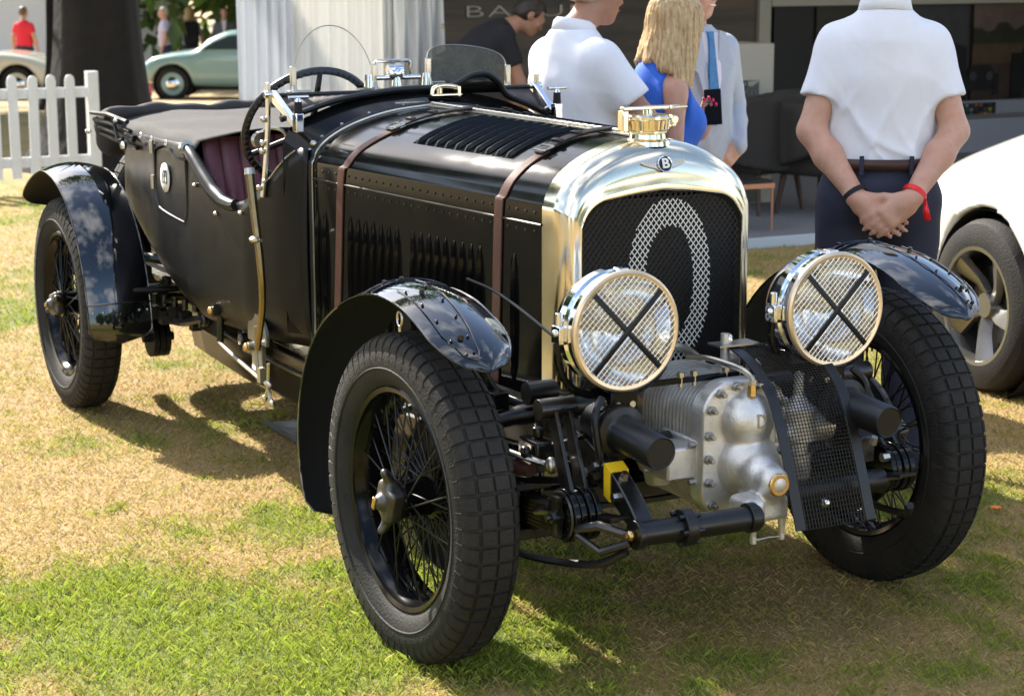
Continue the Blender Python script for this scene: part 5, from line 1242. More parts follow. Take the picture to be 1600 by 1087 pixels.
# ---- handbrake, levers, outside rods (car's right)
g = G(); q = spl([(-0.575, 1.555, 1.075), (-0.575, 1.525, 0.96), (-0.572, 1.49, 0.80), (-0.565, 1.50, 0.66), (-0.55, 1.60, 0.50)], 18)
g.tube(q, [0.016-0.005*i/18 for i in range(19)], 8); hb = obj('handbrake_lever', g, 'oldbrass', CAR)
g = G(); g.cyl(q[0], q[0]+Vector((0, 0.004, 0.02)), 0.018, 0.015); g.ell(q[7]+Vector((-0.01, 0, 0)), (0.02, 0.022, 0.012), 8, 5); g.cyl(q[7]+Vector((0, -0.03, 0)), q[7]+Vector((0, 0.03, 0)), 0.006); obj('lever_fittings', g, 'dullchrome', hb)
g = G(); qd = [(1.70+0.09*math.cos(a), 0.52+0.075*math.sin(a)) for a in np.linspace(-0.3, math.pi+0.3, 18)]
g.prism([(a, b) for a, b in qd], lambda a, b: Vector((-0.505, a, b)), lambda a, b: Vector((-0.515, a, b))); g.box((-0.51, 1.70, 0.44), (0.012, 0.10, 0.10)); obj('brake_quadrant', g, 'steel', CAR)
g = G()
g.tube([(-0.525, 2.06, 0.44), (-0.525, 1.86, 0.41), (-0.525, 1.66, 0.385)], 0.008, 6); g.box((-0.525, 1.64, 0.40), (0.02, 0.03, 0.05)); g.cyl((-0.505, 1.68, 0.49), (-0.555, 1.68, 0.49), 0.018)
g.tube([(-0.53, 1.555, 0.455), (-0.53, 1.565, 0.37), (-0.53, 1.60, 0.33)], 0.006, 6); g.tube([(-0.53, 1.565, 0.37), (-0.53, 1.53, 0.325)], 0.006, 6); g.ell((-0.53, 1.565, 0.385), (0.012, 0.03, 0.012)); g.ell((-0.53, 1.60, 0.33), (0.01, 0.012, 0.012)); g.ell((-0.53, 1.53, 0.325), (0.01, 0.012, 0.012))
g.tube([(-0.53, 1.67, 0.56), (-0.53, 1.67, 0.46), (-0.53, 1.66, 0.40)], 0.007, 6); obj('brake_rods', g, 'dullchrome', CAR)
g = G(); g.tube([(-0.52, 2.05, 0.58), (-0.52, 2.06, 0.44)], 0.013, 8); g.cyl((-0.50, 2.05, 0.555), (-0.55, 2.05, 0.555), 0.022); obj('brake_lever', g, 'chassis', CAR)
g = G(); g.ell((-0.555, 2.05, 0.555), (0.012, 0.014, 0.014)); g.ell((-0.56, 1.68, 0.49), (0.012, 0.014, 0.014)); obj('brass_nuts', g, 'brass', CAR, kind='stuff')
# ---- chassis
def rail_geo(s):
    g = G(); pr = [(2.95, 0.83, 0.09), (2.80, 0.75, 0.10), (2.66, 0.64, 0.11), (2.45, 0.565, 0.12), (2.0, 0.535, 0.14), (1.2, 0.535, 0.15), (0.4, 0.545, 0.14), (0.1, 0.56, 0.12), (-0.15, 0.565, 0.10), (-0.30, 0.545, 0.085), (-0.42, 0.50, 0.07), (-0.50, 0.452, 0.06), (-0.545, 0.42, 0.045)]
    if s > 0: pr = pr[:-2]
    q = spl([(h, y, z) for y, z, h in pr], 60); P = []
    for p in q:
        x = s*0.372; w = 0.024; h = p.x/2; y, z = p.y, p.z
        P.append([Vector((x-w, y, z-h)), Vector((x+w, y, z-h)), Vector((x+w, y, z+h)), Vector((x-w, y, z+h))])
    g.loft(P); return g
for s in (-1, 1):
    obj('chassis_rail', rail_geo(s), 'chassis', CAR, bevel=0.004)
    g = G()
    for y, z in ((-0.36, 0.54), (-0.455, 0.485), (-0.30, 0.51), (-0.20, 0.53)): g.cyl((s*0.39, y, z), (s*0.412, y, z), 0.012, 0.010, 6)
    for y, z in ((-0.44, 0.522), (-0.33, 0.587)): g.cyl((s*0.372, y, z), (s*0.372, y-0.008, z+0.018), 0.012, 0.009, 6)
    obj('rail_bolts', g, 'dullchrome', CAR, kind='stuff')
    for y in np.arange(2.2, 2.72, 0.09): pass
rq = spl([(h, y, z) for y, z, h in [(-0.15, 0.565, 0.10), (-0.30, 0.545, 0.085), (-0.42, 0.50, 0.07), (-0.50, 0.452, 0.06), (-0.545, 0.42, 0.045)]], 60)
g = G(); P = []
for p in rq:
    if -0.425 < p.y < -0.385: P.append([Vector((-0.372+a*0.0265, p.y, p.z+b*(p.x/2+0.003))) for a, b in ((-1, -1), (1, -1), (1, 1), (-1, 1))])
g.loft(P); obj('yellow_tape', g, 'yellow', CAR)
# valance and undertray, silencer side
g = G(); P = []
for i in range(21):
    y = 0.15+2.75*i/20; zz = float(np.interp(y, [0.15, 0.6, 1.6, 2.4, 2.9], [0.40, 0.30, 0.235, 0.215, 0.235]))
    P.append([Vector((-0.37, y, 0.49)), Vector((-0.365, y, 0.40)), Vector((-0.34, y, zz+0.03)), Vector((-0.30, y, zz)), Vector((0.30, y, zz)), Vector((0.34, y, zz+0.03)), Vector((0.365, y, 0.40)), Vector((0.37, y, 0.49))])
g.grid(P); obj('undertray', g, 'paint', CAR, solid=0.004)
g = G(); g.box((0, 3.05, 0.62), (0.8, 0.45, 0.30)); obj('fuel_tank', g, 'chassis', CAR, bevel=0.04)
g = G()
for s in (-1, 1):
    for k in range(7):
        L_ = 0.62-0.07*k; q = [(3.24-L_+2*L_*i/10) for i in range(11)]
        P = []
        for y in q:
            z = 0.50-0.012*k-0.10*(1-((y-WB)/0.62)**2)+0.0; P.append([Vector((s*0.50+a, y, z+b)) for a, b in ((-0.028, -0.005), (0.028, -0.005), (0.028, 0.005), (-0.028, 0.005))])
        g.loft(P)
obj('rear_spring', g, 'chassis', CAR)
g = G(); g.cyl((-0.62, WB, WR), (0.62, WB, WR), 0.045); g.ell((0, WB, WR), (0.15, 0.13, 0.15)); obj('rear_axle', g, 'chassis', CAR)
for s in (-1, 1):
    g = G(); c = Vector((s*0.50, 2.86, 0.32))
    for k in range(3): g.cyl(c+Vector((-0.035+k*0.024, 0, 0)), c+Vector((-0.017+k*0.024, 0, 0)), 0.075, None, 26)
    g.cyl(c+Vector((-0.06, 0, 0)), c+Vector((0.06, 0, 0)), 0.018); g.tube([c, (s*0.48, 2.78, 0.56)], 0.02, 8); g.tube([c, (s*0.52, 3.2, 0.40)], 0.018, 8); obj('rear_damper', g, 'satin', CAR)
    g = G()
    for k in range(7): g.box((s*(0.56-0.02*k), 2.66-0.06*k+0.15, 0.45-0.012*(k % 3)), (0.04, 0.045, 0.05)); g.cyl((s*(0.56-0.02*k), 2.81-0.06*k, 0.47), (s*(0.56-0.02*k), 2.81-0.06*k, 0.51), 0.012)
    g.tube(spl([(s*0.56, 2.85, 0.44), (s*0.50, 2.6, 0.42), (s*0.45, 2.4, 0.46)], 8), 0.016, 8); obj('spring_shackle', g, 'chassis', CAR)
    g = G(); g.tube([(s*0.40, 2.72, 0.60), (s*0.47, 2.85, 0.62), (s*0.55, 3.0, 0.62)], 0.02, 8); g.tube([(s*0.43, 2.62, 0.70), (s*0.43, 2.80, 0.50)], 0.014, 8); g.ell((s*0.44, 2.70, 0.665), (0.02, 0.02, 0.02)); obj('rear_bracket', g, 'chassis', CAR)
# ---- front axle, springs, dampers, steering
g = G(); q = spl([(-0.60, 0, 0.42), (-0.50, 0, 0.40), (-0.36, 0, 0.36), (0, 0, 0.345), (0.36, 0, 0.36), (0.50, 0, 0.40), (0.60, 0, 0.42)], 24)
g.loft([[p+Vector((0, a, b)) for a, b in ((-0.025, -0.03), (0.025, -0.03), (0.025, -0.018), (0.010, -0.016), (0.010, 0.016), (0.025, 0.018), (0.025, 0.03), (-0.025, 0.03), (-0.025, 0.018), (-0.010, 0.016), (-0.010, -0.016), (-0.025, -0.018))] for p in q]); obj('front_axle', g, 'chassis', CAR)
for s in (-1, 1):
    g = G()
    for k in range(8):
        L_ = 0.52-0.052*k; P = []
        for i in range(13):
            y = -L_+2*L_*i/12; z = 0.395+0.055*(abs(y)/0.52)**2*1.0-0.010*k+0.0; P.append([Vector((s*0.425+a, y+0.0, z+b)) for a, b in ((-0.026, -0.004), (0.026, -0.004), (0.026, 0.004), (-0.026, 0.004))])
        g.loft(P)
    obj('front_spring', g, 'chassis', CAR)
    g = G()
    for y in (-0.06, 0.06):
        for x in (-0.034, 0.034): g.cyl((s*0.425+x, y, 0.29), (s*0.425+x, y, 0.455), 0.009, None, 8); g.cyl((s*0.425+x, y, 0.455), (s*0.425+x, y, 0.478), 0.015, None, 6)
    g.box((s*0.425, 0, 0.425), (0.10, 0.17, 0.02)); g.box((s*0.425, 0, 0.30), (0.10, 0.17, 0.03)); g.box((s*0.45, -0.12, 0.49), (0.05, 0.05, 0.03)); obj('spring_clamp', g, 'chassis', CAR, bevel=0.003)
    # friction damper
    c = Vector((s*0.47, -0.385, 0.435)); g = G()
    for k in range(4): g.cyl(c+Vector((-0.038+k*0.020, 0, 0)), c+Vector((-0.0225+k*0.020, 0, 0)), 0.066 if k != 1 else 0.062, None, 30)
    dm = obj('friction_damper', g, 'paint', CAR, bevel=0.002)
    g = G(); x0 = s*(0.47+0.042)
    g.lathe([(0, 0.058), (0.004, 0.062), (0.008, 0.058), (0.004, 0.050)], Vector((x0-s*0.004, c.y, c.z)), (s, 0, 0), 30, wrap=True)
    for k in range(12):
        a = 2*math.pi*k/12; g.cyl((x0, c.y+math.cos(a)*0.046, c.z+math.sin(a)*0.046), (x0+s*0.004, c.y+math.cos(a)*0.046, c.z+math.sin(a)*0.046), 0.0035, None, 6)
    g.cyl((x0, c.y, c.z), (x0+s*0.03, c.y, c.z), 0.02, 0.016, 6); g.cyl((x0+s*0.03, c.y, c.z), (x0+s*0.042, c.y, c.z), 0.008); g.box((x0+s*0.012, c.y, c.z), (0.016, 0.03, 0.10)); obj('damper_star', g, 'chassis', dm)
    g = G()
    for dx in (-0.02, 0.02):
        a = c+Vector((dx, 0.0, 0.03)); b = Vector((s*0.44+dx, -0.245, 0.665)); d = (b-a).normalized(); n_ = Vector((1, 0, 0)).cross(d)
        g.loft([[p+Vector((e, 0, 0))+n_*w for e, w in ((-0.005, -ww), (0.005, -ww), (0.005, ww), (-0.005, ww))] for p, ww in ((a, 0.03), ((a+b)/2, 0.022), (b, 0.018))])
        b2 = Vector((s*0.43+dx, -0.05, 0.42)); d = (b2-a).normalized(); n_ = Vector((1, 0, 0)).cross(d)
    g.cyl((s*0.40, -0.245, 0.665), (s*0.50, -0.245, 0.665), 0.026); g.tube([c+Vector((0, 0.03, 0)), (s*0.45, -0.15, 0.38)], 0.014, 8); obj('damper_arm', g, 'chassis', dm, bevel=0.001)
    # front shackle bracket, frame rod and drop arm
    g = G(); g.tube(spl([(s*0.56, 0.0, 0.32), (s*0.53, -0.20, 0.295), (s*0.47, -0.45, 0.325), (s*0.42, -0.54, 0.375)], 14), 0.010, 8); obj('lower_rod', g, 'satin', CAR)
    # brake cross shaft with elbow
    g = G(); q = spl([(s*0.62, -0.015, 0.585), (s*0.52, -0.015, 0.588), (s*0.45, -0.03, 0.600), (s*0.40, -0.05, 0.606)], 14); g.tube(q, [0.023]*10+[0.026, 0.027, 0.027, 0.027, 0.027], 12); g.cyl((s*0.405, -0.05, 0.606), (s*0.385, -0.055, 0.607), 0.033); sh = obj('brake_shaft', g, 'satin', CAR)
    g = G(); g.cyl((s*0.385, -0.11, 0.585), (s*0.385, -0.11, 0.655), 0.045, None, 26); g.cyl((s*0.34, -0.11, 0.63), (s*0.26, -0.11, 0.63), 0.028); g.cyl((s*0.44, -0.07, 0.665), (s*0.36, -0.07, 0.665), 0.03); obj('steering_box', g, 'satin', CAR)
    g = G(); g.box((s*0.49, 0.10, 0.642), (0.05, 0.26, 0.045)); g.cyl((s*0.49, 0.06, 0.665), (s*0.49, 0.06, 0.678), 0.012, None, 6); g.box((s*0.49, 0.155, 0.69), (0.01, 0.02, 0.05)); obj('wing_mount', g, 'paint', CAR, bevel=0.006)
    g = G(); g.tube([(s*0.56, 0.04, 0.545), (s*0.50, -0.18, 0.530), (s*0.47, -0.26, 0.525)], 0.008, 8); g.ell((s*0.47, -0.26, 0.525), (0.018, 0.018, 0.022)); obj('drag_link', g, 'dullchrome', CAR)
    g = G(); g.cyl((s*0.55, 0.02, 0.505), (s*0.50, -0.14, 0.500), 0.019, None, 14); obj('damper_rod', g, 'steel', CAR); g = G(); g.cyl((s*0.50, -0.14, 0.500), (s*0.485, -0.185, 0.498), 0.024, 0.018, 14); obj('rod_end', g, 'leather', CAR)
    # forward stub tubes with flanges
    g = G(); c = Vector((s*0.335, -0.36, 0.615)); g.lathe([(-0.11, 0.0), (-0.11, 0.05), (-0.05, 0.052), (-0.045, 0.035), (-0.02, 0.035), (-0.015, 0.068), (0.0, 0.070), (0.012, 0.066), (0.018, 0.050), (0.03, 0.043), (0.185, 0.0415), (0.190, 0.039), (0.187, 0.036), (0.187, 0.0)], c, (0, -1, -0.06), 32); obj('stub_tube', g, 'satin', CAR, ang=30)
    g = G(); g.cyl(c+Vector((0, 0.09, 0)), c+Vector((0, 0.03, 0)), 0.044, None, 24); obj('stub_collar', g, 'steel', CAR)
    g = G(); g.tube(spl([(s*0.375, -0.34, 0.70), (s*0.405, -0.36, 0.66), (s*0.40, -0.37, 0.58), (s*0.385, -0.36, 0.52)], 12), 0.010, 8); g.cyl((s*0.40, -0.37, 0.515), (s*0.425, -0.375, 0.513), 0.014, None, 6); obj('hose', g, 'satin', CAR)
# tie bar between the lamps
g = G(); g.box((0.0, -0.285, 0.707), (0.84, 0.010, 0.014)); tb = obj('tie_bar', g, 'paint', CAR)
g = G()
for x in (-0.115, -0.075, 0.02, 0.06): g.cyl((x, -0.285, 0.690), (x, -0.285, 0.728), 0.006, None, 6); g.cyl((x, -0.285, 0.717), (x, -0.285, 0.727), 0.011, None, 6)
obj('tie_bar_bolts', g, 'dullchrome', tb, kind='stuff')
# cross tube
g = G(); g.cyl((-0.405, -0.555, 0.418), (-0.06, -0.555, 0.415), 0.030, None, 22); g.cyl((-0.285, -0.555, 0.417), (-0.255, -0.555, 0.417), 0.045, None, 22); g.cyl((-0.095, -0.555, 0.416), (-0.07, -0.555, 0.416), 0.037, None, 22); g.cyl((-0.412, -0.555, 0.418), (-0.395, -0.555, 0.418), 0.036, None, 22)
g.cyl((0.06, -0.445, 0.425), (0.40, -0.445, 0.425), 0.030, None, 22); ct = obj('cross_tube', g, 'satin', CAR, bevel=0.002)
g = G()
for k in range(6):
    a = 2*math.pi*k/6
    for x0, x1 in ((-0.298, -0.285), (-0.255, -0.240)): g.cyl((x0, -0.555+math.cos(a)*0.038, 0.417+math.sin(a)*0.038), (x1, -0.555+math.cos(a)*0.038, 0.417+math.sin(a)*0.038), 0.006, None, 6)
obj('flange_bolts', g, 'chassis', ct, kind='stuff')
g = G(); g.ell((-0.420, -0.555, 0.418), (0.014, 0.014, 0.014), 10, 6); g.cyl((-0.44, -0.56, 0.418), (-0.42, -0.556, 0.418), 0.008); obj('tube_nut', g, 'brass', ct)
g = G(); g.tube([(-0.42, -0.555, 0.418), (-0.475, -0.50, 0.435), (-0.50, -0.44, 0.415)], 0.012, 8); g.tube([(-0.42, -0.555, 0.40), (-0.47, -0.50, 0.37), (-0.50, -0.44, 0.40)], 0.010, 8); obj('spring_eye', g, 'chassis', CAR)
# ---- supercharger
BX = 0.032
def rr_sec(hw, z0, z1, r, n=8):
    k = []
    for cx, cz, a0 in ((hw-r, z0+r, -90), (hw-r, z1-r, 0), (-hw+r, z1-r, 90), (-hw+r, z0+r, 180)):
        for i in range(n+1): a = R(a0+90*i/n); k.append((BX+cx+r*math.cos(a), cz+r*math.sin(a)))
    return k
g = G(); s0 = rr_sec(0.108, 0.365, 0.690, 0.095)
g.loft([[Vector((x, y, z)) for x, z in s0] for y in (0.0, -0.31)]); BL = obj('supercharger', g, 'alu', CAR, ang=50)
g = G(); s1 = rr_sec(0.122, 0.351, 0.706, 0.107)
for i in range(14):
    y = -0.062-0.0165*i; s2 = rr_sec(0.1125, 0.3605, 0.6945, 0.0985)
    g.loft([[Vector((x, y+0.0050, z)) for x, z in s0], [Vector((x, y+0.0020, z)) for x, z in s1], [Vector((x, y-0.0020, z)) for x, z in s1], [Vector((x, y-0.0050, z)) for x, z in s0]], True, False)
obj('cooling_fins', g, 'alu', BL, ang=60, kind='stuff')
g = G(); s3 = rr_sec(0.126, 0.350, 0.706, 0.085); s4 = rr_sec(0.122, 0.354, 0.702, 0.083)
g.loft([[Vector((x, y, z)) for x, z in q] for y, q in ((-0.302, s3), (-0.352, s3), (-0.357, s4))]); obj('end_plate', g, 'alu', BL, ang=40)
f = field([ell_((BX+0.004, -0.355, 0.605), (0.074, 0.068, 0.074), 0.0), ell_((BX+0.008, -0.355, 0.490), (0.088, 0.070, 0.082), 0.022), cap_((BX+0.010, -0.36, 0.487), (BX+0.006, -0.420, 0.478), 0.074, 0.060, 0.02), cap_((BX+0.004, -0.42, 0.472), (BX+0.004, -0.470, 0.470), 0.047, 0.044, 0.010), box_((BX-0.004, -0.445, 0.402), (0.056, 0.040, 0.030), 0.010, 0.02), box_((BX-0.080, -0.490, 0.415), (0.032, 0.045, 0.036), 0.02, 0.03)])
fb = lambda P_: np.maximum(f(P_), P_[:, 1]+0.345)
sdf_obj('nose_casting', fb, (-0.14, -0.62, 0.33), (0.2, -0.32, 0.72), 0.005, 'alu', BL, 2)
g = G(); g.cyl((BX+0.004, -0.465, 0.470), (BX+0.004, -0.510, 0.470), 0.0300, None, 28); g.cyl((BX+0.004, -0.465, 0.470), (BX+0.004, -0.478, 0.470), 0.034, None, 28); obj('brass_plug', g, 'brass', BL, bevel=0.004)
for x, z in ((-0.103, 0.64), (-0.109, 0.575), (-0.110, 0.515), (-0.108, 0.455), (-0.098, 0.395), (-0.078, 0.680), (-0.03, 0.694), (0.03, 0.694), (0.078, 0.680), (0.103, 0.64), (0.109, 0.575), (0.110, 0.515), (0.108, 0.455)):
    g = G(); g.cyl((BX+x, -0.356, z), (BX+x, -0.370, z), 0.0125, None, 6); g.cyl((BX+x, -0.370, z), (BX+x, -0.386, z), 0.0075, 0.0065, 8); obj('bolt', g, 'steel', BL, bevel=0.001)
lettering('cast_letter', 'D', 0.050, frame((BX+0.006, -0.4195, 0.612), (1, 0, 0), (0, 0.0, 1)), 'steel', BL, ext=0.005, off=0.0, sx=0.8)
g = G()
for x in (-0.045, 0.04): g.cyl((BX+x, -0.47, 0.376), (BX+x, -0.47, 0.335), 0.011, 0.007); g.cyl((BX+x, -0.47, 0.335), (BX+x, -0.47, 0.318), 0.009, None, 6)
g.tube([(BX-0.045, -0.47, 0.325), (BX, -0.475, 0.329), (BX+0.04, -0.47, 0.325)], 0.0016, 5); obj('drain_taps', g, 'alu', BL)
g = G(); g.box((BX-0.155, -0.25, 0.50), (0.10, 0.14, 0.085)); g.box((BX-0.121, -0.25, 0.50), (0.014, 0.17, 0.12)); g.cyl((BX-0.165, -0.22, 0.47), (BX-0.165, -0.22, 0.425), 0.045, 0.035, 20); obj('relief_manifold', g, 'alu', BL, bevel=0.008)
g = G()
for y in (-0.325, -0.175):
    for z in (0.452, 0.548): g.cyl((BX-0.125, y, z), (BX-0.145, y, z), 0.008, None, 6)
obj('manifold_bolts', g, 'steel', BL, kind='stuff')
g = G(); q = spl([(BX+0.0, -0.385, 0.690), (BX+0.005, -0.375, 0.715), (BX-0.01, -0.34, 0.735), (BX-0.045, -0.25, 0.748), (BX-0.06, -0.18, 0.74)], 16); g.tube(q, 0.0075, 8); obj('oil_pipe', g, 'dullchrome', BL)
g = G(); g.cyl((BX, -0.385, 0.672), (BX, -0.385, 0.700), 0.013, 0.011, 6); g.cyl(q[1], q[3], 0.011, 0.009, 8); obj('pipe_union', g, 'brass', BL)
g = G(); g.tube([Vector((0.0+math.cos(a)*0.14, -0.03, 0.60+math.sin(a)*0.14)) for a in np.linspace(0, math.pi, 20)], 0.012, 8); obj('starter_surround', g, 'dullchrome', CAR)
# carburettors on the car's left of the blower
for (cx, cy) in ((0.215, -0.33), (0.20, -0.16)):
    g = G(); g.lathe([(0.0, 0.0), (0.0, 0.032), (0.02, 0.036), (0.08, 0.036), (0.085, 0.028), (0.11, 0.028), (0.12, 0.048), (0.20, 0.048), (0.215, 0.03), (0.235, 0.014), (0.29, 0.013), (0.30, 0.0)], (cx, cy, 0.41), (0, 0, 1), 22); cb = obj('carburettor', g, 'alu', CAR, ang=35)
    g = G(); g.cyl((cx+0.03, cy, 0.56), (cx+0.09, cy, 0.56), 0.042, None, 20); g.cyl((cx-0.03, cy, 0.55), (cx-0.09, cy, 0.55), 0.032, None, 16); obj('carburettor_body', g, 'alu', cb)
    g = G(); g.lathe([(0.115, 0.034), (0.13, 0.037), (0.118, 0.039)], (cx, cy, 0.41), (0, 0, 1), 20, wrap=True); obj('brass_band', g, 'brass', cb)
g = G(); g.cyl((0.06, -0.22, 0.70), (0.06, -0.22, 0.80), 0.012); g.cyl((0.06, -0.22, 0.69), (0.06, -0.22, 0.715), 0.035); g.cyl((0.11, -0.15, 0.72), (0.14, -0.15, 0.72), 0.022); obj('fuel_fitting', g, 'alu', CAR)
# ---- perforated stone guard over the carburettors
gp = spl([(0, -0.235, 0.768), (0, -0.300, 0.748), (0, -0.36, 0.715), (0, -0.410, 0.668), (0, -0.445, 0.605), (0, -0.475, 0.53), (0, -0.505, 0.45), (0, -0.538, 0.355)], 60)
def gpt(x, i, off=0):
    a = gp[max(0, i-1)]; b = gp[min(60, i+1)]; T = (b-a).normalized(); N = Vector((0, T.z, -T.y)); return Vector((x, gp[i].y, gp[i].z))+N*off
def gx(i): t = i/60; return 0.072+0.010*t, 0.285+0.012*t
g = G()
for i in range(0, 61, 1):
    x0, x1 = gx(i); a = gpt(x0, i); b = gpt(x1, i); a.y -= 0.0008; b.y -= 0.0008
    g.tube([a, b], 0.0012, 4)
for k in range(24):
    t = k/23; g.tube([gpt(gx(i)[0]*(1-t)+gx(i)[1]*t, i) for i in range(0, 61, 4)], 0.0012, 4)
gd = obj('stone_guard_mesh', g, 'mesh_black', CAR, kind='stuff', fix=False)
for side in (0, 1):
    g = G(); P = []
    for i in range(0, 61, 2):
        x = gx(i)[side]; P.append([gpt(x-0.015, i, 0.002), gpt(x+0.015, i, 0.002), gpt(x+0.015, i, -0.003), gpt(x-0.015, i, -0.003)])
    g.loft(P); obj('guard_strip', g, 'satin', gd, bevel=0.001)
g = G()
for side in (0, 1):
    for i in range(26, 60, 4): q = gpt(gx(i)[side], i, -0.004); g.ell(q, (0.0025, 0.0025, 0.0025), 6, 4)
obj('guard_rivets', g, 'dullchrome', gd, kind='stuff')
g = G(); g.box((0.085, -0.22, 0.772), (0.12, 0.06, 0.005)); g.box((0.27, -0.25, 0.765), (0.06, 0.05, 0.005)); obj('guard_bracket', g, 'steel', gd)
g = G(); g.ell((0.07, -0.225, 0.783), (0.011, 0.011, 0.016), 10, 6); q = gpt(0.175, 55, -0.012); g.ell(q, (0.012, 0.016, 0.012), 10, 6); obj('guard_nut', g, 'chrome', gd)

# engine sump, cross members and the linkage clutter behind the axle and along the sill
g = G(); g.box((0, 0.42, 0.44), (0.42, 0.62, 0.26)); g.box((0, 0.16, 0.50), (0.70, 0.06, 0.10)); obj('engine_sump', g, 'chassis', CAR, bevel=0.03)  # dark block added to stop light showing through under the car
g = G(); g.cyl((-0.36, -0.20, 0.53), (0.36, -0.20, 0.53), 0.028, None, 16); obj('cross_member', g, 'chassis', CAR)
for s in (-1, 1):
    g = G(); g.tube([(s*0.56, 0.03, 0.47), (s*0.46, -0.10, 0.45), (s*0.40, -0.22, 0.47)], 0.010, 8); obj('steering_arm', g, 'chassis', CAR)
    g = G(); g.tube(spl([(s*0.40, -0.30, 0.60), (s*0.44, -0.20, 0.56), (s*0.47, -0.06, 0.54), (s*0.50, 0.10, 0.55)], 12), 0.007, 6); obj('brake_cable', g, 'satin', CAR)
    g = G(); g.box((s*0.455, -0.16, 0.545), (0.06, 0.10, 0.05)); g.cyl((s*0.455, -0.16, 0.57), (s*0.455, -0.16, 0.60), 0.016, None, 6); g.cyl((s*0.49, -0.18, 0.545), (s*0.51, -0.18, 0.545), 0.018, None, 6); obj('damper_bracket', g, 'chassis', CAR, bevel=0.006)
    g = G(); g.box((s*0.47, 0.10, 0.36), (0.10, 0.05, 0.12)); g.cyl((s*0.52, 0.10, 0.36), (s*0.56, 0.10, 0.36), 0.03, None, 16); obj('spring_hanger', g, 'chassis', CAR, bevel=0.006)
    g = G(); g.tube(spl([(s*0.43, 0.55, 0.46), (s*0.45, 1.1, 0.44), (s*0.46, 1.6, 0.43), (s*0.46, 2.3, 0.45)], 16), 0.009, 6); obj('brake_rod', g, 'chassis', CAR)
    for y, w in ((1.30, 0.16), (1.92, 0.12), (2.32, 0.20)):
        g = G(); g.box((s*0.435, y, 0.46), (0.07, w, 0.09)); g.cyl((s*0.47, y, 0.47), (s*0.50, y, 0.47), 0.022, None, 12); g.cyl((s*0.47, y+w*0.35, 0.44), (s*0.49, y+w*0.35, 0.44), 0.010, None, 6); obj('sill_bracket', g, 'chassis', CAR, bevel=0.008)
    g = G()
    for y in np.arange(1.0, 2.75, 0.11): g.ell((s*0.398, y, 0.585 if y < 2.3 else 0.585+(y-2.3)*0.25), (0.007, 0.008, 0.008), 6, 4)
    obj('chassis_rivets', g, 'chassis', CAR, kind='stuff')
g = G(); g.cyl((-0.56, 0.10, 0.36), (0.56, 0.10, 0.36), 0.014, None, 12); obj('track_rod', g, 'chassis', CAR)
# ================================================================== people
M['skin'] = mat('skin', (0.58, 0.33, 0.23), 0.5, 0, 0, 22, (0.50, 0.23, 0.155), 0.7, 0.2, 260)
M['skin2'] = mat('skin_tanned', (0.42, 0.215, 0.135), 0.5, 0, 0, 22, (0.34, 0.155, 0.10), 0.7, 0.2, 260)
M['polo'] = mat('white_polo', (0.80, 0.80, 0.84), 0.85, 0, 0, 60, (0.76, 0.76, 0.80), 0.5, 0.15, 500)
M['navy'] = mat('navy_chino', (0.020, 0.022, 0.042), 0.85, 0, 0, 20, (0.028, 0.030, 0.052), 0.6, 0.15, 400)
def hair_mat(name, a, b):
    m = mat(name, a, 0.42, 0, 0, 1.0, b, 1.0, 0.5, 1.0); t = m.node_tree
    for lk in list(t.links):
        if lk.to_node.type == 'TEX_NOISE' and lk.to_socket.name == 'Vector':
            q = t.nodes.new('ShaderNodeMapping'); q.inputs['Scale'].default_value = (90, 90, 5); src, n = lk.from_socket, lk.to_node; t.links.new(src, q.inputs[0]); t.links.new(q.outputs[0], n.inputs['Vector'])
    return m
M['blonde'] = hair_mat('blonde_hair', (0.30, 0.17, 0.06), (0.66, 0.47, 0.24))
M['darkhair'] = mat('dark_hair', (0.028, 0.018, 0.012), 0.5); M['brownhair'] = mat('brown_hair', (0.13, 0.075, 0.04), 0.5); M['greyhair'] = mat('fair_grey_hair', (0.40, 0.33, 0.25), 0.6)
M['bluedress'] = mat('blue_dress', (0.018, 0.13, 0.62), 0.7, 0, 0, 25, (0.014, 0.10, 0.52), 0.5, 0.1, 200)
M['jacket'] = mat('pale_grey_jacket', (0.38, 0.41, 0.47), 0.85, 0, 0, 90, (0.44, 0.46, 0.52), 0.5, 0.15, 500)
M['shirtpale'] = mat('pale_shirt', (0.70, 0.66, 0.72), 0.8); M['tie'] = mat('blue_tie', (0.025, 0.14, 0.33), 0.5, 0, 0, 70, (0.06, 0.24, 0.45), 0.7)
M['bluetrousers'] = mat('blue_trousers', (0.030, 0.042, 0.10), 0.85); M['blacktee'] = mat('black_tee', (0.012, 0.012, 0.017), 0.85)
M['redtee'] = mat('red_shirt', (0.70, 0.02, 0.04), 0.8); M['greysuit'] = mat('grey_suit', (0.10, 0.105, 0.12), 0.85); M['stripe'] = mat('lilac_shirt', (0.55, 0.50, 0.62), 0.8)
M['belt'] = mat('brown_belt', (0.045, 0.018, 0.012), 0.5); M['redband'] = mat('red_wristband', (0.80, 0.01, 0.015), 0.35); M['shoe'] = mat('brown_shoe', (0.10, 0.05, 0.03), 0.4)
M['nail'] = mat('red_nail', (0.75, 0.02, 0.10), 0.25); M['phone'] = mat('phone_black', (0.006, 0.006, 0.007), 0.6, spec=0.15); M['lip'] = mat('lip', (0.45, 0.14, 0.11), 0.5); M['eye'] = mat('eye', (0.75, 0.73, 0.70), 0.2); M['teeth'] = mat('teeth', (0.8, 0.78, 0.7), 0.3)
v3 = lambda *a: np.array(a, float)
def unit(v): v = np.array(v, float); return v/np.linalg.norm(v)
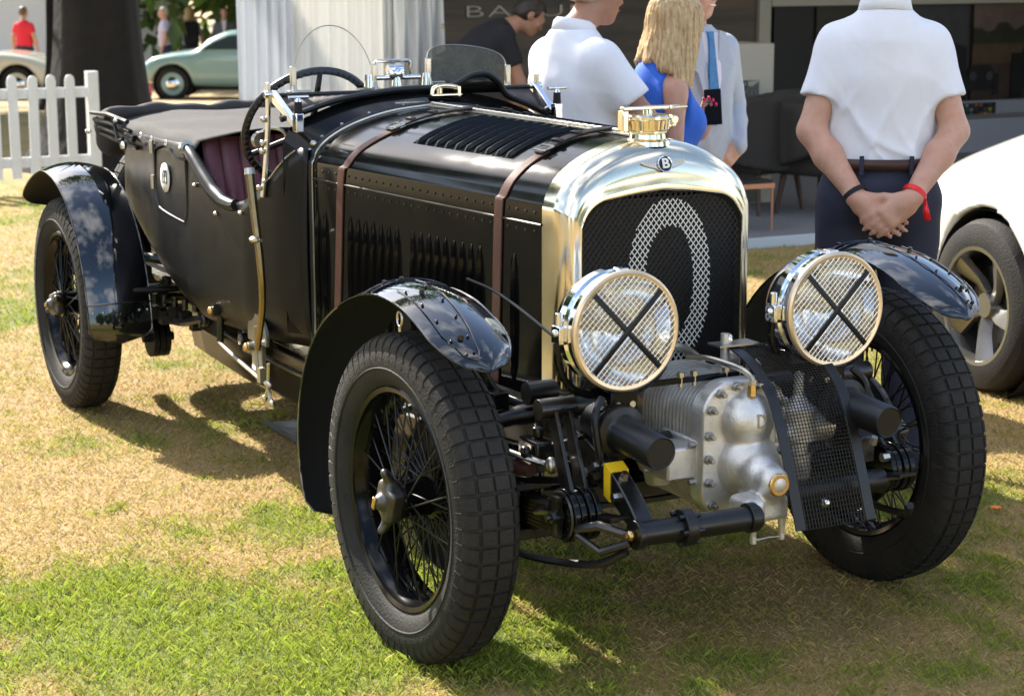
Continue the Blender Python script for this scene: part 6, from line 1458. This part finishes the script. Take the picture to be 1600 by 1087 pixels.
def hand_prims(W, d, n, side, curl, k=1.0, spread=0.06):
    # W wrist, d wrist->knuckles, n palm normal, side: thumb direction
    d = unit(d); n = unit(np.array(n, float)-d*np.dot(n, d)); s = np.cross(d, n); s = s if np.dot(s, side) > 0 else -s
    R_ = np.stack([s, n, d], 1); pr = [box_(W+d*0.052*k, v3(0.040, 0.0155, 0.050)*k, 0.014*k, 0.02, R_), cap_(W-d*0.02*k, W+d*0.03*k, 0.027*k, 0.026*k, 0.02)]
    tips = []
    for i, (o, L_) in enumerate(((0.030, 0.070), (0.010, 0.078), (-0.010, 0.073), (-0.029, 0.058))):
        b = W+d*(0.096-0.004*abs(i-1))*k+s*o*k; a = curl*0.55; dr = unit(d+s*spread*(1.2-i)*0.6)
        p = b
        for seg, (f, ex) in enumerate(((0.42, 1.0), (0.32, 2.1), (0.26, 2.9))):
            c = curl*ex*0.55; e = dr*math.cos(c)+n*math.sin(c); q = p+e*L_*f*k; r0 = 0.0100-0.0010*seg
            pr.append(cap_(p, q, r0*k, (r0-0.0008)*k, 0.005)); p = q
        tips.append((p, e))
    b = W+d*0.022*k+s*0.030*k; e1 = unit(s*0.62+d*0.75+n*0.30); q1 = b+e1*0.042*k; e2 = unit(s*0.15+d*0.9+n*0.45); q2 = q1+e2*0.032*k
    pr += [cap_(b, q1, 0.0135*k, 0.0115*k, 0.014), cap_(q1, q2, 0.0105*k, 0.0090*k, 0.006)]; tips.append((q2, e2))
    return pr, tips
def head_prims(c, yaw, pitch, k=1.0, fem=False):
    cy, sy = math.cos(yaw), math.sin(yaw); cp, sp_ = math.cos(pitch), math.sin(pitch)
    Rz = np.array([[cy, -sy, 0], [sy, cy, 0], [0, 0, 1]]); Rx = np.array([[1, 0, 0], [0, cp, -sp_], [0, sp_, cp]]); Rm = Rz@Rx
    T = lambda x, y, z: c+Rm@(v3(x, y, z)*k)
    j = 0.9 if fem else 1.0
    pr = [ell_(T(0, 0.015, 0.035), v3(0.077, 0.097, 0.093)*k, 0, Rm), ell_(T(0, -0.035, -0.035), v3(0.060*j, 0.066, 0.085)*k, 0.03, Rm), ell_(T(0, -0.072, -0.092), v3(0.027*j, 0.024, 0.022)*k, 0.03, Rm),
          cap_(T(0, -0.092, 0.018), T(0, -0.113, -0.022), 0.010*k, 0.014*k, 0.012), ell_(T(0, -0.088, 0.032), v3(0.052, 0.02, 0.014)*k, 0.02, Rm), ell_(T(0, -0.093, -0.057), v3(0.026, 0.014, 0.012)*k, 0.012, Rm)]
    for s in (-1, 1): pr += [ell_(T(s*0.079, 0.018, -0.002), v3(0.011, 0.021, 0.034)*k, 0.008, Rm), ell_(T(s*0.045, -0.07, -0.018), v3(0.022, 0.02, 0.02)*k, 0.02, Rm)]
    return pr, T, Rm
def person(loc, rz, label, H, J, skin, group=None, res=0.009, lean=0.0, head=(0, 0), fem=False, hair=None, hairstyle='short', shirt=None, trous=None, sleeve=0.62, hem=None, shoes='shoe', extra=None, build=1.0, far=False, hands=True, puff=0.016, folds=0.004, neckfwd=0.0, shw=0.94):
    root = thing('person', loc, label, 'person', group, rz=rz); k = H/1.80; b = build
    cl, sl_ = math.cos(lean), math.sin(lean); hipz = 0.98*k
    def U(p):       # upper body, leans forward (towards -y) about the hips
        p = np.array(p, float)*k; y, z = p[1], p[2]-hipz
        return v3(p[0], y*cl-z*sl_, hipz+y*sl_+z*cl)
    UR = np.array([[1, 0, 0], [0, cl, -sl_], [0, sl_, cl]])
    sh = {s: U((s*(0.185*shw if not fem else 0.160)*b, 0.005, 1.425)) for s in (-1, 1)}
    el = {s: np.array(J['el'][s])*k for s in (-1, 1)}; wr = {s: np.array(J['wr'][s])*k for s in (-1, 1)}
    def torso(inf, flare=0.0):
        i = inf
        w = 0.93 if fem else 1.0
        return [ell_(U((0, 0.005, 0.975)), v3(0.172*(1.0 if not fem else 1.02)*b+i, 0.120*b+i, 0.135+i)*k, 0), ell_(U((0, -0.005, 1.12)), v3(0.158*b*w+i+flare, 0.112*b+i+flare, 0.16+i)*k, 0.06, UR), ell_(U((0, 0.0, 1.31)), v3(0.182*b*w+i, 0.124*b+i, 0.175+i)*k, 0.07, UR),
                cap_(U((0, 0.015, 1.455)), U((-0.150*b*shw, 0.010, 1.405)), (0.066+i)*k, (0.060+i*0.7)*k, 0.05), cap_(U((0, 0.015, 1.455)), U((0.150*b*shw, 0.010, 1.405)), (0.066+i)*k, (0.060+i*0.7)*k, 0.05), cap_(U((0, 0.025, 1.43)), U((0, 0.02, 1.52)), (0.085+i*0.6)*k, (0.058+i*0.2)*k, 0.06)]+([ell_(U((q*0.072, -0.100, 1.265)), v3(0.066+i, 0.062+i, 0.068+i)*k, 0.05) for q in (-1, 1)] if fem else [])
    nk = [cap_(U((0, 0.018, 1.47)), U((0, -0.002-neckfwd, 1.60)), (0.060 if not fem else 0.048)*k, (0.056 if not fem else 0.045)*k, 0.03)]
    hc = U((0, -0.018-neckfwd*1.4, 1.685-neckfwd*0.3)); hp, T, Rm = head_prims(hc, head[0], head[1]-0.0+lean*0.6, k, fem)
    arms = []
    for s in (-1, 1):
        m_ = 0.85 if fem else 1.0
        arms += [cap_(sh[s]-v3(s*0.008, 0, 0.012), el[s], 0.050*k*m_, 0.044*k*m_, 0.03), cap_(el[s], el[s]+(wr[s]-el[s])*0.35, 0.044*k*m_, 0.046*k*m_, 0.02), cap_(el[s]+(wr[s]-el[s])*0.35, wr[s], 0.046*k*m_, 0.028*k*m_, 0.02)]
    legs = []
    kn = {s: v3(s*0.105, -0.012, 0.51)*k for s in (-1, 1)}; an = {s: v3(s*0.115, 0.02, 0.085)*k for s in (-1, 1)}
    for s in (-1, 1): legs += [cap_(v3(s*0.092, 0.0, 0.93)*k, kn[s], 0.088*k, 0.060*k, 0.04), cap_(kn[s], an[s], 0.062*k, 0.042*k, 0.03)]
    hnd = []; tips = {}
    for s in (-1, 1):
        if 'hd' in J and hands:
            d, n, sd, cu = J['hd'][s]; pr, tp = hand_prims(wr[s], d, n, sd, cu, k*(0.9 if fem else 1.0)); hnd += pr; tips[s] = tp
        else: hnd += [cap_(wr[s], wr[s]+unit(wr[s]-el[s])*0.10*k, 0.03*k, 0.025*k, 0.02)]
    lo = np.minimum.reduce([el[-1], el[1], wr[-1], wr[1], v3(-0.3, -0.25, 0), hc-0.2])-0.22; hi = np.maximum.reduce([el[-1], el[1], wr[-1], wr[1], v3(0.3, 0.25, 0), hc+0.14])+0.22
    lo[2] = -0.02; hi[2] = hc[2]+0.2
    sdf_obj('body', field(torso(-0.012)+nk+hp+arms+legs+hnd), lo, hi, res, skin, root, 1)
    ph = (loc[0]*7) % 6
    if shirt:
        sp = torso(puff, 0.012); sl2 = []
        for s in (-1, 1):
            e = sh[s]+(el[s]-sh[s])*sleeve; sl2.append((sh[s], e, unit(el[s]-sh[s]), el[s]))
        fl = None
        if sleeve > 1.0: sp = sp+[cap_(sh[s], el[s], 0.068*k*b, 0.058*k, 0.03) for s in (-1, 1)]+[cap_(el[s], wr[s]-unit(wr[s]-el[s])*0.0, 0.058*k, 0.046*k, 0.02) for s in (-1, 1)]
        base = field(sp); hz = (hem if hem is not None else 0.98)*k
        nkc = U((0, -0.02, 1.585)); up_ = UR@v3(0, 0, 1)
        sleeves = [field([cap_(a-np.sign(a[0])*v3(0.012, 0, 0)+v3(0, 0, -0.008), e+dv*0.04, 0.063*k*max(b, 1), 0.066*k*max(b, 1), 0)]) for a, e, dv, _ in sl2]
        def fsh(P):
            d = base(P)
            if 0 < sleeve <= 1.0:
                for (a, e, dv, _), fs in zip(sl2, sleeves): d = _smin(d, np.maximum(fs(P), (P-e)@dv), 0.05)
            z = P[:, 2]; x = P[:, 0]; y = P[:, 1]
            wx = x+0.03*np.sin(z*7+ph)+0.012*np.sin(z*19+y*9); wz = z+0.05*np.sin(x*8+ph*2)
            low = np.clip((1.36*k-z)*3.0, 0.12, 1)
            r1 = 1-np.abs(np.sin(wx*21+wz*5+ph)); r2 = 1-np.abs(np.sin(wz*15-wx*13+y*9+ph*1.7)); r3 = 1-np.abs(np.sin(wx*33-wz*21+y*15+ph*3))
            fo = -folds*low*(1.5*(r1**3-0.3)+1.2*(r2**4-0.25)+0.7*(r3**4-0.25))
            d = d+fo
            d = np.maximum(d, hz+0.012*np.sin(x*9+y*14)-z) if lean == 0 else np.maximum(d, (hz-hipz)-(P-v3(0, 0, hipz))@up_)
            if sleeve == 0:      # sleeveless armholes
                for s in (-1, 1): d = np.maximum(d, -(_prim(cap_(sh[s]+v3(s*0.02, 0, 0.10), sh[s]+v3(s*0.05, 0, -0.11), 0.075, 0.07), P)))
            return np.maximum(d, (P-nkc)@up_+0.055*k)
        so_ = sdf_obj('shirt' if not fem else 'dress', fsh, lo, hi, res, shirt, root, 1)
        if not far and shirt == 'polo':
            c0 = U((0, 0.016, 1.528)); g = G(); P_ = []
            for zz, rr in ((0.0, 0.078), (0.03, 0.070), (0.034, 0.068), (0.022, 0.078), (-0.012, 0.086)): P_.append([Vector(c0+UR@(v3(math.sin(t)*rr*0.98, -math.cos(t)*rr-0.006, zz-0.012*math.cos(t))*k)) for t in np.linspace(0.25, 2*math.pi-0.25, 26)])
            g.grid(P_); obj('collar', g, shirt, root, solid=0.004, ang=70)
    if trous:
        tp_ = torso(0.008)[:1]+[ell_(v3(0, 0.028, 0.93)*k, v3(0.178*b, 0.125, 0.12)*k, 0.04)]
        for s in (-1, 1): tp_ += [cap_(v3(s*0.092, 0.005, 0.92)*k, kn[s], 0.108*k, 0.082*k, 0.03), cap_(kn[s], an[s]+v3(0, 0, -0.015), 0.082*k, 0.068*k, 0.03)]
        ft = field(tp_); sdf_obj('trousers', lambda P: np.maximum(ft(P)+0.004*np.sin(P[:, 2]*33+P[:, 0]*21+P[:, 1]*15)*np.sin(P[:, 0]*17+P[:, 2]*7), P[:, 2]-1.065*k), (-0.42, -0.35, 0), (0.42, 0.35, 1.2), max(res, 0.012), trous, root, 1)
    fs_ = []
    for s in (-1, 1):
        fsd = field([cap_(v3(s*0.115, 0.03, 0.055)*k, v3(s*0.125, -0.15, 0.045)*k, 0.052*k, 0.042*k, 0), cap_(v3(s*0.115, 0.02, 0.09)*k, v3(s*0.115, 0.02, 0.12)*k, 0.05*k, 0.046*k, 0.03)])
        sdf_obj('shoe', lambda P, q=fsd: np.maximum(q(P), 0.004-P[:, 2]), (-0.35, -0.3, -0.02), (0.35, 0.2, 0.25), 0.016, shoes, root, 1)
    if hair:
        hf = field([ell_(T(0, 0.018, 0.042), v3(0.084, 0.104, 0.098)*k, 0, Rm), ell_(T(0, 0.06, -0.01), v3(0.070, 0.06, 0.075)*k, 0.03, Rm)]) if hairstyle == 'short' else field([ell_(T(0, 0.02, 0.045), v3(0.098, 0.118, 0.108)*k, 0, Rm)]+[cap_(T(x*0.78, y*0.85+0.005, 0.045), T(x*1.5, y*1.08, zz), 0.040*k, 0.036*k, 0.045) for (x, y, zz) in ((-0.075, -0.055, -0.31), (0.075, -0.055, -0.31), (-0.080, -0.005, -0.28), (0.080, -0.005, -0.28), (-0.066, 0.05, -0.235), (0.066, 0.05, -0.235), (-0.025, 0.082, -0.215), (0.025, 0.085, -0.215))])
        ih = Rm.T
        def fh(P):
            q = (P-hc)@Rm/k; st = np.arctan2(q[:, 0], q[:, 1]+0.001)
            d = hf(P)+(0.0035*np.sin(st*46+q[:, 2]*20)+0.002*np.sin(st*91-q[:, 2]*35)+0.003*np.sin(q[:, 2]*60+st*9)*(hairstyle == 'short'))*k
            fr = (-0.058 - q[:, 1]) if hairstyle != 'short' else (-0.062-0.35*(q[:, 2]-0.06)*0-q[:, 1])
            fc = np.maximum(fr, (q[:, 2]-0.095)*(1 if hairstyle == 'short' else 1)); keep = np.minimum(-fr, 0) 
            face = np.maximum(np.maximum(-(q[:, 1]+(0.045 if hairstyle != 'short' else 0.035))*-1.0, q[:, 2]-0.078), np.abs(q[:, 0])-0.075)
            d = np.maximum(d, -face)
            if hairstyle != 'short': d = np.maximum(d, -0.245+0.012*np.sin(st*9+1)+0.010*np.sin(st*31)+0.007*np.sin(st*77)-0.55*np.clip(-q[:, 1], -0.1, 0.1)-q[:, 2])
            if hairstyle == 'short': d = np.maximum(d, -(q[:, 2]+0.055-0.55*np.clip(-q[:, 1]-0.0, 0, 0.1))); 
            return d
        sdf_obj('hair', fh, hc-0.40, hc+0.2, min(res, 0.009) if not far else res, hair, root, 1)
    if not far:
        for s in (-1, 1):
            g = G(); g.ell(Vector(T(s*0.031, -0.083, 0.012)), (0.012*k, 0.010*k, 0.008*k)); obj('eye', g, 'eye', root)
            g = G(); g.ell(Vector(T(s*0.031, -0.0915, 0.012)), (0.0055*k, 0.004*k, 0.0055*k)); obj('iris', g, 'black', root)
        g = G(); g.ell(Vector(T(0, -0.1045, -0.055)), (0.022*k, 0.006*k, 0.0045*k)); obj('mouth', g, 'lip', root)
    return root, dict(k=k, U=U, T=T, wr=wr, el=el, sh=sh, tips=tips, an=an)
def hang(k=1.0): return {'el': {-1: (-0.26, 0.03, 1.17), 1: (0.26, 0.03, 1.17)}, 'wr': {-1: (-0.27, -0.05, 0.92), 1: (0.27, -0.05, 0.92)}, 'hd': {-1: ((0, -0.15, -1), (1, 0, 0), (0, -1, 0), 0.35), 1: ((0, -0.15, -1), (-1, 0, 0), (0, -1, 0), 0.35)}}
def band(name, root, W, d, r, w, m):
    g = G(); W = Vector(W); d = Vector(d).normalized(); g.lathe([(-w/2, r), (-w/2, r+0.003), (w/2, r+0.003), (w/2, r)], W, d, 24, wrap=True); return obj(name, g, m, root)
def yaw_for(lx, fx):      # heading from site axes (right, ahead) for a figure whose front is local -y
    wx = 0.8872*lx+0.4614*fx; wy = -0.4614*lx+0.8872*fx; return math.atan2(wx, -wy)
# 1. man with hands clasped behind his back
J = {'el': {1: (0.222, 0.055, 1.150), -1: (-0.222, 0.055, 1.150)}, 'wr': {1: (0.082, 0.185, 0.945), -1: (-0.070, 0.210, 0.950)},
     'hd': {1: ((-0.80, 0.05, -0.58), (0.1, 1, 0.2), (0.4, 0.3, 0.9), 0.22), -1: ((0.78, 0.10, -0.60), (-0.1, -1, 0), (0, 0, 1), 0.42)}}
MAN2, m2 = person((1.34, 0.80, 0), yaw_for(0.06, 1.0), 'man in white polo seen from behind, hands clasped behind his back', 1.87, J, 'skin', res=0.0075, hair='brownhair', shirt='polo', trous='navy', hem=1.03, build=0.99, sleeve=0.64, folds=0.011, shw=0.84)
k = m2['k']; ea = m2['wr'][1]-m2['el'][1]; band('wristband', MAN2, m2['wr'][1]-unit(ea)*0.028, ea, 0.036*k, 0.016, 'black')
eb = m2['wr'][-1]-m2['el'][-1]; rbw = band('wristband', MAN2, m2['wr'][-1]-unit(eb)*0.028, eb, 0.036*k, 0.018, 'redband')
rbw['label'] = 'red event wristband with loose tail'
g = G(); w0 = Vector(m2['wr'][-1]-unit(eb)*0.03)+Vector((-0.03, 0.02, -0.012)); g.loft([[w0+Vector((0, 0, 0.008)), w0+Vector((0, 0, -0.008))], [w0+Vector((-0.012, 0.012, -0.03)), w0+Vector((0.006, 0.012, -0.036))], [w0+Vector((-0.022, 0.01, -0.068)), w0+Vector((-0.002, 0.01, -0.072))]], False, False); obj('band_tail', g, 'redband', MAN2, solid=0.001)
g = G(); P = []
for zz in (1.035, 1.068): P.append([Vector((math.sin(t)*0.205, 0.004+math.cos(t)*0.146, zz*k)) for t in np.linspace(0, 2*math.pi, 33)])
g.grid(P); obj('belt', g, 'belt', MAN2, solid=0.005)
for x in (-0.085, 0.075):
    g = G(); g.box((x, 0.142, 1.05*k), (0.014, 0.008, 0.06)); obj('belt_loop', g, 'navy', MAN2)
# 2. man in white polo with folded arms
J = {'el': {-1: (-0.285, -0.12, 1.21), 1: (0.285, -0.10, 1.21)}, 'wr': {-1: (-0.06, -0.27, 1.185), 1: (0.06, -0.24, 1.24)}, 'hd': {-1: ((0.95, 0.1, 0.05), (0, 1, 0), (0, 0, 1), 0.25), 1: ((-0.95, 0.15, -0.1), (0, 1, 0), (0, 0, 1), 0.25)}}
MAN1, m1 = person((0.88, 2.02, 0), yaw_for(0.86, 0.50), 'man in white polo with folded arms beside the car', 1.76, J, 'skin2', res=0.0105, head=(-0.05, 0.22), neckfwd=0.05, hair='greyhair', shirt='polo', trous='navy', hem=0.93, build=1.15, sleeve=0.72, puff=0.024, folds=0.011)
# 3. woman in blue dress with a phone
J = {'el': {-1: (-0.200, 0.035, 1.135), 1: (0.190, -0.06, 1.12)}, 'wr': {-1: (-0.21, -0.09, 0.93), 1: (0.10, -0.245, 1.215)}, 'hd': {-1: ((0.1, -0.3, -0.95), (1, 0, 0), (0, -1, 0), 0.35), 1: ((-0.10, -0.15, 0.95), (-0.9, 0.2, 0.1), (0.2, 1, 0), 0.5)}}
LADY, m3 = person((1.24, 2.0, 0), yaw_for(0.93, 0.36), 'blonde woman in sleeveless blue dress holding a phone', 1.615, J, 'skin', res=0.010, fem=True, neckfwd=0.035, head=(0.0, 0.28), hair='blonde', hairstyle='bob', shirt='bluedress', hem=0.56, sleeve=0, puff=0.010, folds=0.003)
for i, (p, e) in enumerate(m3['tips'][1]):
    g = G(); g.ell(Vector(p)+Vector(e)*0.004, (0.0062, 0.0062, 0.0085)); obj('nail', g, 'nail', LADY)
wv = Vector(m3['wr'][1]); g = G(); rotp = Matrix.Rotation(R(14), 3, 'X') @ Matrix.Rotation(R(-35), 3, 'Z')
PH = thing('mobile_phone', (0, 0, 0), 'black mobile phone in the hand of the blonde woman', 'phone')
g.box((0, 0, 0), (0.066, 0.009, 0.138)); obj('phone_case', g, 'phone', PH, bevel=0.003); g = G(); g.box((0, -0.0052, 0), (0.061, 0.001, 0.130)); obj('screen', g, 'phone', PH)
bpy.context.view_layer.update(); mw_ = Matrix.Translation(LADY.location) @ Matrix.Rotation(LADY.rotation_euler.z, 4, 'Z')
PH.location = mw_ @ (wv+Vector((-0.030, -0.030, 0.095))); PH.rotation_euler = (R(6), R(4), LADY.rotation_euler.z+R(62))
# 4. smiling man in pale jacket and tie
J = hang(); J['el'][1] = (0.27, 0.06, 1.17); J['wr'][1] = (0.185, -0.10, 1.0); J['hd'][1] = ((-0.7, -0.1, -0.6), (0, 1, 0), (0, 0, 1), 0.3)
GENT, m4 = person((1.84, 2.72, 0), yaw_for(0.50, -0.86), 'smiling man in pale grey jacket and blue tie', 1.735, J, 'skin', res=0.009, head=(0.25, 0.15), hair='brownhair', shirt='jacket', trous='bluetrousers', hem=0.80, sleeve=1.2, puff=0.026, folds=0.005)
k = m4['k']; g = G(); g.prism([(-0.055, 1.50), (0.055, 1.50), (0.040, 1.30), (0.004, 1.14), (-0.004, 1.14), (-0.040, 1.30)], lambda a, b: Vector((a*k, (-0.163-0.03*max(0, 1.35-b)+0.30*max(0, b-1.36))*k, b*k)), lambda a, b: Vector((a*k, (-0.12+0.30*max(0, b-1.36))*k, b*k))); obj('shirt_front', g, 'shirtpale', GENT)
g = G(); g.prism([(-0.016, 1.505), (0.016, 1.505), (0.012, 1.475), (0.030, 1.18), (0.0, 1.12), (-0.030, 1.18), (-0.012, 1.475)], lambda a, b: Vector((a*k, (-0.175-0.02*max(0, 1.35-b)+0.30*max(0, b-1.37))*k, b*k)), lambda a, b: Vector((a*k, (-0.155+0.30*max(0, b-1.37))*k, b*k))); obj('tie', g, 'tie', GENT)
for s in (-1, 1):
    g = G(); g.prism([(s*0.050, 1.51), (s*0.085, 1.50), (s*0.115, 1.36), (s*0.085, 1.33), (s*0.010, 1.10), (s*0.004, 1.13)], lambda a, b: Vector((a*k, (-0.172-0.015*max(0, 1.35-b)+0.28*max(0, b-1.37)+0.5*max(0, abs(a)-0.07))*k, b*k)), lambda a, b: Vector((a*k, (-0.15+0.28*max(0, b-1.37)+0.5*max(0, abs(a)-0.07))*k, b*k))); obj('lapel', g, 'jacket', GENT)
g = G(); g.ell(Vector(m4['T'](0, -0.1055, -0.053)), (0.017, 0.005, 0.0045)); obj('teeth', g, 'teeth', GENT)
# 5. man bending forward inside the stand
J = {'el': {-1: (-0.20, -0.46, 0.94), 1: (0.20, -0.46, 0.94)}, 'wr': {-1: (-0.16, -0.54, 0.70), 1: (0.16, -0.54, 0.70)}}
person((3.08, 7.72, 0.0), yaw_for(0.97, 0.25), 'dark-haired man in black t-shirt bending forward in the stand', 1.80, J, 'skin2', res=0.013, lean=0.95, head=(0, 0.1), hair='darkhair', shirt='blacktee', trous='navy', hem=0.93, build=1.1)
# far visitors
def farp(l, d, fx, fy, label, shirt, hair, trous, sleeve=0.6, hstyle='short', H=1.75):
    return person(tuple(site(l, d)), yaw_for(fx, fy), label, H, hang(), 'skin', group='visitors in the distance', res=0.022, far=True, hands=False, hair=hair, hairstyle=hstyle, shirt=shirt, trous=trous, hem=0.92 if sleeve < 1 else 0.82, sleeve=sleeve)
farp(-9.95, 40.0, 0.3, 1.0, 'distant man in bright red shirt beyond the cream roadster', 'redtee', 'brownhair', 'navy')
farp(-7.35, 41.5, -0.95, -0.1, 'distant fair-haired man in striped lilac shirt behind the teal coupe', 'stripe', 'greyhair', 'bluetrousers')
FB, _ = farp(-7.05, 43.0, -0.3, 1.0, 'distant visitor carrying a black backpack', 'jacket', 'blonde', 'navy', hstyle='bob')
g = G(); g.box((0, 0.20, 1.22), (0.34, 0.20, 0.50)); tag(obj('backpack', g, 'blacktee', None, bevel=0.06, loc=FB.location), 'black backpack on the back of the distant visitor', 'backpack'); bpy.data.objects['backpack'].rotation_euler = (0, 0, FB.rotation_euler.z)
FS, fm = farp(-6.15, 42.0, 0.1, -1.0, 'distant man in dark grey suit above the teal coupe roof', 'greysuit', 'darkhair', 'greysuit', sleeve=1.2)
g = G(); g.prism([(-0.05, 1.48), (0.05, 1.48), (0.004, 1.08), (-0.004, 1.08)], lambda a, b: Vector((a, -0.165+0.25*max(0, b-1.36), b)), lambda a, b: Vector((a, -0.13+0.25*max(0, b-1.36), b))); obj('shirt_front', g, 'shirtpale', FS)
